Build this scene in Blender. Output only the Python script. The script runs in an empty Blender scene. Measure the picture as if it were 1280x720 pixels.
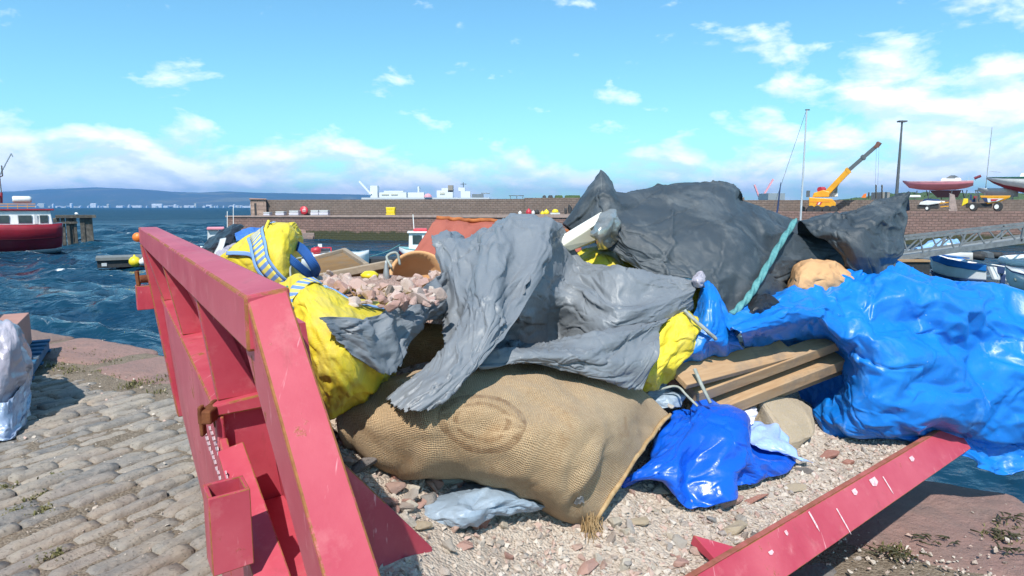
import bpy, bmesh, math, random
import numpy as np
from mathutils import Vector, Matrix, noise as mnoise

random.seed(7)
rng = np.random.default_rng(7)
R = math.radians
SC = bpy.context.scene
COL = SC.collection
CAM_H, FPX, PITCH = 1.6, 794.0, R(7.25)
CT, ST = math.cos(PITCH), math.sin(PITCH)

# ---------- measuring: a photo pixel (1280x720) and a distance give a point of the place
def ray(px, py):
    x, y = px - 640.0, py - 360.0
    fwd = FPX * CT - y * ST
    return x / fwd, (y * CT + FPX * ST) / fwd
def P(px, py, d):
    a, b = ray(px, py)
    return Vector((a * d, d, CAM_H - b * d))
def PZ(px, py, z):
    a, b = ray(px, py)
    return P(px, py, (CAM_H - z) / b)
def dist_on(py, z):
    return (CAM_H - z) / ray(640, py)[1]

# ---------- scene objects
def tag(o, label=None, cat=None, group=None, kind=None):
    if label: o['label'] = label
    if cat: o['category'] = cat
    if group: o['group'] = group
    if kind: o['kind'] = kind
    return o
def thing(name, label, cat, loc, group=None):
    o = bpy.data.objects.new(name, None)
    o.empty_display_size = 0.1
    COL.objects.link(o)
    o.location = loc
    return tag(o, label, cat, group)
def dup(o, parent=None):
    c = o.copy(); COL.objects.link(c)
    if parent is not None: c.parent = parent
    for ch in list(o.children): dup(ch, c)
    return c
def wloc(o):
    v = Vector(o.location)
    while o.parent is not None:
        o = o.parent; v = v + Vector(o.location)
    return v

class MB:
    def __init__(s): s.v = []; s.f = []; s.m = []; s.uv = {}
    def add(s, vs, fs, mi=0):
        b = len(s.v)
        s.v += [tuple(map(float, q)) for q in vs]
        s.f += [tuple(b + i for i in f) for f in fs]
        s.m += [mi] * len(fs)
        return s
    def hull(s, pts, mi=0):
        bm = bmesh.new()
        for p in pts: bm.verts.new(p)
        r = bmesh.ops.convex_hull(bm, input=bm.verts)
        loose = [v for v in bm.verts if not v.link_faces]
        if loose: bmesh.ops.delete(bm, geom=loose, context='VERTS')
        bmesh.ops.dissolve_limit(bm, angle_limit=0.01, verts=bm.verts, edges=bm.edges)
        bmesh.ops.recalc_face_normals(bm, faces=bm.faces)
        bm.verts.index_update()
        s.add([v.co[:] for v in bm.verts], [[v.index for v in f.verts] for f in bm.faces], mi)
        bm.free(); return s
    def box(s, c, d, rz=0.0, mi=0, M=None):
        hx, hy, hz = d[0] / 2, d[1] / 2, d[2] / 2
        c = Vector(c); Rm = Matrix.Rotation(rz, 3, 'Z') if M is None else M
        vs = [c + Rm @ Vector((x, y, z)) for x in (-hx, hx) for y in (-hy, hy) for z in (-hz, hz)]
        return s.add(vs, [(0, 1, 3, 2), (4, 6, 7, 5), (0, 4, 5, 1), (2, 3, 7, 6), (0, 2, 6, 4), (1, 5, 7, 3)], mi)
    def bar(s, a, b, w, h=None, up=(0, 0, 1), mi=0):
        a, b = Vector(a), Vector(b); h = h or w
        t = (b - a).normalized(); up = Vector(up)
        if abs(t.dot(up)) > .98: up = Vector((0, 1, 0))
        sx = t.cross(up).normalized(); uz = sx.cross(t)
        vs = [q + sx * (i * w / 2) + uz * (j * h / 2) for q in (a, b) for i, j in ((-1, -1), (1, -1), (1, 1), (-1, 1))]
        return s.add(vs, [(3, 2, 1, 0), (4, 5, 6, 7), (0, 1, 5, 4), (1, 2, 6, 5), (2, 3, 7, 6), (3, 0, 4, 7)], mi)
    def tube(s, pts, r, seg=8, mi=0, twist=0.0, lobes=0, lob=0.0):
        pts = [Vector(p) for p in pts]; n = len(pts); vs = []; prev = None
        for i, p in enumerate(pts):
            t = (pts[min(i + 1, n - 1)] - pts[max(i - 1, 0)]).normalized()
            if prev is None:
                ref = Vector((0, 0, 1)) if abs(t.z) < .9 else Vector((1, 0, 0))
                prev = t.cross(ref).normalized()
            prev = (prev - t * prev.dot(t)).normalized()
            bn = t.cross(prev)
            rr = r[i] if isinstance(r, (list, tuple)) else r
            for k in range(seg):
                an = 2 * math.pi * k / seg
                q = rr * (1 + lob * math.cos(lobes * an + twist * i)) if lobes else rr
                vs.append(p + prev * (math.cos(an) * q) + bn * (math.sin(an) * q))
        fs = [(i * seg + k, i * seg + (k + 1) % seg, (i + 1) * seg + (k + 1) % seg, (i + 1) * seg + k) for i in range(n - 1) for k in range(seg)]
        fs += [tuple(range(seg))[::-1], tuple((n - 1) * seg + k for k in range(seg))]
        return s.add(vs, fs, mi)
    def lathe(s, prof, c, seg=20, mi=0, M=None):
        c = Vector(c); vs = []
        for r, z in prof:
            for k in range(seg):
                an = 2 * math.pi * k / seg
                q = Vector((r * math.cos(an), r * math.sin(an), z))
                vs.append(c + (M @ q if M is not None else q))
        n = len(prof)
        fs = [(i * seg + k, i * seg + (k + 1) % seg, (i + 1) * seg + (k + 1) % seg, (i + 1) * seg + k) for i in range(n - 1) for k in range(seg)]
        fs += [tuple(range(seg))[::-1], tuple((n - 1) * seg + k for k in range(seg))]
        return s.add(vs, fs, mi)
    def prism(s, outline, off, mi=0):
        n = len(outline); off = Vector(off)
        a = [Vector(p) for p in outline]; b = [p + off for p in a]
        fs = [tuple(range(n)), tuple(range(2 * n - 1, n - 1, -1))] + [(i, n + i, n + (i + 1) % n, (i + 1) % n) for i in range(n)]
        return s.add(a + b, fs, mi)
    def grid(s, X, mi=0, uvs=None):
        n, m = X.shape[:2]
        b = len(s.v); fb = len(s.f)
        i, j = np.meshgrid(np.arange(n - 1), np.arange(m - 1), indexing='ij')
        q = np.stack([i * m + j, i * m + j + 1, (i + 1) * m + j + 1, (i + 1) * m + j], -1).reshape(-1, 4)
        s.add(X.reshape(-1, 3).tolist(), q.tolist(), mi)
        L0 = np.concatenate([[0], np.cumsum(np.linalg.norm(np.diff(X, axis=1), axis=2).mean(0))])
        L1 = np.concatenate([[0], np.cumsum(np.linalg.norm(np.diff(X, axis=0), axis=2).mean(1))])
        U = np.stack(np.broadcast_arrays(L0[None, :], L1[:, None]), -1).reshape(-1, 2)
        for k in range(n * m): s.uv[b + k] = U[k]
        return s
    def build(s, name, mats, parent=None, bevel=0, seg=2, smooth=False, recalc=True, solid=0, origin=None, bev_mat=-1, wn=False):
        co = np.array(s.v, dtype=float)
        if parent is not None: org = wloc(parent)
        elif origin is not None: org = Vector(origin)
        else:
            mn, mx = co.min(0), co.max(0)
            org = Vector(((mn[0] + mx[0]) / 2, (mn[1] + mx[1]) / 2, mn[2]))
        me = bpy.data.meshes.new(name)
        me.from_pydata([tuple(c) for c in (co - np.array(org))], [], s.f)
        if not isinstance(mats, (list, tuple)): mats = [mats]
        for m in mats: me.materials.append(m)
        me.polygons.foreach_set('material_index', s.m)
        if s.uv:
            ul = me.uv_layers.new(name='UVMap')
            vi = np.empty(len(me.loops), dtype=np.int32); me.loops.foreach_get('vertex_index', vi)
            arr = np.zeros((len(s.v), 2))
            for k, q in s.uv.items(): arr[k] = q
            ul.data.foreach_set('uv', arr[vi].reshape(-1))
        if recalc:
            bm = bmesh.new(); bm.from_mesh(me)
            bmesh.ops.recalc_face_normals(bm, faces=bm.faces)
            bm.to_mesh(me); bm.free()
        if smooth: me.polygons.foreach_set('use_smooth', [True] * len(me.polygons))
        me.update()
        o = bpy.data.objects.new(name, me); COL.objects.link(o)
        if parent is not None: o.parent = parent
        else: o.location = org
        if solid:
            md = o.modifiers.new('Thickness', 'SOLIDIFY'); md.thickness = solid; md.offset = 0
        if bevel:
            md = o.modifiers.new('Bevel', 'BEVEL'); md.width = bevel; md.segments = seg
            md.limit_method = 'ANGLE'; md.angle_limit = R(35)
            if bev_mat >= 0: md.material = bev_mat
            if seg > 1: md.harden_normals = False
        return o

# ---------- cloth: control points -> fine sheet -> relaxed with spare length so that it buckles into folds
def cr_matrix(n_out, n_in):
    W = np.zeros((n_out, n_in))
    for k in range(n_out):
        t = k / (n_out - 1) * (n_in - 1); i = min(int(t), n_in - 2); f = t - i
        w = [-.5 * f + f * f - .5 * f ** 3, 1 - 2.5 * f * f + 1.5 * f ** 3, .5 * f + 2 * f * f - 1.5 * f ** 3, -.5 * f * f + .5 * f ** 3]
        for q, ww in zip((i - 1, i, i + 1, i + 2), w):
            if q < 0: W[k, 0] += 2 * ww; W[k, min(1, n_in - 1)] -= ww
            elif q > n_in - 1: W[k, n_in - 1] += 2 * ww; W[k, n_in - 2] -= ww
            else: W[k, q] += ww
    return W
def resample(X, n, m):
    A, B = cr_matrix(n, X.shape[0]), cr_matrix(m, X.shape[1])
    return np.einsum('ij,jkc,lk->ilc', A, X, B)
def normals(X):
    du = np.gradient(X, axis=0); dv = np.gradient(X, axis=1)
    n = np.cross(du, dv); return n / (np.linalg.norm(n, axis=2, keepdims=True) + 1e-9)
def smooth_noise(n, m, k, g, k1=None):
    c = g.standard_normal((max(4, n // k + 3), max(4, m // (k1 or k) + 3)))
    return resample(c[..., None], n, m)[..., 0]
def relax(X0, s0, s1, iters=120, kgoal=.03, kbend=.15, amp=.006, k=3, seed=1, edge_goal=None, grav=0.0, diag=None, amp1=0.0):
    g = np.random.default_rng(seed)
    X = X0.copy(); n, m = X.shape[:2]
    ka, kb_ = (k * 12, k) if s1 > s0 + .03 else ((k, k * 12) if s0 > s1 + .03 else (k, k))
    f_ = np.clip(1 + .75 * smooth_noise(n, m, max(4, n // 3), g, max(4, m // 3)), 0, 2.4); v0, v1 = 1 + (s0 - 1) * f_, 1 + (s1 - 1) * f_
    X += normals(X) * (smooth_noise(n, m, ka, g, kb_) * amp + g.standard_normal((n, m)) * amp1)[..., None]
    l0 = np.linalg.norm(X0[1:] - X0[:-1], axis=2) * v0[1:]
    l1 = np.linalg.norm(X0[:, 1:] - X0[:, :-1], axis=2) * v1[:, 1:]
    e0 = (X0[1:, :-1] - X0[:-1, :-1]) * v0[1:, :-1, None]; e1 = (X0[:-1, 1:] - X0[:-1, :-1]) * v1[:-1, 1:, None]
    ld = np.linalg.norm(e0 + e1, axis=2); le = np.linalg.norm(e1 - e0, axis=2)
    b0 = np.linalg.norm(X0[2:] - X0[:-2], axis=2) * v0[2:]
    b1 = np.linalg.norm(X0[:, 2:] - X0[:, :-2], axis=2) * v1[:, 2:]
    G = np.full((n, m, 1), kgoal)
    eg = edge_goal if edge_goal is not None else min(.3, kgoal * 2)
    G[0] = G[-1] = eg; G[:, 0] = G[:, -1] = eg
    def proj(a, b, L, kk):
        d = b - a; l = np.linalg.norm(d, axis=2) + 1e-9
        c = d * ((l - L) / l * .5 * kk)[..., None]
        a += c; b -= c
    for it in range(iters):
        if kbend and it < iters * .8:
            for st in (4, 7):
                if n > 2 * st + 2: proj(X[:-st], X[st:], np.linalg.norm(X0[st:] - X0[:-st], axis=2) * s0, .06)
                if m > 2 * st + 2: proj(X[:, :-st], X[:, st:], np.linalg.norm(X0[:, st:] - X0[:, :-st], axis=2) * s1, .06)
        for p in (0, 1):
            proj(X[p:-1:2][:len(X[p + 1::2])], X[p + 1::2], l0[p::2], 1)
            proj(X[:, p:-1:2][:, :X[:, p + 1::2].shape[1]], X[:, p + 1::2], l1[:, p::2], 1)
            proj(X[p:-1:2, :-1], X[p + 1::2, 1:], ld[p::2], .5)
            proj(X[p:-1:2, 1:], X[p + 1::2, :-1], le[p::2], .5)
        if kbend:
            for p in (0, 1, 2, 3):
                q = X[p + 2::4]; proj(X[p:-2:4][:len(q)], q, b0[p::4][:len(q)], kbend)
                q = X[:, p + 2::4]; proj(X[:, p:-2:4][:, :q.shape[1]], q, b1[:, p::4][:, :q.shape[1]], kbend)
        X += (X0 - X) * G
        if grav: X[..., 2] -= grav
    return X
def ctrl(rows): return np.array([[P(*c) for c in r] for r in rows])
def creases(X, cnt, ang=0.0, spread=.6, ln=(.08, .35), wd=(.008, .03), ht=(.004, .012), seed=1, up=.6):
    """sharp folds: tent-shaped ridges and valleys along short lines, laid into the sheet along its normals"""
    g = np.random.default_rng(seed); n, m = X.shape[:2]
    U = np.concatenate([[0], np.cumsum(np.linalg.norm(np.diff(X, axis=1), axis=2).mean(0))])[None, :] * np.ones((n, 1))
    V = np.concatenate([[0], np.cumsum(np.linalg.norm(np.diff(X, axis=0), axis=2).mean(1))])[:, None] * np.ones((1, m))
    # wander, so that no fold is a ruler line
    U2 = U + smooth_noise(n, m, 9, g) * .012; V2 = V + smooth_noise(n, m, 9, g) * .012
    H = np.zeros((n, m)); W_, H_ = U.max(), V.max()
    for k in range(cnt):
        a = ang + g.normal(0, spread); c, s_ = math.cos(a), math.sin(a)
        pu, pv = g.uniform(-.05, 1.05) * W_, g.uniform(-.05, 1.05) * H_
        t_ = (U2 - pu) * c + (V2 - pv) * s_; q = -(U2 - pu) * s_ + (V2 - pv) * c
        l = ln[0] + (ln[1] - ln[0]) * g.random() ** 1.6; r = g.random()
        w_ = wd[0] + (wd[1] - wd[0]) * r ** 1.3; hh = ht[0] + (ht[1] - ht[0]) * r ** 1.1 * g.uniform(.5, 1)
        q = q + g.normal(0, .5) * t_ * t_ / max(l, .1)
        env = np.clip(1 - (t_ / l) ** 2, 0, 1)
        w1 = w_ * (.35 + .65 * env) * np.where(q > 0, g.uniform(.6, 1.8), g.uniform(.6, 1.8))
        H += (1 if g.random() < up else -1) * hh * env * np.clip(1 - np.abs(q) / w1, 0, 1)
    return X + normals(X) * H[..., None]
def facets(X, cu, cv, amp, rot=0.0, seed=1, warp=.35):
    """crumpled film: flat facets that meet in sharp ridges (a warped lattice of random heights, joined by straight triangles)"""
    g = np.random.default_rng(seed); n, m = X.shape[:2]
    U = np.concatenate([[0], np.cumsum(np.linalg.norm(np.diff(X, axis=1), axis=2).mean(0))])[None, :] * np.ones((n, 1))
    V = np.concatenate([[0], np.cumsum(np.linalg.norm(np.diff(X, axis=0), axis=2).mean(1))])[:, None] * np.ones((1, m))
    c, s_ = math.cos(rot), math.sin(rot)
    a = (U * c + V * s_) / cu; b = (-U * s_ + V * c) / cv
    k0, k1 = max(3, int(n / 7)), max(3, int(m / 7))
    a = a + smooth_noise(n, m, k0, g, k1) * warp; b = b + smooth_noise(n, m, k0, g, k1) * warp
    a = a - a.min() + 1; b = b - b.min() + 1
    T = g.standard_normal((int(a.max()) + 3, int(b.max()) + 3))
    i, j = a.astype(int), b.astype(int); fx, fy = a - i, b - j
    h00, h10, h01, h11 = T[i, j], T[i + 1, j], T[i, j + 1], T[i + 1, j + 1]
    H = np.where(fx > fy, h00 + (h10 - h00) * fx + (h11 - h10) * fy, h00 + (h01 - h00) * fy + (h11 - h01) * fx)
    return X + normals(X) * (H * amp)[..., None]
def facet_up(X, n, m, g, jit=.28):
    """refine a coarse sheet into flat triangles: panels that meet in straight creases"""
    a, b = X.shape[:2]; Y = X.copy()
    ju, jv = g.uniform(-jit, jit, (a, b, 1)), g.uniform(-jit, jit, (a, b, 1)); ju[0] = ju[-1] = 0; jv[:, 0] = jv[:, -1] = 0
    Y = Y + np.gradient(X, axis=0) * ju + np.gradient(X, axis=1) * jv
    u = np.linspace(0, a - 1, n)[:, None] * np.ones((1, m)); v = np.linspace(0, b - 1, m)[None] * np.ones((n, 1))
    i, j = np.minimum(u.astype(int), a - 2), np.minimum(v.astype(int), b - 2); fu, fv = (u - i)[..., None], (v - j)[..., None]
    A, B, C, D = Y[i, j], Y[i + 1, j], Y[i, j + 1], Y[i + 1, j + 1]
    d1 = np.where(fu > fv, A + (B - A) * fu + (D - B) * fv, A + (C - A) * fv + (D - C) * fu)
    gu = 1 - fu
    d2 = np.where(gu > fv, B + (A - B) * gu + (C - A) * fv, B + (D - B) * fv + (C - D) * gu)
    s_ = (g.random((a, b)) < .5)[i, j][..., None]
    return np.where(s_, d1, d2)
def blur(X, it):
    Y = X.copy()
    for _ in range(it):
        P_ = np.pad(Y, ((1, 1), (1, 1), (0, 0)), mode='reflect', reflect_type='odd')
        Y = (P_[:-2, 1:-1] + P_[2:, 1:-1] + P_[1:-1, :-2] + P_[1:-1, 2:] + 2 * Y) / 6
    return Y
def ridged(X, k=.8, it=40, keep=.6):
    """fold the soft swell of a sheet over along its midlines, so that taut sharp ridges run between hollows"""
    S = blur(X, it); N = normals(S); N = N * np.sign((N * (np.array([0, 0, CAM_H]) - S)).sum(2).mean() + 1e-9); hh = ((X - S) * N).sum(2)
    return S + (X - S) - N * ((1 - keep) * hh + k * np.abs(hh))[..., None] * 1.0
def sheet(rows, n, m, s0=1.08, s1=1.08, seed=1, coarse=4.6, kg=.02, kb=.25, amp=.02, it=110, cr=None, cr2=None, fc=(), st=None, soft=1, cub=()):
    """control points -> sheet; each stage relaxes the sheet at one fineness with spare length along its rows and columns"""
    C = rows if isinstance(rows, np.ndarray) else ctrl(rows)
    if n * m < 4000: n, m = int(n * 1.5), int(m * 1.5)
    if st is None: st = [(max(5.5, coarse), s0, s1, it, .012, .12, amp), (2.8, 1.04, 1.05, 60, .05, .1, .006)]
    X = C; g = np.random.default_rng(seed + 5)
    for k, (co, a0, a1, nit, kg_, kb_, am) in enumerate(st):
        a, b = max(9, int(n / co)), max(9, int(m / co))
        X = resample(X, a, b) if k == 0 or k in cub else blur(facet_up(X, a, b, g), 1)
        X = relax(X, a0, a1, nit, kg_, kb_, am, 3, seed + 7 * k)
    X = blur(facet_up(X, n, m, g), soft)
    area = np.linalg.norm(X[-1] - X[0], axis=1).mean() * np.linalg.norm(X[:, -1] - X[:, 0], axis=1).mean(); q = math.sqrt(area)
    if cr is None: cr = dict(cnt=10, ang=.5, spread=1.0, ln=(.12 * q, .6 * q), wd=(.015 * q, .06 * q), ht=(.006 * q, .025 * q))
    if cr.get('cnt', 0): X = creases(X, seed=seed + 9, **cr)
    if cr2 and cr2.get('cnt', 0): X = creases(X, seed=seed + 19, **cr2)
    for k, (cu, cv, a_, ro) in enumerate(fc): X = facets(X, cu, cv, a_, ro, seed + 31 + k)
    return X
def rag(X, seed, side, amp=.02, k=4):
    """move one border of a sheet in and out so that it looks torn"""
    g = np.random.default_rng(seed)
    Y = {'top': X, 'bottom': X[::-1], 'left': X.transpose(1, 0, 2), 'right': X.transpose(1, 0, 2)[::-1]}[side]
    m = Y.shape[1]
    nz = np.abs(np.repeat(g.standard_normal(m // k + 1), k)[:m] * .6 + g.standard_normal(m) * .5)
    d = Y[3] - Y[0]; d = d / (np.linalg.norm(d, axis=1, keepdims=True) + 1e-9)
    for r, w in ((0, 1.), (1, .66), (2, .33)): Y[r] += d * (nz * amp * w)[:, None]
    return X

# ---------- materials
MATS = {}
class NT:
    def __init__(s, nt): s.nt = nt
    def n(s, t, **kw):
        nd = s.nt.nodes.new(t)
        for k, v in kw.items():
            if k in nd.inputs.keys(): nd.inputs[k].default_value = v
            else: setattr(nd, k, v)
        return nd
    def l(s, a, b): s.nt.links.new(a, b)
    def ramp(s, src, stops, interp='LINEAR'):
        r = s.n('ShaderNodeValToRGB'); r.color_ramp.interpolation = interp
        e = r.color_ramp.elements
        while len(e) > 1: e.remove(e[-1])
        for i, (p, c) in enumerate(stops):
            q = e[0] if i == 0 else e.new(p)
            q.position = p
            c = (c, c, c) if isinstance(c, (int, float)) else c
            q.color = (*c[:3], 1)
        s.l(src, r.inputs[0]); return r.outputs[0]
    def math(s, op, a, b=None, clamp=False):
        nd = s.n('ShaderNodeMath', operation=op); nd.use_clamp = clamp
        for i, q in enumerate((a, b)):
            if q is None: continue
            if isinstance(q, (int, float)): nd.inputs[i].default_value = q
            else: s.l(q, nd.inputs[i])
        return nd.outputs[0]
    def mix(s, f, a, b, mode='MIX'):
        nd = s.n('ShaderNodeMix', data_type='RGBA', blend_type=mode)
        for i, q in ((0, f), (6, a), (7, b)):
            if isinstance(q, (int, float)): nd.inputs[i].default_value = q
            elif isinstance(q, tuple): nd.inputs[i].default_value = (*q[:3], 1)
            else: s.l(q, nd.inputs[i])
        return nd.outputs[2]
    def noise(s, vec, scale, detail=4, rough=.55, dist=0.0, out=0, kind=None):
        nd = s.n('ShaderNodeTexNoise', Scale=scale, Detail=detail, Roughness=rough, Distortion=dist)
        if kind: nd.noise_type = kind
        if vec is not None: s.l(vec, nd.inputs['Vector'])
        return nd.outputs[out]
    def voro(s, vec, scale, feature='F1', out=0, **kw):
        nd = s.n('ShaderNodeTexVoronoi', feature=feature, Scale=scale, **kw)
        if vec is not None: s.l(vec, nd.inputs['Vector'])
        return nd.outputs[out]
    def map(s, vec, scale=(1, 1, 1), rot=(0, 0, 0), loc=(0, 0, 0)):
        nd = s.n('ShaderNodeMapping'); nd.inputs['Scale'].default_value = scale
        nd.inputs['Rotation'].default_value = rot; nd.inputs['Location'].default_value = loc
        s.l(vec, nd.inputs['Vector']); return nd.outputs[0]
    def bump(s, h, strength=.3, dist=.01, normal=None):
        nd = s.n('ShaderNodeBump', Strength=strength, Distance=dist)
        s.l(h, nd.inputs['Height'])
        if normal is not None: s.l(normal, nd.inputs['Normal'])
        return nd.outputs[0]
def newmat(name):
    m = bpy.data.materials.new(name); m.use_nodes = True
    t = NT(m.node_tree); b = m.node_tree.nodes['Principled BSDF']
    tc = t.n('ShaderNodeTexCoord')
    MATS[name] = m
    return m, t, b, tc
def setp(t, b, **kw):
    nm = {'col': 'Base Color', 'rough': 'Roughness', 'metal': 'Metallic', 'spec': 'Specular IOR Level', 'normal': 'Normal', 'coat': 'Coat Weight', 'trans': 'Transmission Weight', 'alpha': 'Alpha', 'sheen': 'Sheen Weight'}
    for k, v in kw.items():
        i = b.inputs[nm[k]]
        if isinstance(v, (int, float)): i.default_value = v
        elif isinstance(v, tuple): i.default_value = (*v[:3], 1)
        else: t.l(v, i)
def plain(name, col, col2=None, scale=6.0, rough=.6, bump=.15, bscale=40.0, bdist=.004, metal=0.0, spec=.5, lo=.35, hi=.65, coat=0.0, dirt=None, dirt_scale=2.5, dirt_lo=.55, dirt_hi=.7):
    m, t, b, tc = newmat(name)
    v = tc.outputs['Object']
    c2 = col2 or tuple(x * .78 for x in col)
    f = t.ramp(t.noise(v, scale, 5, .6), [(lo, 0.), (hi, 1.)])
    c = t.mix(f, col, c2)
    if dirt is not None:
        df = t.ramp(t.noise(v, dirt_scale, 6, .65, .4), [(dirt_lo, 0.), (dirt_hi, 1.)])
        c = t.mix(df, c, dirt)
    nz = t.noise(v, bscale, 4, .6)
    setp(t, b, col=c, rough=t.math('ADD', t.math('MULTIPLY', nz, .2), rough - .1), metal=metal, spec=spec, coat=coat)
    if bump: setp(t, b, normal=t.bump(nz, bump, bdist))
    return m
# ---------- materials of the place
def mat_skip(name, chipped=False):
    m, t, b, tc = newmat(name); v = tc.outputs['Object']
    big = t.noise(v, 3.2, 5, .6); fine = t.noise(v, 38, 5, .65); scr = t.noise(t.map(v, (60, 4, 9), (.3, .2, .4)), 1.0, 4, .6)
    c = t.mix(t.ramp(big, [(.35, 0.), (.68, 1.)]), (.40, .042, .070), (.50, .092, .120))
    c = t.mix(t.ramp(t.noise(v, 11, 6, .7), [(.55, 0.), (.75, .55)]), c, (.56, .18, .19))
    c = t.mix(t.ramp(scr, [(.66, 0.), (.72, .6)]), c, (.75, .38, .40))
    grime = t.ramp(t.noise(t.map(v, (3, 3, .8)), 2.4, 6, .7, .5), [(.58, 0.), (.75, .55)])
    c = t.mix(grime, c, (.20, .05, .045))
    lo, hi = (.445, .50) if chipped else (.605, .64)
    rf = t.ramp(t.mix(.45, big, t.noise(v, 26 if chipped else 17, 6, .75)), [(lo, 0.), (hi, 1.)])
    rust = t.mix(t.noise(v, 60, 4, .7), (.10, .028, .012), (.42, .17, .05))
    c = t.mix(rf, c, rust)
    setp(t, b, col=c, rough=t.math('ADD', t.math('MULTIPLY', rf, .35), .43), spec=.38)
    sz = t.noise(t.map(v, (26, 26, 1.6)), 1.0, 4, .6)
    c = t.mix(t.math('MULTIPLY', t.ramp(sz, [(.60, 0.), (.72, .6)]), t.ramp(big, [(.42, 0.), (.58, 1.)])), c, (.24, .085, .05))
    c = t.mix(t.ramp(t.noise(v, 70, 3, .6), [(.70, 0.), (.74, .6)]), c, (.74, .45, .45))
    c = t.mix(t.ramp(t.noise(v, 1.7, 7, .72, .8), [(.50, 0.), (.70, .45)]), c, (.52, .27, .25))
    hgt = t.math('ADD', t.math('MULTIPLY', fine, .5), t.math('MULTIPLY', rf, .9))
    setp(t, b, normal=t.bump(hgt, .22, .004))
    return m
M_SKIP = mat_skip('red skip paint'); M_CHIP = mat_skip('chipped red paint', True)
SKIPM = [M_SKIP, M_CHIP]
M_LIP = plain('rust worn lip', (.20, .075, .04), (.36, .10, .09), 16, .8, .4, 60, .004, spec=.25)
M_RUST = plain('rusty steel', (.10, .032, .018), (.20, .075, .03), 22, .85, .5, 55, .006, spec=.2)
M_WHITE_SCUFF = plain('worn white paint', (.75, .62, .63), (.62, .30, .33), 90, .6, .1)

def mat_tarp(name, col, col2, rough, bstr, bscale, spec=.5, weave=0.0, dust=None, dustlo=.55, wh=None, coat=0.0, trans=0.0, crease=.5):
    m, t, b, tc = newmat(name); v = tc.outputs['Object']
    c = t.mix(t.ramp(t.noise(v, 3, 5, .6), [(.3, 0.), (.7, 1.)]), col, col2)
    if dust: c = t.mix(t.ramp(t.noise(v, 5, 7, .7, .6), [(dustlo, 0.), (dustlo + .2, .75)]), c, dust)
    if wh:
        w1 = t.ramp(t.voro(t.mix(.12, v, t.noise(v, 9, 4, .6, out=1)), 5.5, 'DISTANCE_TO_EDGE'), [(.0, 1.), (.035, 0.)])
        w2 = t.ramp(t.noise(v, 4.0, 5, .6), [(.58, 0.), (.72, .5)])
        c = t.mix(t.math('MULTIPLY', w1, w2), c, wh)
        sp = t.ramp(t.noise(v, 55, 3, .5), [(.72, 0.), (.76, .5)])
        c = t.mix(sp, c, wh)
    # small creases: folded, faceted film
    d1 = t.math('ABSOLUTE', t.math('SUBTRACT', t.noise(v, bscale * .8, 2, .5, .6), .5))
    d3 = t.math('ABSOLUTE', t.math('SUBTRACT', t.noise(v, bscale * 2.1, 3, .5, .8), .5))
    d2 = t.noise(v, bscale * 1.6, 5, .62, .6)
    hgt = t.math('ADD', t.math('ADD', t.math('MULTIPLY', d1, -2.2 * crease), t.math('MULTIPLY', d3, -1.1 * crease)), t.math('MULTIPLY', d2, .55))
    nrm = t.bump(hgt, bstr, .02)
    if weave:
        uv = tc.outputs['UV']
        wx = t.n('ShaderNodeTexWave', Scale=weave, Distortion=.3); t.l(uv, wx.inputs['Vector'])
        wy = t.n('ShaderNodeTexWave', Scale=weave, Distortion=.3, bands_direction='Y'); t.l(uv, wy.inputs['Vector'])
        nrm = t.bump(t.math('MULTIPLY', wx.outputs[1], wy.outputs[1]), .25, .002, nrm)
    rv = t.math('ADD', t.math('MULTIPLY', t.noise(v, 20, 4, .6), .25), rough - .12)
    setp(t, b, col=c, rough=rv, spec=spec, normal=nrm, coat=coat)
    return m
M_GREY = mat_tarp('grey plastic tarpaulin', (.155, .172, .196), (.19, .208, .23), .48, .22, 18, .5, dust=(.33, .32, .30), dustlo=.64)
M_GREYSCRAP = mat_tarp('blue grey plastic film', (.24, .31, .39), (.30, .37, .45), .4, .25, 16, .5)
M_DARK = mat_tarp('charcoal canvas cover', (.030, .041, .052), (.054, .068, .082), .5, .20, 7, .45, dust=(.13, .145, .155), dustlo=.5, weave=600, crease=.2)
M_BLUE = mat_tarp('blue polythene tarpaulin', (.004, .14, .53), (.006, .19, .64), .40, .20, 9, .5, dust=(.10, .30, .62), dustlo=.56, wh=(.45, .62, .85), crease=.5)
M_BLUE2 = mat_tarp('deep blue polythene', (.004, .075, .50), (.005, .105, .60), .3, .2, 10, .5, crease=.5)
M_BLUECLEAR = mat_tarp('pale blue film', (.25, .38, .72), (.40, .52, .80), .3, .3, 16, .5)
M_LILAC = mat_tarp('pale lilac plastic bag', (.62, .60, .70), (.72, .70, .76), .35, .3, 24, .5)
M_WRAP = mat_tarp('clear wrapping film', (.33, .30, .35), (.46, .44, .50), .22, .4, 14, .6)
M_WRAPBLUE = mat_tarp('bluish wrapping film', (.20, .28, .42), (.36, .42, .54), .22, .4, 16, .6)
M_REDTARP = mat_tarp('red brown canvas', (.30, .085, .065), (.38, .12, .085), .75, .2, 8, .2, dust=(.42, .2, .15), dustlo=.6, weave=500, crease=.2)
M_TAN = mat_tarp('tan canvas', (.55, .30, .14), (.62, .38, .20), .8, .25, 12, .2, weave=300, crease=.2)
M_BLACKFILM = mat_tarp('black plastic', (.012, .013, .016), (.02, .02, .024), .4, .35, 14, .5)

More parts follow.
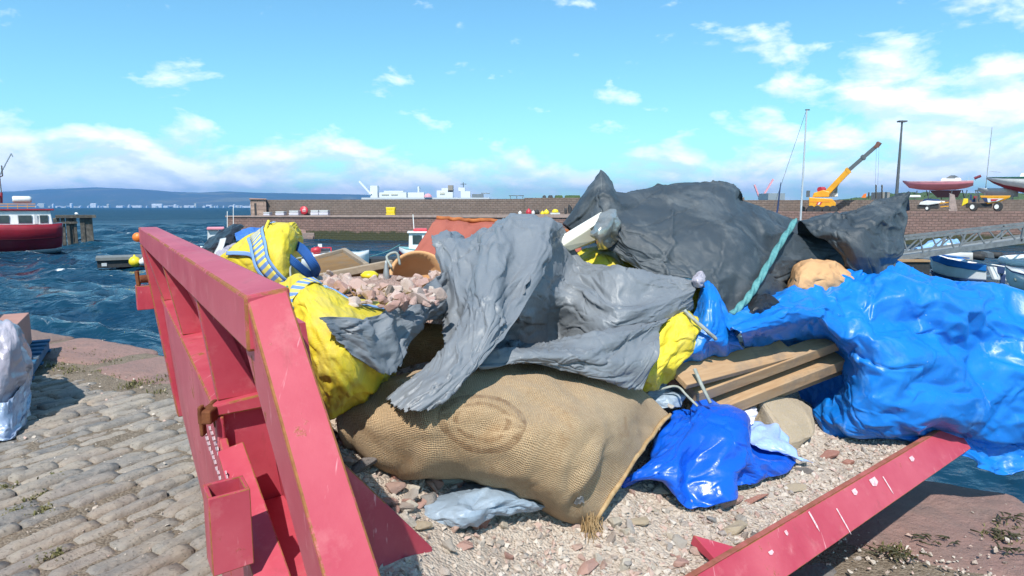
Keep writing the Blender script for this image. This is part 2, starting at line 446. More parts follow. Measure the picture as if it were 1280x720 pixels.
def mat_bag(name, shiny=False):
    m, t, b, tc = newmat(name); v = tc.outputs['Object']; uv = tc.outputs['UV']
    c = t.mix(t.ramp(t.noise(v, 4, 5, .6), [(.3, 0.), (.7, 1.)]), (.74, .60, .045), (.68, .52, .03))
    c = t.mix(t.ramp(t.noise(v, 6, 7, .72, .5), [(.46, 0.), (.70, .75)]), c, (.48, .40, .15))
    wx = t.n('ShaderNodeTexWave', Scale=90, Distortion=.2); t.l(uv, wx.inputs['Vector'])
    wy = t.n('ShaderNodeTexWave', Scale=90, Distortion=.2, bands_direction='Y'); t.l(uv, wy.inputs['Vector'])
    n1 = t.bump(t.noise(v, 14, 5, .6, .6), .35, .02)
    n2 = t.bump(t.math('MULTIPLY', wx.outputs[1], wy.outputs[1]), .35, .003, n1)
    setp(t, b, col=c, rough=.5, spec=.35, normal=n2)
    return m
M_YEL = mat_bag('yellow woven bag')
def mat_webbing(name, c1, c2, scale):
    m, t, b, tc = newmat(name); uv = tc.outputs['UV']
    wx = t.n('ShaderNodeTexWave', Scale=scale, Distortion=.6, bands_direction='X'); t.l(uv, wx.inputs['Vector'])
    c = t.mix(t.ramp(wx.outputs[1], [(.45, 0.), (.55, 1.)]), c1, c2)
    wy = t.n('ShaderNodeTexWave', Scale=120, Distortion=.3, bands_direction='DIAGONAL'); t.l(uv, wy.inputs['Vector'])
    setp(t, b, col=c, rough=.7, spec=.2, normal=t.bump(wy.outputs[1], .4, .003))
    return m
M_WEB = mat_webbing('dark blue webbing', (.01, .05, .22), (.03, .12, .38), 60)
M_TRIM = mat_webbing('blue and yellow stitched trim', (.16, .28, .58), (.76, .64, .16), 11)
M_TRIMB = mat_webbing('pale blue binding', (.12, .28, .62), (.30, .45, .72), 60)

def mat_burlap():
    m, t, b, tc = newmat('burlap weave'); v = tc.outputs['Object']; uv = tc.outputs['UV']
    d = t.noise(uv, 11, 5, .65, out=1)
    q = t.mix(.022, uv, d)
    wx = t.n('ShaderNodeTexWave', Scale=60, Distortion=1.6); wx.inputs['Detail Scale'].default_value = 2; t.l(q, wx.inputs['Vector'])
    wy = t.n('ShaderNodeTexWave', Scale=52, Distortion=1.6, bands_direction='Y'); t.l(q, wy.inputs['Vector'])
    wv = t.math('MULTIPLY', wx.outputs[1], wy.outputs[1])
    thr = t.math('MAXIMUM', wx.outputs[1], wy.outputs[1])
    c = t.mix(t.ramp(t.noise(v, 5, 5, .6), [(.3, 0.), (.7, 1.)]), (.40, .265, .145), (.52, .37, .22))
    c = t.mix(t.ramp(t.noise(uv, 70, 3, .6), [(.3, .0), (.8, .5)]), c, (.62, .46, .28))
    c = t.mix(t.ramp(thr, [(.3, .75), (.75, 0.)]), c, (.17, .10, .045))
    c = t.mix(t.ramp(t.noise(v, 6.5, 6, .7, .4), [(.57, 0.), (.70, .6)]), c, (.30, .17, .075))
    # printed oval mark: ring with a bean-like seam
    sx = t.n('ShaderNodeSeparateXYZ'); t.l(t.map(uv, (1, 1, 1), (0, 0, 0), (-.475, -.50, 0)), sx.inputs[0])
    X = t.math('DIVIDE', sx.outputs[0], .145); Y = t.math('DIVIDE', sx.outputs[1], .105)
    rr = t.math('SQRT', t.math('ADD', t.math('MULTIPLY', X, X), t.math('MULTIPLY', Y, Y)))
    ring = t.ramp(t.math('MULTIPLY', rr, .5), [(.0, .25), (.26, .30), (.275, .9), (.32, .9), (.335, .25), (.40, .3), (.42, 1.), (.49, 1.), (.505, 0.)])
    # three lozenge gaps between bean halves
    seam = t.math('ABSOLUTE', t.math('SUBTRACT', t.math('ABSOLUTE', Y), t.math('MULTIPLY', t.math('COSINE', t.math('MULTIPLY', X, 1.5)), .38)))
    seamf = t.math('MULTIPLY', t.ramp(seam, [(.0, 1.), (.09, 0.)]), t.ramp(rr, [(.9, 1.), (.97, 0.)]))
    inkm = t.math('MAXIMUM', t.math('MULTIPLY', ring, .75), 0.0)
    ink = t.math('MULTIPLY', t.math('SUBTRACT', inkm, t.math('MULTIPLY', seamf, .9), True), t.ramp(t.noise(uv, 26, 5, .7), [(.35, .25), (.62, .9)]))
    ink2 = 0.0
    c = t.mix(t.math('MAXIMUM', ink, ink2), c, (.13, .06, .022))
    hgt = t.math('ADD', t.math('MULTIPLY', t.math('ADD', wx.outputs[1], wy.outputs[1]), .6), t.math('MULTIPLY', t.noise(uv, 60, 3, .6), .5))
    n0 = t.bump(t.noise(v, 10, 4, .6), .35, .02)
    setp(t, b, col=c, rough=.95, spec=.1, normal=t.bump(hgt, .8, .0035, n0), sheen=.15)
    return m
M_BURLAP = mat_burlap()
M_FIBRE = plain('frayed jute', (.44, .31, .17), (.30, .19, .09), 30, .95, .4, 200, .003, spec=.1)

def mat_stone(name, cols, scale=9, per_island=False, rough=.88):
    m, t, b, tc = newmat(name); v = tc.outputs['Object']
    if per_island:
        g = t.n('ShaderNodeNewGeometry'); rnd = g.outputs['Random Per Island']
    else:
        g = t.n('ShaderNodeObjectInfo'); rnd = g.outputs['Random']
    n = len(cols)
    base = t.ramp(rnd, [(i / n, c) for i, c in enumerate(cols)], 'CONSTANT')
    off = t.n('ShaderNodeVectorMath', operation='ADD'); t.l(v, off.inputs[0])
    cm = t.n('ShaderNodeCombineXYZ'); 
    for k in range(3): t.l(t.math('MULTIPLY', rnd, 37. + 11 * k), cm.inputs[k])
    t.l(cm.outputs[0], off.inputs[1]); q = off.outputs[0]
    c = t.mix(t.ramp(t.noise(q, scale * 3, 6, .7), [(.35, 0.), (.7, .55)]), base, (.42, .36, .31))
    c = t.mix(t.ramp(t.noise(q, scale * 9, 4, .7), [(.58, 0.), (.72, .5)]), c, (.12, .09, .08))
    setp(t, b, col=c, rough=rough, spec=.25, normal=t.bump(t.noise(q, scale * 6, 6, .72), .55, .02))
    return m
STONES = [(.38, .34, .30), (.44, .27, .22), (.24, .23, .225), (.50, .43, .34), (.40, .20, .16), (.54, .48, .40), (.34, .27, .23), (.40, .36, .33), (.50, .33, .27)]
PINKS = [(.60, .40, .35), (.66, .48, .43), (.56, .35, .31), (.70, .55, .49), (.58, .44, .39), (.72, .61, .54), (.50, .28, .24)]
M_STONE = mat_stone('mixed broken stone', STONES)
M_PINKSTONE = mat_stone('pink broken stone', PINKS)
M_GRIT = mat_stone('fine gravel', [(.56, .46, .38), (.62, .53, .45), (.46, .36, .30), (.68, .60, .52), (.40, .34, .30), (.56, .39, .33), (.54, .47, .40)], 20, True)
M_TANROCK = mat_stone('tan sandstone', [(.42, .33, .22)], 5)
M_DARKROCK = mat_stone('dark grey rock', [(.13, .115, .115)], 8)
M_REDROCK = mat_stone('red sandstone', [(.34, .12, .085)], 6)
M_WHITEROCK = mat_stone('pale rock', [(.55, .50, .44)], 6)
M_PALEREDROCK = mat_stone('pale pink rock', [(.48, .26, .21)], 6)
M_GREENROCK = mat_stone('greenish grey rock', [(.36, .38, .33)], 6)

def mat_dirt(name, a, b_, c_, sc=9):
    m, t, b, tc = newmat(name); v = tc.outputs['Object']
    c = t.mix(t.ramp(t.noise(v, sc, 7, .7), [(.32, 0.), (.66, 1.)]), a, b_)
    cell = t.voro(v, sc * 11, 'F1', 1)
    sp = t.n('ShaderNodeSeparateColor'); t.l(cell, sp.inputs[0])
    c = t.mix(t.math('MULTIPLY', sp.outputs[0], .55), c, c_)
    h = t.math('SUBTRACT', t.noise(v, sc * 5, 7, .75), t.math('MULTIPLY', t.voro(v, sc * 11), .8))
    setp(t, b, col=c, rough=.95, spec=.15, normal=t.bump(h, .9, .012))
    return m
M_RUBBLE = mat_dirt('sandy rubble', (.54, .45, .37), (.40, .32, .26), (.62, .54, .46), 9)
M_JOINT = mat_dirt('gritty joint fill', (.20, .155, .11), (.12, .095, .07), (.34, .28, .22), 7)
M_CONC = mat_dirt('quay concrete', (.17, .15, .135), (.24, .205, .18), (.30, .26, .23), 4)

def mat_sett():
    m, t, b, tc = newmat('stone setts'); v = tc.outputs['Object']
    g = t.n('ShaderNodeNewGeometry'); r = g.outputs['Random Per Island']
    base = t.ramp(r, [(0, (.21, .19, .175)), (.16, (.28, .24, .21)), (.33, (.18, .175, .17)), (.5, (.31, .25, .205)), (.66, (.24, .22, .20)), (.83, (.34, .295, .25))], 'CONSTANT')
    c = t.mix(t.ramp(t.noise(v, 14, 6, .7), [(.4, 0.), (.62, .65)]), base, (.36, .315, .27))
    c = t.mix(t.ramp(t.noise(v, 2.2, 6, .7, .5), [(.46, 0.), (.66, .7)]), c, (.44, .365, .285))
    c = t.mix(t.ramp(t.noise(v, 60, 3, .6), [(.56, 0.), (.72, .7)]), c, (.075, .065, .055))
    setp(t, b, col=c, rough=.8, spec=.3, normal=t.bump(t.noise(v, 32, 8, .76), 1.0, .016))
    return m
M_SETT = mat_sett()
def mat_coping():
    m, t, b, tc = newmat('pink sandstone coping'); v = tc.outputs['Object']
    g = t.n('ShaderNodeNewGeometry'); r = g.outputs['Random Per Island']
    base = t.ramp(r, [(0, (.33, .205, .175)), (.3, (.27, .18, .155)), (.6, (.35, .21, .18)), (.8, (.26, .195, .17))], 'CONSTANT')
    c = t.mix(t.ramp(t.noise(v, 3, 7, .7, .6), [(.38, 0.), (.68, .7)]), base, (.22, .165, .145))
    c = t.mix(t.ramp(t.noise(v, 28, 5, .7), [(.6, 0.), (.75, .6)]), c, (.48, .36, .31))
    setp(t, b, col=c, rough=.85, spec=.25, normal=t.bump(t.noise(v, 9, 9, .74), .95, .05))
    return m
M_COPING = mat_coping()
def mat_wall(name, rowh, bw, c1, c2, mort, ax=0, weed=True):
    m, t, b, tc = newmat(name); v = tc.outputs['Object']
    s = t.n('ShaderNodeSeparateXYZ'); t.l(v, s.inputs[0]); cb = t.n('ShaderNodeCombineXYZ')
    t.l(s.outputs[ax], cb.inputs[0]); t.l(s.outputs[2], cb.inputs[1]); q = cb.outputs[0]
    br = t.n('ShaderNodeTexBrick'); br.offset = .5
    br.inputs['Scale'].default_value = 1; br.inputs['Brick Width'].default_value = bw; br.inputs['Row Height'].default_value = rowh
    br.inputs['Mortar Size'].default_value = .022; br.inputs['Mortar Smooth'].default_value = .3
    br.inputs['Color1'].default_value = (*c1, 1); br.inputs['Color2'].default_value = (*c2, 1); br.inputs['Mortar'].default_value = (*mort, 1)
    t.l(t.mix(.10, q, t.noise(q, 1.1, 4, .6, out=1)), br.inputs['Vector'])
    c = t.mix(t.ramp(t.noise(v, 1.1, 7, .7, .4), [(.4, 0.), (.7, .75)]), br.outputs[0], tuple(x * .62 for x in c1))
    c = t.mix(t.ramp(t.noise(v, 5, 5, .7), [(.55, 0.), (.75, .6)]), c, tuple(min(1, x * 1.5) for x in c2))
    if weed:
        sz = t.n('ShaderNodeSeparateXYZ'); t.l(v, sz.inputs[0])
        wl = t.math('ADD', sz.outputs[2], t.math('MULTIPLY', t.noise(v, 1.5, 4, .6), .9))
        c = t.mix(t.ramp(t.math('DIVIDE', wl, 4.0), [(.33, .95), (.40, 0.)]), c, (.055, .06, .03))
    h = t.math('SUBTRACT', t.noise(v, 6, 6, .7), t.math('MULTIPLY', br.outputs[1], .8))
    setp(t, b, col=c, rough=.9, spec=.2, normal=t.bump(h, .8, .08))
    return m
M_PIER = mat_wall('red sandstone quay wall', .24, .52, (.27, .165, .14), (.205, .135, .115), (.13, .09, .078))
M_PARAPET = mat_wall('brown stone parapet', .24, .5, (.215, .165, .14), (.175, .14, .12), (.13, .10, .088), weed=False)
M_PIERTOP = plain('pier deck stone', (.34, .25, .215), (.26, .19, .165), 2, .9, .3, 6, .03)

def mat_wood(name, a, b_, axis_scale=(2, 30, 30), rough=.7, knots=True):
    m, t, b, tc = newmat(name); v = tc.outputs['Object']
    q = t.map(v, axis_scale)
    c = t.mix(t.ramp(t.noise(q, 1.2, 5, .65, .7), [(.3, 0.), (.7, 1.)]), a, b_)
    c = t.mix(t.ramp(t.noise(v, 6, 6, .7), [(.52, 0.), (.72, .7)]), c, tuple(x * .45 for x in a))
    c = t.mix(t.ramp(t.noise(v, 3, 6, .7), [(.5, 0.), (.7, .5)]), c, (.30, .27, .23))
    setp(t, b, col=c, rough=rough, spec=.3, normal=t.bump(t.noise(q, 2.5, 4, .6), .35, .004))
    return m
M_WOOD = mat_wood('sawn softwood', (.34, .205, .11), (.46, .31, .18))
M_WOODD = mat_wood('weathered brown wood', (.30, .18, .09), (.40, .25, .13))
M_CRATE = mat_wood('brown plywood', (.17, .095, .035), (.25, .145, .055), (3, 3, 12))
M_CRATEEDGE = mat_wood('grey timber edge', (.38, .30, .22), (.30, .23, .16))
M_JETTY = mat_wood('dark wet timber', (.05, .045, .038), (.11, .095, .075), (6, 6, 1.5))
M_WHITE = plain('white painted metal', (.72, .72, .70), (.60, .61, .60), 3, .4, .05, 30)
M_GRP = plain('white hull paint', (.78, .79, .78), (.66, .67, .66), 2, .35, .03, 20)
M_HULLRED = plain('red hull paint', (.30, .012, .025), (.22, .012, .02), 1.2, .35, .05, 10)
M_REDPAINT = plain('bright red paint', (.55, .03, .05), (.42, .03, .04), 4, .4, .05)
M_PINK = plain('pink faded hull', (.72, .27, .32), (.64, .22, .27), 1.5, .45, .04, 8)
M_YELLOW = plain('yellow machine paint', (.72, .34, .012), (.62, .27, .01), 2, .4, .05, 20)
M_LEMON = plain('bright yellow plastic', (.78, .62, .02), (.70, .52, .02), 5, .4, .05)
M_ORANGE = plain('orange plastic', (.75, .20, .03), (.65, .15, .02), 5, .45, .05)
M_BLACK = plain('black rubber', (.02, .02, .022), (.035, .035, .035), 8, .7, .1)
M_STEEL = plain('galvanised steel', (.36, .38, .39), (.28, .30, .31), 5, .45, .05, 30, metal=.4)
M_DKSTEEL = plain('dark grey steel', (.07, .08, .09), (.10, .11, .12), 5, .5, .05)
M_GLASS = plain('dark window glass', (.03, .05, .055), (.05, .075, .08), 2, .12, 0, spec=.8)
M_BLUEPAINT = plain('blue boat paint', (.012, .15, .48), (.02, .18, .54), 4, .4, .05)
M_NAVY = plain('dark navy canvas', (.012, .03, .10), (.02, .05, .14), 4, .7, .1)
M_TEALROPE = plain('teal rope fibre', (.06, .22, .235), (.12, .31, .31), 60, .8, .3, 300, .002)
M_ROPE = plain('grey rope fibre', (.34, .36, .33), (.24, .27, .25), 60, .85, .3, 300, .002)
M_CARD = plain('pinkish brown blocks', (.42, .225, .18), (.36, .19, .155), 6, .8, .2, 60, .003)
M_PALLET = mat_wood('blue painted pallet', (.012, .085, .19), (.03, .14, .26), (8, 8, 8))
M_WEED = plain('dry weeds', (.10, .105, .03), (.19, .16, .07), 14, .8, 0)
M_MOSS = plain('yellow green moss', (.20, .19, .04), (.12, .13, .03), 30, .9, .6, 90, .01)
M_SEAWEED = plain('dark seaweed', (.035, .035, .012), (.06, .05, .02), 20, .6, .3)
M_CHROME = plain('dented bare metal', (.62, .60, .55), (.38, .35, .30), 9, .32, .3, 14, .02, metal=.75)
M_DIRTYWHITE = plain('dirty white enamel', (.76, .76, .72), (.58, .58, .50), 3, .4, .15, 12, .01, dirt=(.32, .27, .16), dirt_lo=.62, dirt_hi=.8)
M_CREAM = plain('creamy yellowed plastic', (.50, .48, .36), (.58, .56, .46), 4, .5, .1)
M_HEDGE = plain('dark green scrub', (.035, .07, .025), (.06, .10, .035), .15, .9, .8, .6, 1.0)
M_HILL = plain('moor hillside', (.055, .075, .035), (.09, .085, .05), .0015, .95, 0, dirt=(.16, .15, .07), dirt_scale=.0022, dirt_lo=.55, dirt_hi=.62)
M_GREENTRIM = plain('green painted gunwale', (.02, .10, .07), (.03, .13, .09), 4, .5, .05)
M_PALEGREY = plain('pale grey paint', (.55, .57, .58), (.48, .50, .51), 2, .5, .05)
M_FADEPINK = plain('salmon crane paint', (.75, .33, .36), (.68, .30, .33), 2, .5, 0)
# ---------- camera, sun, sky
cd = bpy.data.cameras.new('camera'); cam = bpy.data.objects.new('camera', cd); COL.objects.link(cam)
cam.location = (0, 0, CAM_H); cam.rotation_euler = (R(90) - PITCH, 0, 0)
cd.sensor_width = 36; cd.lens = FPX / 1280 * 36; cd.clip_start = .05; cd.clip_end = 60000
SC.camera = cam
SUN_AZ, SUN_EL = R(189), R(51)
sv = Vector((math.sin(SUN_AZ) * math.cos(SUN_EL), math.cos(SUN_AZ) * math.cos(SUN_EL), math.sin(SUN_EL)))
sl = bpy.data.lights.new('sun', 'SUN'); sl.energy = 5.0; sl.angle = R(.55); sl.color = (1, .955, .88)
so = bpy.data.objects.new('sun', sl); COL.objects.link(so); so.rotation_euler = sv.to_track_quat('Z', 'Y').to_euler(); so.location = (0, -5, 20)
w = bpy.data.worlds.new('World'); SC.world = w; w.use_nodes = True
t = NT(w.node_tree); bg = w.node_tree.nodes['Background']
sky = t.n('ShaderNodeTexSky'); sky.sky_type = 'NISHITA'; sky.sun_disc = False
sky.sun_elevation = SUN_EL; sky.sun_rotation = SUN_AZ; sky.air_density = 1.0; sky.dust_density = .35; sky.ozone_density = 1.6
tc = t.n('ShaderNodeTexCoord'); D = tc.outputs['Generated']
sp = t.n('ShaderNodeSeparateXYZ'); t.l(D, sp.inputs[0])
el = t.math('MULTIPLY', t.math('ARCSINE', sp.outputs[2]), 57.2958)          # elevation in degrees
az = t.math('MULTIPLY', t.math('ARCTAN2', sp.outputs[0], sp.outputs[1]), 57.2958)
cb = t.n('ShaderNodeCombineXYZ'); t.l(az, cb.inputs[0]); t.l(t.math('MULTIPLY', el, 2.1), cb.inputs[1])
q = cb.outputs[0]
def gauss(x, c, s):
    d = t.math('DIVIDE', t.math('SUBTRACT', x, c), s)
    return t.math('EXPONENT', t.math('MULTIPLY', t.math('MULTIPLY', d, d), -1.0))
n1 = t.noise(q, .16, 8, .55, .2)
up = t.n('ShaderNodeVectorMath', operation='ADD'); up.inputs[1].default_value = (.5, 1.7, 0); t.l(q, up.inputs[0])
n1u = t.noise(up.outputs[0], .16, 8, .55, .2)
band = t.math('MULTIPLY', gauss(el, 2.0, 3.0), .215)
leftb = t.math('MULTIPLY', t.math('MULTIPLY', gauss(el, 4.0, 3.0), gauss(az, -36, 20)), .13)
blob = t.math('MULTIPLY', t.math('MULTIPLY', gauss(el, 8.0, 4.6), gauss(az, 33, 11.5)), .27)
wisp = t.math('MULTIPLY', t.math('MULTIPLY', gauss(el, 17.0, 3.0), gauss(az, 34, 6.0)), .13)
bias = t.math('ADD', t.math('ADD', band, leftb), t.math('ADD', blob, wisp))
dens = t.math('ADD', n1, bias)
cov = t.ramp(dens, [(.585, 0.), (.67, .5), (.80, 1.)])
lit = t.ramp(t.math('ADD', t.math('SUBTRACT', n1, n1u), .5), [(.42, 0.), (.60, 1.)])
ccol = t.mix(lit, (7.0, 8.2, 9.6), (10.8, 11.3, 11.7))
skc = t.mix(1.0, sky.outputs[0], (.84, 1.35, 1.37), 'MULTIPLY')
skc = t.mix(t.math('MULTIPLY', cov, t.ramp(el, [(.0, 0.), (.004, .9), (1, .95)])), skc, ccol)
t.l(skc, bg.inputs[0]); bg.inputs[1].default_value = .118
vs = SC.view_settings; vs.view_transform = 'Standard'; vs.look = 'None'; vs.exposure = .3; vs.gamma = 1; vs.use_curve_mapping = False
SC.display_settings.display_device = 'sRGB'
SC.cycles.max_bounces = 6; SC.cycles.diffuse_bounces = 3; SC.cycles.glossy_bounces = 3; SC.cycles.transmission_bounces = 4
SC.cycles.volume_bounces = 0; SC.cycles.use_denoising = True; SC.cycles.caustics_reflective = False; SC.cycles.caustics_refractive = False
SC.cycles.sample_clamp_indirect = 6

# ---------- the sea: a fan of rows that widen with distance, raised into wind waves
WZ = -2.2
th = np.radians(np.linspace(-64, 64, 620)); rr = 3.0 * np.power(30000 / 3.0, np.linspace(0, 1, 760) ** 1.0)
rr = np.concatenate([np.geomspace(3.2, 160, 600), np.geomspace(163, 30000, 110)])
RR, TH = np.meshgrid(rr, th, indexing='ij')
X = RR * np.sin(TH); Y = RR * np.cos(TH); Z = np.zeros_like(X)
sp_r = np.gradient(rr)[:, None] * np.ones_like(X)
g = np.random.default_rng(11); DX = np.zeros_like(X); DY = np.zeros_like(X)
calm = 1 / (1 + np.exp(-(-.42 * Y + 2 - X) / 4.0)); calm = .22 + .78 * calm
for k in range(64):
    lam = .45 * (9 / .45) ** g.random(); a = .0145 * lam ** .85 * (0.6 + .8 * g.random()); 
    if lam < 3: a *= .8
    dr = R(205) + g.normal(0, .5); kk = 2 * math.pi / lam; ph = g.random() * 6.28
    at = np.clip(lam / (2.4 * sp_r) - 1, 0, 1) * calm
    arg = kk * (X * math.sin(dr) + Y * math.cos(dr)) + ph
    Z += a * at * np.cos(arg); DX -= a * at * .8 * math.sin(dr) * np.sin(arg); DY -= a * at * .8 * math.cos(dr) * np.sin(arg)
m, t, b, tc = newmat('harbour water'); v = tc.outputs['Object']
at = t.n('ShaderNodeAttribute'); at.attribute_name = 'crest'
lg = t.noise(t.map(v, (.022, .045, 1)), 1, 4, .6)
c = t.mix(t.ramp(lg, [(.35, 0.), (.65, 1.)]), (.004, .029, .062), (.006, .043, .074))
fo = t.noise(t.map(v, (.5, .9, 1), (0, 0, .3)), 1, 6, .68, .6)
fm = t.ramp(t.math('ADD', fo, t.math('MULTIPLY', at.outputs['Fac'], .20)), [(.815, 0.), (.865, 1.)])
fine = t.ramp(t.noise(v, 5, 4, .7), [(.35, .15), (.6, 1.)])
foam = t.math('MULTIPLY', fm, fine)
c = t.mix(foam, c, (.75, .80, .82))
h1 = t.noise(t.map(v, (1.0, 1.6, 1), (0, 0, .35)), 2.2, 5, .62, .3); h2 = t.noise(t.map(v, (1, 1.5, 1), (0, 0, .3)), .42, 5, .6, .3)
h4 = t.noise(t.map(v, (1, 1.5, 1), (0, 0, .3)), .03, 4, .6, .3)
h3 = t.noise(t.map(v, (1, 1.5, 1), (0, 0, .3)), .11, 5, .6, .3)
nr = t.bump(h4, .9, 9.0, t.bump(h3, .9, 2.8, t.bump(h2, .6, .5, t.bump(h1, .38, .14))))
vl = t.n('ShaderNodeVectorMath', operation='LENGTH'); t.l(v, vl.inputs[0]); far = t.ramp(t.math('DIVIDE', vl.outputs['Value'], 400.0), [(.08, 0.), (.6, 1.)])
setp(t, b, col=c, rough=t.math('ADD', t.math('MULTIPLY', foam, .6), t.math('ADD', t.math('MULTIPLY', far, .36), .09)), spec=t.math('SUBTRACT', .5, t.math('MULTIPLY', far, .28)), normal=nr); b.inputs['IOR'].default_value = 1.33
M_SEA = m
mb = MB(); mb.grid(np.stack([X + DX, Y + DY, Z + WZ], -1)); mb.uv = {}
sea = mb.build('sea', M_SEA, smooth=True, recalc=False, origin=(0, 0, WZ)); tag(sea, 'choppy dark blue sea and harbour water with small whitecaps', 'water', kind='structure')
ca = sea.data.attributes.new('crest', 'FLOAT', 'POINT')
ca.data.foreach_set('value', np.clip(Z / .28, 0, 1).reshape(-1).astype(np.float32))
bm = bmesh.new(); bm.from_mesh(sea.data)
if sum(f.normal.z for f in list(bm.faces)[:50]) < 0: bmesh.ops.reverse_faces(bm, faces=bm.faces)
bm.to_mesh(sea.data); bm.free()

# ---------- the quay we stand on; a runs along its edge, b from the edge inland
E0 = Vector((-5.0, 7.57, 0)); EA = Vector((.882, -.471, 0)); EB = Vector((-.471, -.882, 0))
def Q(a, b_, z=0.0): return E0 + EA * a + EB * b_ + Vector((0, 0, z))
mb = MB(); o4 = [Q(-70, .12, -.075), Q(70, .12, -.075), Q(70, 70, -.075), Q(-70, 70, -.075)]
n = 60
A = np.concatenate([np.linspace(-70, -8, 8)[:-1], np.linspace(-8, 22, 90), np.linspace(22, 70, 8)[1:]]); Bq = np.concatenate([np.linspace(.1, 9, 40), np.linspace(9, 70, 8)[1:]])
X = np.array([[Q(a, b_, -.027 + .024 * mnoise.noise((a * 1.7, b_ * 1.7, 3)) + .012 * mnoise.noise((a * 6, b_ * 6, 3))) for b_ in Bq] for a in A])
mb.grid(X); mb.uv = {}
qg = mb.build('quay_ground', M_JOINT, smooth=True, origin=(0, 0, 0)); tag(qg, 'gritty earth bed of the old stone quay', 'ground', kind='structure')
bm = bmesh.new(); bm.from_mesh(qg.data)
if list(bm.faces)[5].normal.z < 0: bmesh.ops.reverse_faces(bm, faces=bm.faces)
bm.to_mesh(qg.data); bm.free()
mb = MB(); mb.prism([Q(-70, .0, -.1), Q(70, .0, -.1), Q(70, 1.0, -.1), Q(-70, 1.0, -.1)], (0, 0, -4.5))
tag(mb.build('near_quay_wall', M_PIER), 'sandstone face of the cobbled quay dropping to the water', 'quay wall', kind='structure')

# setts: rounded stones in courses that run square to the edge
def sett(mb, a0, a1, b0, b1, z, g):
    nx, ny = 6, 9
    vs = []; cx, cy = (a0 + a1) / 2, (b0 + b1) / 2; hx, hy = (a1 - a0) / 2, (b1 - b0) / 2
    rot = g.normal(0, .025); tx, ty = g.normal(0, .05), g.normal(0, .025); sd = g.random() * 50
    for i in range(nx + 2):
        for j in range(ny + 2):
            u = -1 + 2 * (min(max(i, 1), nx) - 1) / (nx - 1); w_ = -1 + 2 * (min(max(j, 1), ny) - 1) / (ny - 1)
            cor = 1 - .05 * (abs(u) ** 6) * (abs(w_) ** 6)
            x, y = u * hx * cor, w_ * hy * cor
            wob = mnoise.noise((x * 9 + sd, y * 9, sd)) * .016
            wob2 = mnoise.noise((y * 9 + sd, x * 9, sd + 9)) * .016
            zz = z - .013 * (abs(u) ** 6) - .010 * abs(w_) ** 10 + tx * x + ty * y + mnoise.noise((x * 14 + sd, y * 14, sd)) * .013 + mnoise.noise((x * 40 + sd, y * 40, sd)) * .004
            if i in (0, nx + 1) or j in (0, ny + 1): zz = z - .09; x *= 1.03; y *= 1.02
            x, y = x + wob, y + wob2
            xr, yr = x * math.cos(rot) - y * math.sin(rot), x * math.sin(rot) + y * math.cos(rot)
            vs.append(Q(cx + xr, cy + yr, zz))
    m_ = ny + 2
    mb.add(vs, [(i * m_ + j, i * m_ + j + 1, (i + 1) * m_ + j + 1, (i + 1) * m_ + j) for i in range(nx + 1) for j in range(ny + 1)])
g = np.random.default_rng(5); mb = MB(); a = -7.0
while a < 13.5:
    wd = .108 + g.normal(0, .010); b0 = 1.02 + g.random() * .22 if a < 6.6 else 1.9
    while b0 < 6.4:
        ln = .22 + g.random() * .22
        if g.random() > .035:
            zz = -.005 + g.normal(0, .008) + .018 * mnoise.noise((a * .8, b0 * .8, 0))
            sett(mb, a + .006, a + wd - .006, b0 + .006, b0 + ln - .008, zz, g)
        b0 += ln
    a += wd
cob = mb.build('cobblestones', M_SETT, smooth=True, recalc=False, origin=(0, 0, 0)); tag(cob, 'worn grey stone setts laid in slanting courses', 'paving', kind='structure')
bm = bmesh.new(); bm.from_mesh(cob.data); 
if bm.faces[:][20].normal.z < 0: bmesh.ops.reverse_faces(bm, faces=bm.faces)
bm.to_mesh(cob.data); bm.free()

def slab(mb, a0, a1, b0, b1, z, th_, g, edge=.05):
    n_, m_ = 34, 22; sd = g.random() * 90; vs = []
    for i in range(n_ + 2):
        for j in range(m_ + 2):
            u = (min(max(i, 1), n_) - 1) / (n_ - 1); w_ = (min(max(j, 1), m_) - 1) / (m_ - 1)
            U, W_ = 2 * u - 1, 2 * w_ - 1
            x = a0 + (a1 - a0) * u; y = b0 + (b1 - b0) * w_
            cor = (abs(U) * abs(W_)) ** 5 * .06
            x -= U * cor; y -= W_ * cor
            y += mnoise.noise((x * 1.6 + sd, w_ * 2, 0)) * .055 * abs(W_); x += mnoise.noise((u * 2, y * 2 + sd, 4)) * .05 * abs(U)
            zz = z - edge * max(abs(U) ** 12, abs(W_) ** 6) + mnoise.noise((x * 1.6, y * 1.6, sd)) * .032 + mnoise.noise((x * 6, y * 6, sd)) * .012 + mnoise.noise((x * 15, y * 15, sd)) * .005
            if i in (0, n_ + 1) or j in (0, m_ + 1): zz = z - th_
            vs.append(Q(x, y, zz))
    k = m_ + 2
    mb.add(vs, [(i * k + j, i * k + j + 1, (i + 1) * k + j + 1, (i + 1) * k + j) for i in range(n_ + 1) for j in range(m_ + 1)])
g = np.random.default_rng(21); mb = MB(); a = -16.0
while a < 24:
    ln = 1.25 + g.random() * .9
    slab(mb, a + .02, a + ln - .03, -.06 + g.normal(0, .03), .80 + g.normal(0, .07) + (.16 if a > 6 else 0), .0 + g.normal(0, .015), .35, g)
    a += ln
cp = mb.build('coping_paving', M_COPING, smooth=True, recalc=False, origin=(0, 0, 0)); tag(cp, 'broad worn pink sandstone slabs along the quay edge', 'paving', kind='structure')
mb = MB(); a = 6.7
while a < 14:
    ln = .9 + g.random() * .8
    slab(mb, a + .03, a + ln - .03, 1.03 + g.normal(0, .02), 2.05 + g.normal(0, .05), -.012 + g.normal(0, .012), .2, g, .03); a += ln
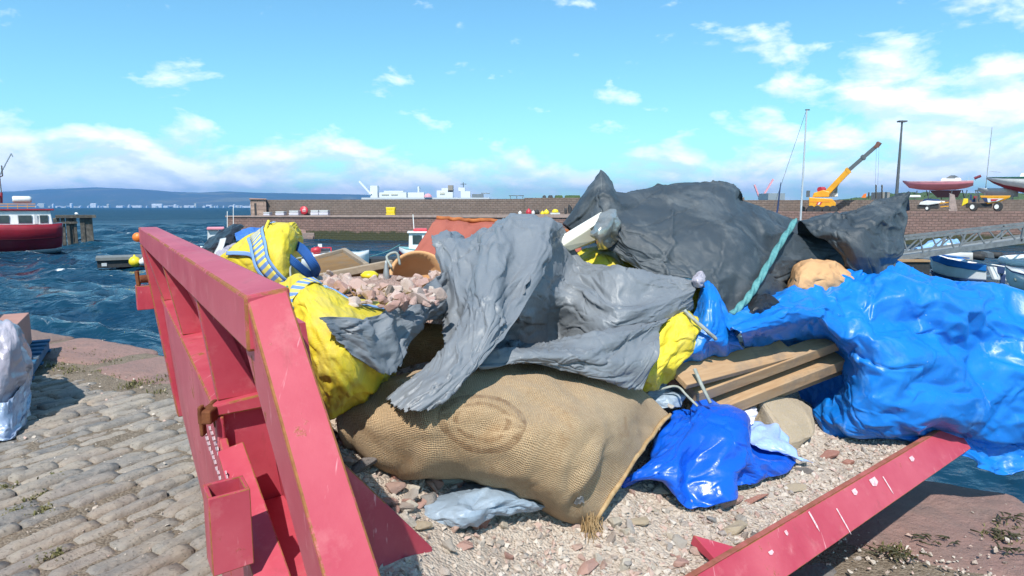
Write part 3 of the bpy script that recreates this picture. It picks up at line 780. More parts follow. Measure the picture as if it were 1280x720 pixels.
M_FLAG = plain('grey flagstone', (.15, .14, .135), (.21, .185, .165), 5, .85, .6, 18, .02, dirt=(.30, .26, .21), dirt_lo=.56)
fp = mb.build('flagstone_paving', M_FLAG, smooth=True, recalc=False, origin=(0, 0, 0)); tag(fp, 'grey flagstones inside the pink edge slabs', 'paving', kind='structure')
for o in (cp, fp):
    bm = bmesh.new(); bm.from_mesh(o.data)
    if bm.faces[:][40].normal.z < 0: bmesh.ops.reverse_faces(bm, faces=bm.faces)
    bm.to_mesh(o.data); bm.free()

# chippings and weeds lying in the joints
def pebble_mesh(seed, n=11, sq=(1, .8, .6)):
    g = np.random.default_rng(seed); p = g.standard_normal((n, 3)); p /= np.linalg.norm(p, axis=1, keepdims=True)
    p *= np.array(sq) * (.8 + .3 * g.random((n, 1)))
    q = MB(); q.hull([tuple(x) for x in p]); return np.array(q.v), q.f
PEB = [pebble_mesh(k, 9 + k % 5, (1, .55 + .08 * (k % 5), .45 + .07 * (k % 4))) for k in range(14)]
def scatter(mb, pts, sizes, g, sink=.15):
    for p, s_ in zip(pts, sizes):
        V, F = PEB[g.integers(len(PEB))]
        Rm = np.array(Matrix.Rotation(g.random() * 6.28, 3, 'Z') @ Matrix.Rotation(g.normal(0, .5), 3, 'X') @ Matrix.Rotation(g.normal(0, .5), 3, 'Y'))
        W_ = (V * s_) @ Rm.T + np.array(p)
        W_[:, 2] += s_ * (.5 - sink)
        mb.add(W_.tolist(), F)
g = np.random.default_rng(31); mb = MB(); pts = []; sz = []
for k in range(7500):
    if k % 10 == 0: cx, cy = g.uniform(-3, 9), g.uniform(.9, 5.5)
    a_, b_ = (cx + g.normal(0, .17), cy + g.normal(0, .17)) if k % 3 else (g.uniform(-5, 10.5), g.uniform(.75, 6))
    if b_ < .72: continue
    pts.append(Q(a_, b_, -.012 if k % 2 else -.03)); sz.append(.006 + .010 * g.random() ** 3 + (.012 if g.random() < .03 else 0))
for k in range(900):
    a_ = g.uniform(6.8, 10.5); b_ = 1.0 + g.normal(0, .07) if k % 3 else g.uniform(.1, 2)
    pts.append(Q(a_, b_, .0 if k % 3 == 0 else -.02)); sz.append(.006 + .016 * g.random() ** 3)
scatter(mb, pts, sz, g)
tag(mb.build('stone_chippings', M_GRIT, recalc=False, origin=(0, 0, 0)), 'pale stone chippings and grit scattered over the setts', 'grit', kind='stuff')
def tufts(mb, c, n, r, h, g):
    for k in range(n):
        p = Vector(c) + Vector((g.normal(0, r), g.normal(0, r), 0)); an = g.random() * 6.28; ln = h * (.5 + g.random()); be = g.uniform(.2, 1.0)
        d = Vector((math.cos(an), math.sin(an), 0)); w_ = .0035 + .003 * g.random(); sd = Vector((-d.y, d.x, 0)) * w_
        q1 = p + d * ln * be * .4 + Vector((0, 0, ln * .6)); q2 = p + d * ln * be + Vector((0, 0, ln * (.9 - .5 * be)))
        mb.add([p - sd, p + sd, q1 + sd * .8, q1 - sd * .8, q2], [(0, 1, 2, 3), (3, 2, 4)])
mb = MB(); g = np.random.default_rng(8)
for k in range(40): tufts(mb, Q(g.uniform(-2.0, 4.0), .90 + g.normal(0, .06), -.03), 30, .05, .028, g)
for px, py, r_ in ((25, 640, .04), (55, 640, .03), (65, 695, .035), (68, 598, .03), (5, 612, .03), (110, 445, .12), (75, 438, .10), (130, 452, .12), (200, 475, .12), (180, 478, .1), (45, 622, .03), (1262, 660, .04), (1252, 672, .04), (1120, 690, .03)):
    tufts(mb, PZ(px, py, -.02), 60, r_, .026, g)
tag(mb.build('weeds', M_WEED, recalc=False, origin=(0, 0, 0)), 'dry green weeds growing in the joints of the quay paving', 'weeds', kind='stuff')

# ---------- far shore
prof = [(-700, 247), (-300, 246), (-60, 243), (20, 240), (60, 237), (120, 235.3), (170, 237), (215, 240), (250, 241.5), (285, 240.2), (330, 241.6), (400, 243), (460, 244), (520, 249), (620, 253), (800, 254), (1000, 252), (1300, 251), (1700, 250), (2300, 252)]
pxs, pys = zip(*prof); FAR = 5200.0
cols = np.linspace(-640, 2250, 420); hts = np.interp(cols, pxs, pys)
rows = []
for k in range(14):
    f = k / 13; r_ = []
    for cx, hy in zip(cols, hts):
        d = FAR * (1 + .55 * f); pt = P(cx, 259.2, FAR); ang = math.atan2(pt.x, pt.y)
        top = max(3.0, (259.3 - hy) / 795 * FAR * 1.35)
        z = WZ + 3 + top * (math.sin(min(1, f / .62) * math.pi / 2) ** 1.5 if f < .62 else math.cos((f - .62) / .38 * 1.2)) * (1 + .10 * mnoise.noise((cx * .02, f * 5, 1)) * (1 - f))
        r_.append((math.tan(ang) * d, d, z if k else WZ - 2))
    rows.append(r_)
mb = MB(); mb.grid(np.array(rows)); mb.uv = {}
tag(mb.build('hills', M_HILL, smooth=True, origin=(0, 0, 0)), 'long low moorland hills across the firth', 'hills', kind='structure')
g = np.random.default_rng(3)
for k in range(58):
    px = 44 + (k / 57) * 280 + g.normal(0, 4); d = FAR * (.985 - .01 * (k % 3)); wpx = g.uniform(1.0, 3.0) if k % 3 else g.uniform(6, 17); hpx = g.uniform(1.2, 2.2) if k % 5 else g.uniform(2.5, 4.5)
    c0 = P(px, 259, d); mb = MB(); wd, hh = wpx / 795 * d, hpx / 795 * d
    mb.box((c0.x, d, WZ + hh / 2), (wd, 22, hh)); mb.hull([(c0.x + sx * wd / 2, d + sy * 12, WZ + hh) for sx in (-1, 1) for sy in (-1, 1)] + [(c0.x + sx * wd / 2, d, WZ + hh * 1.25) for sx in (-1, 1)])
    tag(mb.build('shore_building', M_GRP if k % 4 else M_CREAM), 'tiny white building in the row along the far shore', 'building', 'white buildings along the far shore')
# air
mb = MB(); mb.box((1500, 4200, 120), (15000, 9400, 246.5)); hz = mb.build('haze', [], origin=(0, 0, 0)); tag(hz, 'thin sea air', 'haze', kind='stuff')
m = bpy.data.materials.new('sea air'); m.use_nodes = True; t = NT(m.node_tree); m.node_tree.nodes.remove(m.node_tree.nodes['Principled BSDF'])
pv = t.n('ShaderNodeVolumePrincipled'); pv.inputs['Color'].default_value = (.14, .46, 1, 1); pv.inputs['Density'].default_value = 1.45e-4; pv.inputs['Anisotropy'].default_value = .2
t.l(pv.outputs[0], m.node_tree.nodes['Material Output'].inputs['Volume']); hz.data.materials.append(m); hz.display_type = 'WIRE'

mb = MB(); g = np.random.default_rng(61)
for px, py, n_ in ((1108, 688, 26), (1122, 694, 30), (1165, 672, 16), (1262, 648, 34), (1256, 668, 40), (1268, 690, 30), (1180, 680, 12)):
    c = PZ(px, py, .01)
    for k in range(n_ // 2):
        p = c + Vector((g.normal(0, .05), g.normal(0, .02), abs(g.normal(0, .006)))); an = g.random() * 6.28; d_ = Vector((math.cos(an), math.sin(an), 0)) * (.02 + .05 * g.random())
        mb.tube([p, p + d_ * .5 + Vector((0, 0, .012 * g.random())), p + d_ + Vector((g.normal(0, .01), g.normal(0, .01), 0))], [.004, .004, .001], 5)
tag(mb.build('seaweed', M_SEAWEED, smooth=True, origin=(0, 0, 0)), 'dark dried seaweed scraps caught in the joints of the edge slabs', 'seaweed', kind='stuff')
# ---------- the red skip
UD = Vector((-.5446, .8387, 0)); VD = Vector((.780, .625, 0))
A_ot = P(307, 372, 1.0); B_ot = P(173, 284, 3.4)
def E(s, v=0.0, dz=0.0):
    q = A_ot.lerp(B_ot, s) + VD * v
    q.z += dz; return q
LEN = (B_ot - A_ot).length
SBASE = PZ(867, 720, .49); SEND0 = PZ(1154, 550, .49)
SV = (SEND0 - SBASE).normalized()
SNEAR = SBASE - SV * 1.12; SEND = SEND0 + SV * .42
skip = thing('skip', 'big open red steel skip with chipped rusty paint, heaped with rubble and covers', 'skip', (0.3, 2.4, 0))
mb = MB()
mb.hull([E(-.002, -.003, .003), E(1, 0, 0), E(1, .09, 0), E(-.002, .070, .012), E(-.002, -.003, -.088), E(1, 0, -.087), E(1, .09, -.087), E(-.002, .070, -.088)])
mb.build('top_rail', SKIPM, skip, bevel=.005, seg=2, bev_mat=1)
mb = MB(); BL = P(404, 720, .80); BR = P(477, 720, .852)
def ext(a, b, z): f = (a.z - z) / (a.z - b.z); return a + (b - a) * f
AI = P(360, 362, 1.036); nrm_ = (AI - A_ot).cross(BL - A_ot); ra, rb_ = ray(477, 720); o_ = Vector((0, 0, CAM_H)); dr_ = Vector((ra, 1, -rb_)); BR = o_ + dr_ * (nrm_.dot(A_ot - o_) / nrm_.dot(dr_))
pl, pr = ext(A_ot, BL, .86), ext(AI, BR, .86)
mb.hull([A_ot, AI, pl, pr] + [q + UD * .155 for q in (A_ot, AI, pl, pr)])
mb.build('corner_post', SKIPM, skip, bevel=.004, bev_mat=1)
mb = MB(); mb.hull([Vector((q.x, q.y, zz)) for q in (pl, pr, pl + UD * .1, pr + UD * .1) for zz in (.0, .87)]); mb.build('leg', SKIPM, skip, bevel=.004, bev_mat=1)
mb = MB(); mb.hull([E(1, 0, -.09), E(1, .07, -.09), E(1, .12, -1.05), E(1, .2, -1.05), E(.97, 0, -.09), E(.97, .07, -.09), E(.97, .12, -1.05), E(.97, .2, -1.05)])
mb.build('corner_post', SKIPM, skip, bevel=.006, bev_mat=1)
mb = MB(); mb.hull([E(s, v + o, dz) for s in (.235, .972) for v, dz in ((.045, -.09), (.15, -.37)) for o in (0, .015)])
mb.build('end_panel', SKIPM, skip)
mb = MB(); mb.hull([E(s, v + o, dz) for s in (.06, .25) for v, dz in ((.13, -.085), (.21, -.8)) for o in (0, .012)])
mb.build('recess_panel', SKIPM, skip)
mb = MB(); mb.hull([E(s, v, dz) for s in (.236, .246) for v, dz in ((.052, -.398), (.16, -.398), (.06, -.9), (.225, -.9))]); mb.build('web_plate', SKIPM, skip)
mb = MB(); mb.hull([E(s, v, dz) for s in (.0, .232) for v in (.092, .205) for dz in (-.66, -.675)]); mb.build('recess_floor', SKIPM, skip)
for s_, th_ in ((.235, .012), (.56, .01), (.9, .05)):
    mb = MB(); mb.hull([E(s, v, dz) for s in (s_, s_ + th_) for v, dz in ((.006, -.088), (.07, -.088), (.03 + .05 * s_, -.362), (.17, -.362))])
    mb.build('stiffener', SKIPM, skip, bevel=.003, bev_mat=1)
mb = MB(); mb.hull([E(.225, .025, -.365), E(.97, .075, -.365), E(.225, .165, -.355), E(.97, .19, -.355), E(.225, .025, -.395), E(.97, .075, -.395), E(.225, .165, -.395), E(.97, .19, -.395)])
mb.build('ledge', SKIPM, skip, bevel=.005, bev_mat=1)
mb = MB(); mb.hull([E(s, v + o, dz) for s, v, dz in ((.225, .03, -.397), (.97, .082, -.397), (.225, .05, -1.0), (.97, .135, -1.0)) for o in (0, .02)])
mb.hull([E(s, v + o, dz) for s, v, dz in ((.0, .03, -.80), (.223, .034, -.45), (.0, .06, -1.0), (.223, .05, -1.0)) for o in (0, .02)])
mb.build('apron', SKIPM, skip, bevel=.004, bev_mat=1)
mb = MB(); mb.hull([E(.212, .025, -.47), E(.212, .088, -.458), E(-.02, .035, -.735), E(-.02, .105, -.715), E(.212, .025, -.52), E(.212, .088, -.52), E(-.02, .035, -.80), E(-.02, .105, -.80)])
mb.build('brace', SKIPM, skip, bevel=.004, bev_mat=1)
# pocket: open square tube
mb = MB(); c = E(.093, -.008, 0); X_ = (B_ot - A_ot).normalized(); X_.z = 0
for sx, sy, lx, ly in ((-.036, 0, .009, .078), (.036, 0, .009, .078), (0, -.0345, .063, .009), (0, .0345, .063, .009)):
    q = c + X_ * sx + VD * sy
    cs = [q + X_ * (i * lx / 2) + VD * (j * ly / 2) for i in (-1, 1) for j in (-1, 1)]
    mb.hull([Vector((p.x, p.y, zz)) for p in cs for zz in (A_ot.z - .415, A_ot.z - .575)])
mb.build('pocket', SKIPM, skip, bevel=.002, bev_mat=1)
mb = MB(); mb.bar(E(.218, .0, -.385), E(.245, .055, -.385), .034, .036); mb.bar(E(.222, -.004, -.355), E(.224, .0, -.435), .010, .024); mb.bar(E(.236, .03, -.36), E(.236, .04, -.43), .012, .03)
mb.build('hinge_lug', M_RUST, skip, bevel=.006)
mb = MB(); mb.hull([E(s, v, dz) for s in (.985, 1.01) for v in (-.035, .05) for dz in (-.31, -.44)])
mb.build('hook_bracket', SKIPM, skip, bevel=.004, bev_mat=1)
mb = MB(); mb.bar(E(.99, -.02, -.31), E(.99, -.025, -.23), .018, .018); mb.tube([E(.99, -.015, -.275), E(.99, .05, -.275)], .022, 10)
mb.build('latch_hook', M_RUST, skip, bevel=.004)
mb = MB(); mb.lathe([(.001, -.018), (.022, -.012), (.026, 0), (.022, .012), (.001, .018)], E(1.01, -.006, -.055), 14, M=Matrix.Rotation(R(90), 3, 'X'))
mb.build('reflector', M_ORANGE, skip, smooth=True)
g = np.random.default_rng(4)
ap0 = E(.223, .034, -.45); apn = (E(.0, .03, -.80) - ap0).cross(E(.223, .05, -1.0) - ap0).normalized(); oc = Vector((0, 0, CAM_H))
if apn.dot(oc - ap0) < 0: apn = -apn
def on_apron(px, py):
    a, b = ray(px, py); rd = Vector((a, 1, -b)); return oc + rd * ((ap0 - oc).dot(apn) / rd.dot(apn)) + apn * .003
for col_ in range(2):
    for k in range(11):
        if g.random() < .12: continue
        x0, y0 = 254 + 2.1 * k + 8.5 * col_, 533 + 6.2 * k + g.normal(0, .6); w_ = 4.5 + g.random() * 2.5
        mb = MB(); q_ = [on_apron(x0, y0), on_apron(x0 + w_ * .5, y0 - .8), on_apron(x0 + w_ * .62, y0 + 3.6 + g.random()), on_apron(x0 + w_ * .2, y0 + 4.6)]
        mb.prism(q_, apn * .0012); mb.build('white_paint_mark', M_WHITE_SCUFF, skip)
# side gusset next to the post, half buried
mb = MB(); gt = P(540, 684, 1.62); g0 = P(431, 580, 1.40)
mb.hull([q + UD * o for q in (g0, gt, g0 + Vector((.0, 0, -.75)), gt + Vector((.05, .04, -.5)), g0 - VD * .05) for o in (0, .01)])
mb.build('side_gusset', SKIPM, skip, bevel=.003, bev_mat=1)
SU = Vector((-SV.y, SV.x, 0)); UE = (B_ot - A_ot); UE.z = 0; UE.normalize()
mb = MB()
def srow(p, o, dz): q = p + SU * o; return Vector((q.x, q.y, q.z + dz))
mb.hull([srow(p, o, dz) for p in (SNEAR, SEND) for o, dz in ((0, -.004), (-.085, -.118), (-.07, -.124), (.014, -.010))])
mb.build('sill', SKIPM, skip, bevel=.003, bev_mat=1)
mb = MB(); mb.hull([srow(p, o, dz) for p in (SNEAR, SEND) for o, dz in ((-.001, 0), (.017, .003), (.017, -.012), (-.001, -.003))]); mb.build('sill_lip', [M_LIP, M_LIP], skip, bevel=.002, bev_mat=1)
for px, py, w_, h_ in ((1136, 572, 10, 5), (1086, 600, 16, 8), (1064, 613, 10, 6), (1010, 640, 3, 20), (1045, 636, 2, 26), (980, 664, 5, 5), (960, 690, 9, 4), (1103, 596, 2, 18)):
    a = P(px, py, (SBASE + SV * 1.0).y); b_, c_ = ray(px, py)
    fn = SV.cross(SU * -.085 + Vector((0, 0, -.114))).normalized(); fn = fn if fn.z > 0 else -fn; rd = Vector((b_, 1, -c_)); oc = Vector((0, 0, CAM_H)); a = oc + rd * ((SNEAR - oc).dot(fn) / rd.dot(fn))
    dn = (SU * -.085 + Vector((0, 0, -.114))).normalized(); s1_, s2_ = w_ / 760 * a.y, h_ / 600 * a.y; mb = MB()
    mb.prism([a, a + SV * s1_, a + SV * s1_ * 1.1 + dn * s2_ * .7, a + SV * s1_ * .5 + dn * s2_, a + SV * s1_ * .05 + dn * s2_ * .8], fn * .0014)
    mb.build('bare_patch', M_WHITE_SCUFF, skip)
mb = MB(); c = PZ(905, 705, .49); mb.hull([c + SU * .03, c + SU * .03 + SV * .12, c + SU * .13 + Vector((0, 0, .035)) + SV * .02, c + SU * .03 - Vector((0, 0, .02)), c + SU * .03 + SV * .12 - Vector((0, 0, .02)), c + SU * .14 + SV * .02, c + SU * .14 + SV * .03])
mb.build('stub_gusset', SKIPM, skip, bevel=.002, bev_mat=1)
FARN = E(1, .2, 0); FARN.z = .49; FEND = FARN + SV * 2.2
mb = MB(); mb.hull([srow(p, o, dz) for p in (FARN, FEND) for o, dz in ((0, 0), (0, -.145), (-.05, -.145), (-.05, 0))]); mb.build('sill', SKIPM, skip)
mb = MB(); mb.hull([Vector((p.x, p.y, zz)) for p in (SNEAR + SU * .015, SEND + SU * .015, FARN - SU * .06, FEND - SU * .06) for zz in (.345, .36)]); mb.build('floor_plate', SKIPM, skip)
rx0, rx1 = SEND + SU * .02, FEND
mb = MB(); mb.bar(rx0 + Vector((0, 0, .03)), rx0 + Vector((-.12, .12, .62)), .09, .09); mb.bar(rx1 + Vector((0, 0, .03)), rx1 + Vector((.05, .05, .6)), .09, .09); mb.bar(rx0 + Vector((-.14, .14, .6)), rx1 + Vector((.05, -.05, .6)), .08, .09)
mb.build('end_frame', SKIPM, skip, bevel=.004, bev_mat=1)
mb = MB(); mb.bar(P(1108, 322, 3.62), P(1127, 348, 3.56), .05, .05); mb.bar(P(1127, 348, 3.56), P(1150, 385, 3.5), .05, .05)
mb.build('corner_bar', SKIPM, skip, bevel=.004, bev_mat=1)
for o in (.5, 1.9):
    mb = MB(); a_, b_ = SNEAR + SU * o + SV * .25, SEND + SU * min(o, 1.2) - SV * (.3 if o < 1 else .9)
    mb.bar(Vector((a_.x, a_.y, .172)), Vector((b_.x, b_.y, .172)), .12, .34); mb.build('skid', SKIPM, skip)

# ---------- rubble filling the skip
def smst(x): x = max(0., min(1., x)); return x * x * (3 - 2 * x)
def rub_z(x, y):
    d = Vector((x, y, 0)) - Vector((SNEAR.x, SNEAR.y, 0)); w_ = d.dot(SU); k = d.dot(SV)
    z = .455 + .25 * math.exp(-(max(k, 0) / .55) ** 2) * smst(w_ / .2 + .3) + .33 * smst(w_ / 1.15) + .10 * smst((w_ - .9) / .8)
    z -= .10 * smst((k - 2.2) / .8) * smst(w_ / .5)
    return z + .030 * mnoise.noise((x * 3.1, y * 3.1, 1)) * smst(w_ / .25) + .012 * mnoise.noise((x * 9, y * 9, 5))
def on_rub(px, py):
    a, b = ray(px, py); d = 1.0
    for _ in range(700):
        if CAM_H - b * d < rub_z(a * d, d): break
        d += .006
    return P(px, py, d)
ks = np.linspace(.0, (SEND - SNEAR).length - .2, 150); ws = np.linspace(.016, 2.3, 110)
Xr = np.zeros((150, 110, 3))
for i, k in enumerate(ks):
    for j, w_ in enumerate(ws):
        lim = 2.75 - .45 * max(0, k - 1.2)
        q = SNEAR + SV * (k - .06 + .23 * smst((w_ - .12) / .4)) + UE * (w_ * lim / 2.75); Xr[i, j] = (q.x, q.y, rub_z(q.x, q.y))
mb = MB(); mb.grid(Xr); mb.uv = {}
hp = mb.build('rubble_heap', M_RUBBLE, smooth=True, origin=(0, 0, 0)); tag(hp, 'sandy pinkish beige rubble heaped in the red skip', 'rubble', kind='stuff')
bm = bmesh.new(); bm.from_mesh(hp.data)
if bm.faces[:][200].normal.z < 0: bmesh.ops.reverse_faces(bm, faces=bm.faces)
bm.to_mesh(hp.data); bm.free()
g = np.random.default_rng(77); pts = []; sz = []
while len(pts) < 15000:
    k, w_ = g.uniform(.15, 3.3), g.random() ** 1.4 * 1.9 + .02
    q = SNEAR + SV * k + SU * w_
    dn = mnoise.noise((q.x * 2.3, q.y * 2.3, 8))
    if g.random() > .55 + dn: continue
    pts.append((q.x, q.y, rub_z(q.x, q.y))); sz.append(.005 + .014 * g.random() ** 3.2)
for q_ in range(2600):
    k, w_ = g.uniform(.15, 3.3), g.random() ** 1.3 * 1.7 + .03
    q = SNEAR + SV * k + SU * w_
    if g.random() < .45 + mnoise.noise((q.x * 1.7, q.y * 1.7, 20)): pts.append((q.x, q.y, rub_z(q.x, q.y))); sz.append(.010 + .012 * g.random() ** 2)
mb = MB(); scatter(mb, pts, sz, g, .25)
tag(mb.build('gravel', M_GRIT, recalc=False, origin=(0, 0, 0)), 'fine pale gravel covering the rubble in the skip', 'gravel', kind='stuff')
mb = MB(); pts = []; sz = []
for k in range(420):
    q = SNEAR + SV * g.uniform(0, 3.3) + SU * g.uniform(.0, .05); pts.append((q.x, q.y, .49)); sz.append(.003 + .006 * g.random() ** 2)

def rock_mesh(seed, n=14, sq=(1, .75, .6), bev=.10):
    g = np.random.default_rng(seed); p = g.standard_normal((n, 3)); p /= np.linalg.norm(p, axis=1, keepdims=True)
    p *= np.array(sq) * (.82 + .25 * g.random((n, 1)))
    bm = bmesh.new()
    for q in p: bm.verts.new(q)
    bmesh.ops.convex_hull(bm, input=bm.verts)
    bmesh.ops.dissolve_limit(bm, angle_limit=R(14), verts=bm.verts, edges=bm.edges)
    bmesh.ops.bevel(bm, geom=bm.edges[:], offset=bev, segments=2, profile=.6, affect='EDGES', clamp_overlap=True)
    bmesh.ops.triangulate(bm, faces=bm.faces)
    bmesh.ops.subdivide_edges(bm, edges=[e for e in bm.edges if e.calc_length() > .25], cuts=2, use_grid_fill=True)
    for v in bm.verts: v.co += v.co.normalized() * (mnoise.noise(v.co * 2.2 + Vector((seed, 0, 0))) * .09 + mnoise.noise(v.co * 7 + Vector((seed, 3, 0))) * .035)
    bmesh.ops.recalc_face_normals(bm, faces=bm.faces)
    me = bpy.data.meshes.new('rock'); bm.to_mesh(me); bm.free(); return me
ROCKS = [rock_mesh(100 + k, 11 + k % 6, (1, .62 + .07 * (k % 5), .5 + .08 * (k % 4))) for k in range(12)]
def rock(name, label, cat, p, r, mat, g, group=None, me=None, rot=None, scl=(1, 1, 1), lift=.45):
    me = (me or ROCKS[int(g.integers(len(ROCKS)))]).copy() if mat is not None else me
    me.materials.clear(); me.materials.append(mat)
    o = bpy.data.objects.new(name, me); COL.objects.link(o)
    o.scale = (r * scl[0], r * scl[1], r * scl[2]); o.location = Vector(p) + Vector((0, 0, r * lift * scl[2]))
    o.rotation_euler = rot if rot is not None else (g.normal(0, .4), g.normal(0, .4), g.random() * 6.28)
    return tag(o, label, cat, group)
g = np.random.default_rng(55); RM = {}
def stone_src(k, mat):
    key = (k, mat.name)
    if key not in RM:
        me = ROCKS[k].copy(); me.materials.append(mat); RM[key] = me
    return RM[key]
def loose_stone(p, r, mat, label, group, lift=.35, name='loose_stone'):
    o = bpy.data.objects.new(name, stone_src(int(g.integers(12)), mat)); COL.objects.link(o)
    o.scale = (r, r * g.uniform(.8, 1.1), r * g.uniform(.7, 1.1)); o.rotation_euler = (g.normal(0, .5), g.normal(0, .5), g.random() * 6.28)
    o.location = Vector(p) + Vector((0, 0, r * lift)); return tag(o, label, 'stone', group)
SRES = []
for k in range(175):
    if k < 95: px, py = g.uniform(440, 1120), g.uniform(560, 718)
    elif k < 135: px, py = g.normal(500, 36), g.uniform(575, 660)
    else: px, py = g.uniform(660, 900), g.uniform(600, 718)
    if px > 1115 - (py - 560) * 1.25 - 12: continue
    q = on_rub(px, py); r = .011 + .028 * g.random() ** 2.2
    if 440 < px < 560 and py < 670: r *= 1.25
    loose_stone(q, r, M_STONE, 'small angular stone lying loose on the rubble in the skip', 'loose stones on the rubble')
R_ = [(455, 590, .055, M_DARKROCK, 'dark grey rounded rock between the red gusset and the burlap sack', (1.1, .9, .9)),
      (496, 600, .042, M_REDROCK, 'long reddish stone standing in the rubble beside the dark grey rock', (1.2, .6, .8)),
      (521, 592, .034, M_GREENROCK, 'pale greenish stone under the lower edge of the burlap sack', (1, .8, 1)),
      (552, 603, .055, M_GREENROCK, 'flat grey green slab poking out from under the burlap sack', (1.3, .6, .35)),
      (575, 604, .038, M_PALEREDROCK, 'pale pink stone wedged between the sack and the grey blue film', (1, .9, .8)),
      (484, 690, .042, M_GREENROCK, 'upright grey stone leaning against the foot of the red gusset', (.7, .7, 1.2)),
      (598, 655, .042, M_REDROCK, 'half white half red rock sitting in front of the grey blue film', (1, .9, .9)),
      (828, 618, .048, M_GREENROCK, 'pale grey green rock at the lower left tip of the small blue sheet', (1, .8, .8)),
      (907, 631, .065, M_PALEREDROCK, 'large pale pink rock in front of the small blue sheet', (1.2, .8, .5)),
      (944, 628, .048, M_REDROCK, 'dark red sandstone wedge to the right of the large pale pink rock', (1.2, .55, .6)),
      (993, 612, .045, M_TANROCK, 'pointed cream stone near the middle of the red sill', (1.2, .8, .5)),
      (918, 664, .05, M_TANROCK, 'cream coloured stone below the dark red sandstone wedge', (1, .8, .7)),
      (800, 655, .045, M_TANROCK, 'cream stone half sunk in gravel beside the frayed sack corner', (1, .8, .6)),
      (582, 685, .036, M_PALEREDROCK, 'flat pink stone half buried in the gravel', (1.1, .8, .4)),
      (735, 712, .05, M_PALEREDROCK, 'pink stone at the bottom edge below the sack fringe', (1, .9, .5)),
      (850, 706, .036, M_PALEREDROCK, 'pinkish stone near the red stub gusset', (1, .9, .6)),
      (1034, 572, .05, M_REDROCK, 'reddish stone beneath the grey boulder on the gravel', (1.2, .8, .6)),
      (1062, 580, .035, M_REDROCK, 'small red stone to the right of the torn blue film', (1, .8, .6)),
      (1005, 590, .04, M_DARKROCK, 'dark stone under the torn pale blue film', (1.2, .8, .5)),
      (945, 672, .03, M_DARKROCK, 'small dark stone close to the rusty sill lip', (1, .8, .6)),
      (508, 655, .035, M_WHITEROCK, 'off white stone block beside the red gusset', (1.1, .8, .7)),
      (525, 662, .03, M_TANROCK, 'cream stone block touching the grey blue film', (1.1, .8, .8)),
      (530, 630, .04, M_PALEREDROCK, 'pink angular stone left of the grey blue film', (1.1, .7, .7)),
      (485, 632, .035, M_PALEREDROCK, 'pinkish stone behind the rusty edge of the gusset', (1.1, .8, .6))]
for px, py, r, mt, lb, sc in R_:
    q = on_rub(px, py); rock('rock', lb, 'rock', q, r * 1.2, mt, g, scl=sc, lift=.3, rot=(g.normal(0, .2), g.normal(0, .2), g.normal(.4, .5)))
# ---------- what lies on the rubble
def cloth_thing(name, label, cat, mats, grids, solid=.003, parent=None, group=None):
    mb = MB()
    for gx in grids:
        if isinstance(gx, tuple): mb.grid(gx[0], gx[1])
        else: mb.grid(gx)
    o = mb.build(name, mats, parent, smooth=True, recalc=False, solid=solid)
    if parent is None: tag(o, label, cat, group)
    return o
def strip(pts, width, n=40, side=None):
    """a band of webbing along a path"""
    C = np.array([[list(p)] for p in pts]); C = np.concatenate([C, C], 1)
    X = resample(C, n, 2); Y = X[:, 0]
    T = np.gradient(Y, axis=0); T /= np.linalg.norm(T, axis=1, keepdims=True)
    s_ = np.array(side if side is not None else (0, 0, 1.0)); sd = s_ - T * (T @ s_)[:, None]
    sd /= np.linalg.norm(sd, axis=1, keepdims=True) + 1e-9
    f = np.linspace(-.5, .5, 5)
    return (Y[:, None, :] + sd[:, None, :] * f[None, :, None] * width).transpose(1, 0, 2)

def camside0(X):
    N = normals(X); V = np.array([0, 0, CAM_H]) - X
    return N * np.sign((N * V).sum(2, keepdims=True))
# burlap sack
S_ROWS = [[(445, 560, 2.05), (505, 582, 2.1), (570, 594, 2.12), (640, 614, 2.15), (700, 636, 2.17), (744, 652, 2.12)],
          [(436, 567, 1.90), (500, 590, 1.905), (570, 599, 1.935), (640, 620, 1.965), (700, 645, 2.0), (741, 657, 2.03)],
          [(422, 537, 1.835), (498, 552, 1.765), (575, 567, 1.785), (652, 588, 1.82), (716, 613, 1.88), (757, 634, 2.02)],
          [(424, 506, 1.92), (502, 508, 1.79), (585, 515, 1.80), (674, 531, 1.85), (745, 558, 1.94), (790, 588, 2.16)],
          [(440, 486, 2.06), (512, 474, 1.98), (598, 470, 2.02), (690, 482, 2.09), (770, 510, 2.20), (812, 548, 2.34)],
          [(470, 476, 2.28), (540, 462, 2.32), (615, 452, 2.38), (700, 455, 2.46), (785, 478, 2.52), (832, 521, 2.50)],
          [(490, 492, 2.48), (550, 484, 2.55), (620, 475, 2.62), (700, 478, 2.68), (785, 498, 2.68), (834, 530, 2.58)]]
SX = resample(ctrl(S_ROWS), 84, 110)
SX = relax(SX, 1.03, 1.05, 120, .02, .3, .03, 9, 3)
SX = creases(SX, 26, .3, 1.0, (.08, .3), (.02, .06), (.005, .016), 71)
SX = blur(facets(SX, .20, .15, .010, .4, 5), 3)
SX = creases(SX, 30, 0., .5, (.05, .16), (.008, .02), (.001, .004), 72)
sack = thing('burlap_sack', 'full brown burlap sack with a dark printed oval, lying in front of the grey tarpaulin', 'sack', on_rub(600, 600))
mb = MB(); mb.grid(SX); mb.build('body', M_BURLAP, sack, smooth=True, recalc=False, solid=.004)
edge = SX[8:80, -1]; mb = MB(); mb.tube([Vector(p) + Vector((.002, -.004, .003)) for p in edge[::2]], .0085, 8, twist=.9, lobes=3, lob=.2)
mb.build('seam', M_FIBRE, sack, smooth=True)
g = np.random.default_rng(9); mb = MB()
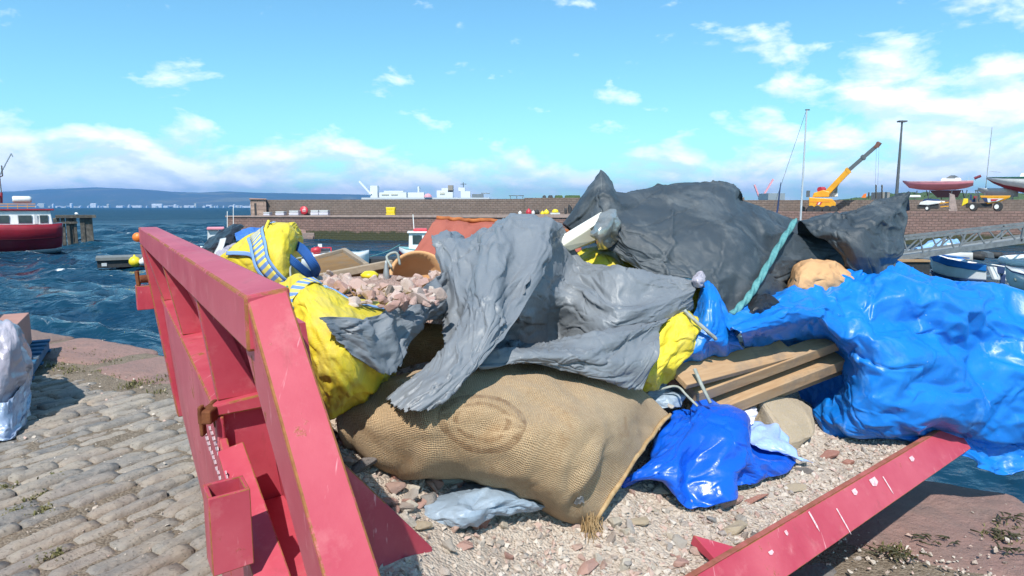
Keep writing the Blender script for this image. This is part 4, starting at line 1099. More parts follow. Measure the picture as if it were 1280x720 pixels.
for k in range(240):
    p = Vector(SX[10 + int(g.integers(0, 13)), -1 - int(g.integers(0, 9))]) + Vector(g.normal(0, .008, 3)); dn = Vector((g.normal(.01, .02), g.normal(-.01, .02), -.04 - .075 * g.random()))
    mb.tube([p, p + dn * .5 + Vector(g.normal(0, .006, 3)), p + dn + Vector(g.normal(0, .008, 3))], .0011, 4)
mb.tube([Vector(SX[14, -1]), Vector(SX[14, -1]) + Vector((.005, -.01, -.05)), Vector(SX[14, -1]) + Vector((-.01, -.03, -.11))], [.007, .005, .002], 6)
mb.build('frayed_threads', M_FIBRE, sack)
spl = SX + normals(SX) * (.004 if normals(SX)[26, 94][1] < 0 else -.004)
mb = MB(); cen = SX[26, 94]
for i in range(14, 40):
    for j in range(84, 108):
        q = spl[i:i + 2, j:j + 2].reshape(4, 3)
        if np.linalg.norm(q.mean(0) - cen) < .020 + .022 * mnoise.noise(Vector(q.mean(0)) * 38): mb.add(q.tolist(), [(0, 1, 3, 2)])
mb.build('dried_cement_splash', plain('dried grey cement', (.33, .34, .36), (.22, .21, .20), 90, .9, .6, 150, .006), sack, solid=.004)
# second sack in the hollow
X = sheet([[(470, 470, 2.5), (520, 455, 2.55), (580, 445, 2.6), (650, 440, 2.7)], [(470, 440, 2.55), (520, 415, 2.55), (580, 405, 2.6), (650, 410, 2.7)], [(480, 415, 2.8), (525, 400, 2.8), (580, 392, 2.85), (650, 395, 2.9)]], 30, 40, 1.02, 1.02, 5)
cloth_thing('burlap_sack', 'brown burlap sack shaded in the hollow beneath the torn grey flap', 'sack', M_BURLAP, [X])

# grey tarpaulin
G1 = [[(553, 304, 2.95), (592, 294, 3.0), (638, 284, 3.0), (690, 292, 2.95)],
      [(552, 296, 2.62), (590, 287, 2.62), (637, 275, 2.62), (683, 283, 2.66)],
      [(557, 340, 2.46), (590, 330, 2.36), (632, 318, 2.32), (676, 322, 2.42)],
      [(563, 388, 2.28), (585, 380, 2.12), (616, 374, 2.06), (655, 374, 2.16)],
      [(560, 430, 2.1), (578, 432, 1.95), (605, 428, 1.91), (632, 418, 1.98)],
      [(528, 462, 1.88), (545, 470, 1.80), (572, 472, 1.78), (596, 462, 1.83)],
      [(482, 502, 1.79), (500, 511, 1.71), (522, 515, 1.69), (543, 510, 1.72)]]
GX1 = rag(rag(sheet(G1, 170, 130, seed=11, soft=1, st=[(8, 1.0, 1.30, 240, .006, .10, .06), (4.4, 1.01, 1.07, 70, .05, .08, .006)], cr=dict(cnt=44, ang=1.5, spread=.4, ln=(.08, .5), wd=(.004, .011), ht=(.004, .014)), cr2=dict(cnt=46, ang=.4, spread=.8, ln=(.03, .16), wd=(.003, .008), ht=(.002, .006))), 3, 'left', .008), 4, 'bottom', .008)
G2 = [[(683, 283, 2.67), (706, 298, 2.95), (728, 330, 2.92), (772, 340, 2.78), (820, 352, 2.8), (872, 350, 2.8)],
      [(676, 322, 2.43), (700, 334, 2.82), (730, 352, 2.80), (775, 362, 2.6), (822, 366, 2.68), (872, 357, 2.76)],
      [(655, 374, 2.17), (692, 370, 2.66), (732, 376, 2.62), (778, 384, 2.5), (824, 378, 2.62), (871, 364, 2.74)],
      [(640, 405, 2.3), (684, 404, 2.74), (736, 398, 2.50), (778, 404, 2.5), (822, 392, 2.6), (868, 372, 2.74)],
      [(612, 446, 2.32), (686, 440, 2.66), (738, 428, 2.5), (782, 426, 2.56), (824, 408, 2.64), (866, 386, 2.76)]]
GX2 = sheet(G2, 110, 150, seed=12, soft=1, st=[(8, 1.30, 1.0, 240, .006, .10, .06), (4.4, 1.07, 1.01, 70, .05, .08, .006)], cr=dict(cnt=40, ang=.1, spread=.45, ln=(.08, .5), wd=(.004, .011), ht=(.004, .014)), cr2=dict(cnt=50, ang=.9, spread=.9, ln=(.03, .18), wd=(.003, .008), ht=(.002, .006)))
G3 = [[(612, 440, 2.34), (660, 432, 2.36), (715, 428, 2.38), (770, 415, 2.45), (832, 398, 2.6)],
      [(602, 448, 2.08), (660, 440, 2.12), (718, 440, 2.18), (775, 432, 2.3), (833, 404, 2.56)],
      [(596, 456, 2.0), (655, 449, 2.08), (712, 455, 2.15), (770, 458, 2.25), (822, 430, 2.46)],
      [(588, 462, 1.98), (648, 452, 2.07), (705, 462, 2.14), (762, 474, 2.22), (806, 478, 2.34)]]
GX3 = rag(sheet(G3, 80, 150, seed=13, soft=1, st=[(7, 1.24, 1.0, 240, .006, .10, .05), (4.2, 1.07, 1.01, 70, .05, .08, .006)], cr=dict(cnt=30, ang=-.1, spread=.45, ln=(.06, .4), wd=(.004, .011), ht=(.004, .012)), cr2=dict(cnt=36, ang=.9, spread=.9, ln=(.03, .15), wd=(.003, .008), ht=(.002, .006))), 6, 'bottom', .008)
G4 = [[(566, 338, 2.50), (546, 346, 2.36), (508, 374, 2.02), (460, 394, 1.78), (402, 397, 1.60)],
      [(570, 364, 2.44), (548, 370, 2.28), (508, 392, 1.98), (468, 412, 1.76), (414, 408, 1.62)],
      [(565, 386, 2.36), (546, 388, 2.22), (512, 412, 1.96), (478, 436, 1.77), (424, 425, 1.64)],
      [(548, 400, 2.3), (532, 404, 2.2), (512, 434, 1.94), (490, 467, 1.78), (448, 448, 1.68)]]
GX4 = rag(rag(sheet(G4, 90, 110, seed=14, st=[(7, 1.03, 1.06, 120, .03, .2, .03), (2.5, 1.02, 1.05, 80, .04, .25, .01)], cr=dict(cnt=14, ang=.5, spread=.8, ln=(.08, .3), wd=(.006, .016), ht=(.003, .010))), 8, 'bottom', .010), 9, 'right', .006)
cloth_thing('grey_tarpaulin', 'crumpled torn grey plastic tarpaulin draped above the burlap sack', 'tarpaulin', M_GREY, [GX1, GX2, GX3, GX4], .0016)
X = sheet([[(540, 612, 1.98), (590, 604, 2.0), (640, 610, 2.02), (684, 630, 2.0)], [(532, 632, 1.83), (582, 624, 1.82), (632, 624, 1.88), (680, 633, 1.96)], [(536, 648, 1.78), (582, 645, 1.76), (625, 637, 1.84), (676, 636, 1.94)], [(552, 656, 1.77), (588, 657, 1.78), (622, 645, 1.85), (672, 639, 1.95)]], 90, 120, seed=21, st=[(9, 1.16, 1.04, 200, .012, .1, .03), (4, 1.05, 1.05, 60, .05, .1, .008)])
cloth_thing('plastic_film', 'scrap of blue grey plastic film caught beneath the front of the burlap sack', 'plastic film', M_GREYSCRAP, [X], .002)

# charcoal cover
D1 = [[(716, 300, 3.5), (756, 262, 3.6), (786, 272, 3.7), (850, 268, 3.8), (916, 262, 3.95), (942, 285, 4.0), (1000, 300, 4.05), (1050, 305, 4.05)],
      [(714, 276, 3.3), (761, 213, 3.3), (781, 244, 3.4), (850, 236, 3.55), (914, 233, 3.7), (939, 258, 3.75), (1000, 282, 3.85), (1050, 290, 3.9)],
      [(724, 290, 3.22), (752, 258, 3.15), (784, 272, 3.12), (848, 265, 3.2), (908, 260, 3.3), (948, 282, 3.4), (1000, 302, 3.6), (1052, 312, 3.7)],
      [(740, 300, 3.1), (762, 288, 3.05), (792, 300, 2.98), (850, 300, 3.0), (908, 298, 3.08), (950, 312, 3.2), (1000, 326, 3.45), (1055, 328, 3.6)],
      [(756, 308, 3.02), (776, 312, 2.98), (806, 326, 2.92), (856, 330, 2.9), (906, 342, 2.95), (950, 350, 3.05), (1000, 346, 3.4), (1058, 342, 3.55)],
      [(768, 314, 3.0), (786, 328, 2.95), (822, 345, 2.88), (872, 350, 2.82), (906, 392, 2.88), (950, 394, 2.98), (1000, 372, 3.38), (1062, 352, 3.5)]]
DX1 = sheet(D1, 140, 190, seed=31, soft=1, st=[(10, 1.06, 1.06, 200, .012, .12, .07), (5, 1.02, 1.02, 60, .06, .15, .010)], cr=dict(cnt=46, ang=.55, spread=.7, ln=(.2, 1.1), wd=(.005, .016), ht=(.005, .018)), cr2=dict(cnt=40, spread=1.5, ln=(.06, .2), wd=(.006, .012), ht=(.001, .003)))
D2 = [[(1000, 300, 3.75), (1045, 285, 3.8), (1092, 275, 3.8), (1136, 262, 3.75)],
      [(1004, 284, 3.6), (1046, 266, 3.6), (1092, 256, 3.62), (1133, 245, 3.66)],
      [(1022, 296, 3.45), (1055, 286, 3.38), (1095, 280, 3.42), (1133, 278, 3.6)],
      [(1045, 312, 3.4), (1066, 312, 3.32), (1096, 312, 3.35), (1126, 312, 3.5)],
      [(1062, 346, 3.4), (1078, 344, 3.36), (1098, 342, 3.38), (1116, 336, 3.45)]]
DX2 = sheet(D2, 110, 120, seed=32, soft=1, st=[(10, 1.12, 1.06, 200, .012, .12, .06), (5, 1.03, 1.03, 60, .06, .15, .010)], cr=dict(cnt=20, ang=.5, spread=.9, ln=(.15, .6), wd=(.008, .020), ht=(.005, .016)))
cloth_thing('charcoal_cover', 'large charcoal canvas cover with a peaked corner draped over the back of the skip', 'tarpaulin', M_DARK, [DX1, DX2], .004)

# blue tarpaulin
B1 = [[(900, 428, 3.2), (952, 402, 3.35), (1003, 380, 3.45), (1060, 362, 3.6), (1108, 352, 3.7), (1170, 384, 3.66), (1240, 400, 3.9), (1320, 430, 3.7)],
      [(906, 408, 2.86), (955, 384, 3), (1005, 362, 3.1), (1060, 345, 3.3), (1108, 333, 3.42), (1170, 356, 3.42), (1242, 372, 3.6), (1316, 402, 3.42)],
      [(914, 420, 2.75), (958, 404, 2.84), (1010, 392, 2.94), (1063, 382, 3.06), (1112, 380, 3.14), (1178, 392, 3.14), (1246, 406, 3.34), (1318, 428, 3.27)],
      [(922, 431, 2.72), (965, 422, 2.78), (1016, 416, 2.84), (1066, 422, 2.95), (1114, 425, 2.98), (1182, 432, 3.13), (1250, 442, 3.26), (1320, 460, 3.19)],
      [(935, 437, 3.02), (975, 433, 3.12), (1026, 430, 3.2), (1072, 458, 2.93), (1118, 468, 2.9), (1186, 478, 3.04), (1252, 484, 3.2), (1322, 500, 3.14)],
      [(960, 450, 3.3), (998, 456, 3.36), (1040, 472, 3.25), (1066, 498, 2.92), (1118, 508, 2.86), (1186, 518, 3.02), (1254, 524, 3.19), (1324, 530, 3.14)],
      [(985, 480, 3.4), (1012, 490, 3.36), (1036, 508, 3.1), (1068, 524, 2.92), (1122, 530, 2.92), (1188, 544, 3.08), (1254, 556, 3.22), (1324, 548, 3.16)],
      [(1000, 495, 3.4), (1016, 503, 3.3), (1038, 528, 3.06), (1078, 535, 2.98), (1132, 541, 3), (1192, 557, 3.1), (1252, 570, 3.22), (1324, 548, 3.18)]]
BX1 = sheet(B1, 190, 220, seed=41, soft=1, st=[(11, 1.22, 1.04, 240, .006, .08, .10), (4.5, 1.06, 1.05, 70, .045, .08, .014)], cr=dict(cnt=64, ang=.25, spread=.5, ln=(.15, .9), wd=(.004, .014), ht=(.004, .016)), cr2=dict(cnt=110, spread=1.5, ln=(.05, .28), wd=(.004, .010), ht=(.0015, .006)))
B2 = [[(876, 356, 2.84), (884, 352, 2.84), (893, 358, 2.84), (900, 370, 2.86)], [(874, 372, 2.8), (886, 372, 2.74), (898, 376, 2.76), (908, 388, 2.82)], [(870, 392, 2.78), (886, 395, 2.7), (902, 400, 2.72), (914, 408, 2.78)],
      [(858, 412, 2.72), (880, 418, 2.66), (902, 418, 2.7), (918, 420, 2.76)], [(835, 440, 2.66), (866, 438, 2.64), (896, 430, 2.68), (922, 430, 2.74)], [(822, 452, 2.66), (862, 452, 2.7), (896, 445, 2.76), (925, 438, 2.8)]]
BX2 = sheet(B2, 90, 76, seed=42, st=[(5, 1.0, 1.14, 150, .02, .2, .02), (2.2, 1.01, 1.05, 80, .04, .25, .008)])
cloth_thing('blue_tarpaulin', 'large glossy bright blue tarpaulin hanging over the right end of the skip', 'tarpaulin', M_BLUE, [BX1, BX2], .003)
# small deep blue sheet with a white letter
C1 = [[(802, 582, 2.46), (846, 536, 2.6), (880, 508, 2.72), (924, 522, 2.78), (958, 545, 2.74), (986, 568, 2.70)],
      [(792, 588, 2.32), (840, 556, 2.38), (884, 530, 2.48), (926, 540, 2.54), (956, 557, 2.56), (978, 575, 2.58)],
      [(786, 597, 2.27), (836, 578, 2.26), (880, 562, 2.32), (922, 562, 2.38), (950, 574, 2.44), (968, 586, 2.48)],
      [(780, 604, 2.25), (834, 598, 2.21), (868, 600, 2.20), (905, 592, 2.27), (938, 592, 2.36), (955, 594, 2.42)],
      [(776, 607, 2.26), (832, 606, 2.23), (860, 632, 2.21), (893, 622, 2.26), (926, 606, 2.36), (948, 600, 2.42)]]
CX = sheet(C1, 120, 150, seed=43, soft=1, st=[(10, 1.04, 1.28, 240, .006, .08, .10), (4.5, 1.05, 1.06, 70, .045, .08, .012)], cr=dict(cnt=14, ang=1.45, spread=.5, ln=(.12, .42), wd=(.006, .016), ht=(.004, .012)))
sb = thing('blue_sheet', 'small deep blue plastic sheet crumpled on the gravel beside the burlap sack', 'plastic sheet', on_rub(880, 600))
cloth_thing('sheet', None, None, M_BLUE2, [CX], .003, sb)
i0, j0 = 52, 112; NN = camside0(CX); c0 = CX[i0, j0]; nn = NN[i0 - 4:i0 + 5, j0 - 4:j0 + 5].mean((0, 1)); nn /= np.linalg.norm(nn)
uu = np.cross([0, 0, 1.], nn); uu /= np.linalg.norm(uu); uu = uu if uu[0] > 0 else -uu; vv = np.cross(nn, uu); vv = vv if vv[2] > 0 else -vv
pts = [Vector(c0 + uu * .020 * math.cos(a) + vv * .020 * math.sin(a) + nn * .010) for a in np.linspace(R(50), R(310), 14)]
mb = MB(); mb.tube(pts, .0052, 6); mb.build('white_letter', M_WHITE, sb)
X = sheet([[(938, 530, 2.78), (965, 530, 2.8), (985, 548, 2.76)], [(940, 548, 2.66), (966, 548, 2.66), (990, 562, 2.66)], [(950, 560, 2.62), (975, 562, 2.6), (1000, 572, 2.62)], [(978, 568, 2.60), (995, 572, 2.58), (1014, 578, 2.62)]], 40, 40, 1.14, 1.1, 44, amp=.02)
cloth_thing('plastic_film', 'torn pale blue translucent film at the right tip of the small blue sheet', 'plastic film', M_BLUECLEAR, [X], .002)
X = sheet([[(845, 520, 2.72), (862, 515, 2.74), (882, 512, 2.76)], [(842, 528, 2.62), (862, 524, 2.62), (884, 520, 2.66)], [(838, 534, 2.58), (858, 530, 2.56), (878, 528, 2.6)]], 26, 30, 1.16, 1.1, 45, amp=.02)
cloth_thing('plastic_film', 'pale film crumpled between the burlap sack and the small blue sheet', 'plastic film', M_BLUECLEAR, [X], .002)
X = sheet([[(904, 515, 2.86), (925, 506, 2.88), (942, 508, 2.88)], [(906, 520, 2.80), (926, 518, 2.76), (944, 516, 2.8)], [(918, 526, 2.76), (932, 530, 2.74), (940, 528, 2.76)]], 30, 30, 1.16, 1.14, 46, amp=.02)
cloth_thing('plastic_bag', 'crumpled pale lilac plastic bag lying below the ends of the planks', 'plastic bag', M_LILAC, [X], .002)
X = sheet([[(806, 490, 2.72), (830, 480, 2.78), (850, 484, 2.8)], [(808, 500, 2.62), (832, 494, 2.62), (852, 496, 2.66)], [(815, 510, 2.58), (836, 508, 2.58), (850, 508, 2.62)]], 30, 30, 1.1, 1.1, 47, amp=.02)
cloth_thing('rag', 'grey rag bundled between the burlap sack and the red stone block', 'rag', M_GREYSCRAP, [X], .003)

# timber
def plank(label, a, b_, w_, h_, mat, up=(0, 0, 1), tilt=0):
    mb = MB(); u = Vector(up); mb.bar(a, b_, w_, h_, u)
    a, b_ = Vector(a), Vector(b_); d = (b_ - a).normalized(); ang = math.atan2(d.y, d.x)
    # turn the mesh so that its own x runs along the grain
    o = mb.build('plank', mat, origin=(a + b_) / 2); Rm = Matrix.Rotation(ang, 4, 'Z'); o.data.transform(Rm.inverted()); o.rotation_euler.z = ang
    md = o.modifiers.new('Bevel', 'BEVEL'); md.width = .003; md.segments = 2
    return tag(o, label, 'plank', 'planks under the blue tarpaulin')
plank('upper narrow plank running under the blue tarpaulin, its sunlit edge toward us', P(862, 492, 2.66), P(1085, 411, 3.25), .085, .058, M_WOOD, (.1, -.35, 1))
plank('wide short board behind the upper plank with a rough broken end', P(846, 472, 2.60), P(985, 437, 2.98), .12, .026, M_WOOD, (.1, -.6, 1))
plank('lower thick plank with a grey top, nearest the tan boulder', P(868, 519, 2.68), P(1072, 440, 3.22), .10, .060, M_WOOD, (.1, -.25, 1))
plank('darkest plank, lying directly below the lower thick plank', P(880, 522, 2.78), P(1072, 450, 3.3), .09, .03, M_WOODD, (.1, -.1, 1))
plank('thin batten sticking out between the yellow sheet and blue tarpaulin', P(826, 449, 2.62), P(912, 424, 2.86), .045, .024, M_WOOD)
plank('short loose board end lying behind the burlap sack corner', P(800, 492, 2.72), P(838, 476, 2.9), .07, .022, M_WOODD)
mb = MB(); mb.hull([P(822, 462, 2.72), P(865, 458, 2.86), P(868, 478, 2.78), P(840, 483, 2.68), P(826, 475, 2.68), P(830, 458, 2.84), P(860, 456, 2.95), P(868, 480, 2.9), P(840, 486, 2.86)])
tag(mb.build('stone_block', M_REDROCK, bevel=.01, seg=2), 'broken red sandstone block leaning on the left ends of the planks', 'stone block')
mb = MB(); mb.tube([P(868, 461, 2.6), P(876, 480, 2.56), P(888, 504, 2.5)], .0075, 8, twist=1.2, lobes=3, lob=.15); tag(mb.build('rope', M_ROPE, smooth=True), 'short stiff grey rope end across the plank ends', 'rope')
def path(pts, n): 
    C = np.array([[list(p)] for p in pts]); C = np.concatenate([C, C], 1); return [Vector(q) for q in resample(C, n, 2)[:, 0]]
mb = MB(); mb.tube(path([P(820, 488, 2.6), P(845, 483, 2.58), P(858, 494, 2.54), P(872, 508, 2.5)], 24), .005, 8, twist=.9, lobes=3, lob=.2); tag(mb.build('rope', M_ROPE, smooth=True), 'thin grey cord curling over the grey rag', 'rope')
mb = MB(); mb.tube(path([P(994, 276, 3.5), P(975, 305, 3.25), P(952, 345, 2.98), P(935, 372, 2.86), P(915, 393, 2.78)], 110), .0140, 18, twist=.42, lobes=3, lob=.26); tag(mb.build('rope', M_TEALROPE, smooth=True), 'thick turquoise twisted rope running down over the charcoal cover', 'rope')
mb = MB(); mb.tube(path([P(855, 388, 2.66), P(868, 400, 2.64), P(885, 415, 2.62), P(895, 424, 2.64)], 30), .008, 9, twist=.7, lobes=3, lob=.18); tag(mb.build('rope', M_ROPE, smooth=True), 'grey blue rope lying between the yellow sheet and the blue tarpaulin', 'rope')
g = np.random.default_rng(12); q = on_rub(988, 553)
rock('boulder', 'big tan sandstone boulder under the planks beside the blue tarpaulin', 'boulder', q + Vector((0, .08, 0)), .26, M_TANROCK, g, me=rock_mesh(401, 16, (1, .8, .75), .06), rot=(.2, .15, .4), scl=(1.0, .8, .75), lift=.35)
rock('rock', 'white stone resting on the grey rag', 'rock', P(838, 507, 2.55), .03, M_WHITEROCK, g, scl=(1.3, .7, .6), lift=.0)
for k, (px, py, d, r) in enumerate(((872, 352, 2.78, .035), (868, 362, 2.74, .03))):
    pass
X = sheet([[(867, 345, 2.80), (875, 340, 2.80), (881, 344, 2.80)], [(866, 350, 2.75), (873, 349, 2.73), (880, 352, 2.75)], [(867, 358, 2.76), (873, 359, 2.74), (878, 358, 2.76)]], 36, 36, 1.1, 1.1, 48, amp=.01)
cloth_thing('knotted_film', 'knot of dirty clear film where the grey and blue sheets meet', 'plastic film', M_WRAP, [X], .003)

# yellow bags
Y1 = [[(352, 358, 2.2), (372, 352, 2.25), (402, 358, 2.3), (435, 370, 2.3), (480, 380, 2.35), (520, 380, 2.45), (556, 370, 2.6)],
      [(350, 356, 1.98), (372, 352, 1.94), (402, 358, 1.92), (434, 374, 1.92), (476, 386, 2.05), (515, 384, 2.22), (556, 370, 2.45)],
      [(352, 385, 1.82), (378, 384, 1.74), (410, 388, 1.72), (444, 402, 1.76), (478, 410, 1.90), (500, 405, 2.15), (512, 392, 2.5)],
      [(368, 425, 1.76), (392, 424, 1.67), (422, 430, 1.66), (452, 442, 1.72), (478, 446, 1.88), (492, 440, 2.15), (498, 425, 2.5)],
      [(385, 470, 1.78), (404, 470, 1.68), (432, 476, 1.68), (458, 482, 1.78), (478, 478, 1.96), (488, 470, 2.25), (492, 460, 2.5)],
      [(400, 522, 1.86), (414, 522, 1.80), (434, 512, 1.84), (462, 506, 1.98), (478, 500, 2.12), (488, 490, 2.4), (492, 485, 2.6)]]
YX = sheet(Y1, 130, 150, seed=51, st=[(9, 1.05, 1.02, 150, .03, .25, .04), (4, 1.02, 1.03, 100, .05, .3, .01)], cr=dict(cnt=40, ang=-.5, spread=.9, ln=(.05, .25), wd=(.006, .02), ht=(.002, .008)), cr2=dict(cnt=50, ang=.3, spread=.4, ln=(.04, .12), wd=(.004, .009), ht=(.001, .003)))
yb = thing('bulk_bag', 'yellow woven bulk bag of pink rubble behind the red corner post', 'bulk bag', on_rub(440, 520))
cloth_thing('bag', None, None, M_YEL, [YX], .003, yb)
def camside(X):
    N = normals(X); V = np.array([0, 0, CAM_H]) - X
    return N * np.sign((N * V).sum(2, keepdims=True))
def band(X, pts, width, lift, n=60):
    """a strip of webbing lying on a sheet: pts are (row, column) along it"""
    N = camside(X); q = np.array([[X[int(r), int(c)] + N[int(r), int(c)] * lift] for r, c in pts]); side = None
    Y = resample(np.concatenate([q, q], 1), n, 2)[:, 0]; M_ = resample(np.concatenate([np.array([[N[int(r), int(c)]] for r, c in pts])] * 2, 1), n, 2)[:, 0]
    T = np.gradient(Y, axis=0); S = np.cross(M_, T); S /= np.linalg.norm(S, axis=1, keepdims=True) + 1e-9
    return (Y[:, None] + S[:, None] * np.linspace(-.5, .5, 5)[None, :, None] * width)
cloth_thing('trim', None, None, M_TRIM, [band(YX, [(56, 8), (48, 14), (40, 24), (33, 34), (29, 46)], .042, .006).transpose(1, 0, 2)], .003, yb)
cloth_thing('trim', None, None, M_TRIMB, [band(YX, [(27, 40), (26, 52), (26, 62), (27, 74), (28, 84), (30, 98)], .016, .008).transpose(1, 0, 2)], .003, yb)
X = sheet([[(372, 357, 2.0), (384, 352, 2.02), (396, 358, 2.0)], [(374, 362, 1.92), (386, 358, 1.92), (397, 362, 1.9)]], 10, 16, 1.02, 1.02, 3)
mb = MB(); mb.bar(P(362, 362, 1.885), P(370, 371, 1.83), .012, .03, (0, -1, .3)); mb.build('green_mark', plain('green print', (.05, .30, .16), None, 9, .6), yb)
# rubble in the bag: a pink mound and its stones
mb = MB(); cx, cy = -.62, 2.62; X = np.zeros((16, 30, 3))
for i in range(16):
    for j in range(30):
        r_ = i / 15; an = 2 * math.pi * j / 29; x = cx + .52 * r_ * math.cos(an) + .08 * r_ * math.sin(an); y = cy + .50 * r_ * math.sin(an)
        X[i, j] = (x, y, 1.30 - .12 * r_ ** 3 + .03 * mnoise.noise((x * 7, y * 7, 2)))
mb.grid(X); mb.uv = {}; o = mb.build('rubble_mound', mat_dirt('pink rubble dust', (.42, .28, .235), (.36, .235, .20), (.50, .38, .33), 14), smooth=True)
tag(o, 'pink rubble dust filling the yellow bulk bag', 'rubble', kind='stuff')
g = np.random.default_rng(66)
for k in range(150):
    px, py = g.uniform(398, 552), g.uniform(341, 384)
    if py < 352 - (px - 400) * .06 + 2 or (px < 440 and py > 366) or py > 386 - abs(px - 470) * .06: continue
    q = PZ(px, py, 1.31); loose_stone(q, .016 + .030 * g.random() ** 1.8, M_PINKSTONE, 'pink angular stone heaped in the open yellow bulk bag', 'pink stones in the yellow bag', .1)
for k in range(26):
    px, py = g.uniform(385, 440), g.uniform(345, 362); q = PZ(px, py, 1.32); loose_stone(q, .02 + .025 * g.random(), M_PINKSTONE, 'pink angular stone heaped in the open yellow bulk bag', 'pink stones in the yellow bag', .1)
q = PZ(462, 343, 1.33); mb = MB(); mb.lathe([(.001, -.015), (.034, -.012), (.037, 0), (.02, .013), (.001, .015)], q, 14); tag(mb.build('cap', M_LEMON, smooth=True), 'yellow plastic cap among the pink stones', 'cap')
# upright yellow bag with binding and straps
Y2 = [[(272, 326, 2.55), (318, 352, 2.38), (362, 372, 2.34), (384, 372, 2.46), (392, 366, 2.7)],
      [(284, 316, 2.52), (320, 332, 2.34), (352, 348, 2.3), (369, 342, 2.42), (376, 338, 2.65)],
      [(297, 304, 2.54), (324, 308, 2.34), (352, 318, 2.3), (369, 316, 2.42), (378, 312, 2.65)],
      [(312, 293, 2.58), (332, 288, 2.40), (354, 289, 2.36), (372, 296, 2.46), (379, 298, 2.66)],
      [(330, 286, 2.68), (342, 280, 2.56), (355, 277, 2.54), (368, 282, 2.56), (375, 292, 2.68)],
      [(330, 300, 2.85), (342, 295, 2.85), (355, 293, 2.85), (366, 296, 2.85), (374, 304, 2.85)]]
YX2 = sheet(Y2, 100, 110, seed=52, st=[(9, 1.0, 1.05, 150, .04, .25, .03), (4, 1.01, 1.02, 80, .05, .3, .008)], cr=dict(cnt=20, ang=1.2, spread=.5, ln=(.06, .25), wd=(.006, .02), ht=(.003, .010)))
ub = thing('bulk_bag', 'bright yellow bag standing up with blue straps, left of the wooden crate', 'bulk bag', P(330, 372, 2.5))
cloth_thing('bag', None, None, M_YEL, [YX2], .003, ub)
for off, wd_, mt in ((0, .050, M_TRIM), (.034, .012, M_TRIMB), (-.034, .012, M_TRIMB)):
    bb_ = band(YX2, [(56, 14), (46, 22), (36, 30), (26, 40), (16, 50), (8, 58), (2, 64)], 1.0, .012)
    mid = bb_[:, 2]; sd = bb_[:, 4] - bb_[:, 0]; sd /= np.linalg.norm(sd, axis=1, keepdims=True)
    st_ = mid[:, None] + sd[:, None] * (off + np.linspace(-.5, .5, 5)[None, :, None] * wd_)
    cloth_thing('trim', None, None, mt, [st_.transpose(1, 0, 2)], .003, ub)
cloth_thing('trim', None, None, M_TRIMB, [band(YX2, [(20, 3), (26, 12), (28, 22), (22, 32), (12, 38)], .016, .012).transpose(1, 0, 2)], .003, ub)
cloth_thing('trim', None, None, M_TRIMB, [band(YX2, [(62, 22), (66, 30), (70, 38)], .012, .008).transpose(1, 0, 2)], .003, ub)
X = sheet([[(294, 292, 2.7), (310, 286, 2.75), (328, 285, 2.78)], [(296, 300, 2.6), (312, 298, 2.62), (326, 292, 2.66)]], 20, 30, 1.06, 1.06, 53); cloth_thing('lining', None, None, plain('blue woven lining', (.03, .12, .42), (.05, .18, .50), 25, .7, .5, 60, .004), [X], .003, ub)
cloth_thing('strap', None, None, M_WEB, [strip([P(366, 304, 2.5), P(378, 312, 2.4), P(388, 325, 2.36), P(395, 338, 2.38), P(393, 348, 2.45)], .036, 40, (.8, 0, .6))], .004, ub)
cloth_thing('strap', None, None, M_WEB, [strip([P(357, 318, 2.36), P(368, 328, 2.33), P(382, 340, 2.36), P(394, 350, 2.42)], .030, 40, (.4, 0, .9))], .004, ub)
mb = MB(); mb.tube(path([P(364, 352, 2.3), P(363, 335, 2.33), P(370, 324, 2.38), P(384, 322, 2.4)], 24), .004, 6); mb.build('cord', M_ROPE, ub, smooth=True)
mb = MB(); mb.tube(path([P(331, 291, 2.4), P(333, 283, 2.42), P(336, 276, 2.44)], 12), .006, 6); mb.build('tie', M_YEL, ub, smooth=True)
# yellow pieces farther back
X = sheet([[(712, 322, 3.2), (740, 310, 3.25), (765, 312, 3.25), (800, 330, 3.2), (845, 345, 3.1), (880, 360, 3.0)], [(716, 330, 3.05), (742, 322, 3.05), (768, 328, 3.02), (805, 350, 2.98), (845, 362, 2.95), (882, 372, 2.92)], [(730, 345, 3.0), (750, 345, 2.98), (775, 350, 2.95), (810, 365, 2.9), (848, 376, 2.9), (884, 390, 2.9)], [(740, 365, 3.05), (760, 368, 3.0), (785, 375, 2.98), (815, 385, 2.95), (850, 395, 2.92), (884, 410, 2.92)]], 50, 90, 1.05, 1.05, 54, amp=.03)
cloth_thing('yellow_sack', 'yellow sack peeping out between the white dented panel and the charcoal cover', 'sack', M_YEL, [X], .003)
X = sheet([[(828, 388, 2.72), (850, 386, 2.74), (868, 396, 2.74), (880, 404, 2.74)], [(812, 410, 2.6), (838, 406, 2.6), (860, 412, 2.62), (874, 418, 2.66)], [(795, 445, 2.5), (822, 440, 2.52), (846, 438, 2.56), (866, 438, 2.62)], [(784, 475, 2.45), (808, 470, 2.48), (832, 462, 2.52), (850, 456, 2.58)], [(780, 490, 2.5), (800, 490, 2.54), (822, 482, 2.58), (840, 474, 2.64)]], 60, 56, 1.05, 1.1, 55, amp=.03)
cloth_thing('yellow_sheet', 'folded yellow sheet hanging between the grey tarpaulin and the plank ends', 'plastic sheet', M_YEL, [X], .003)

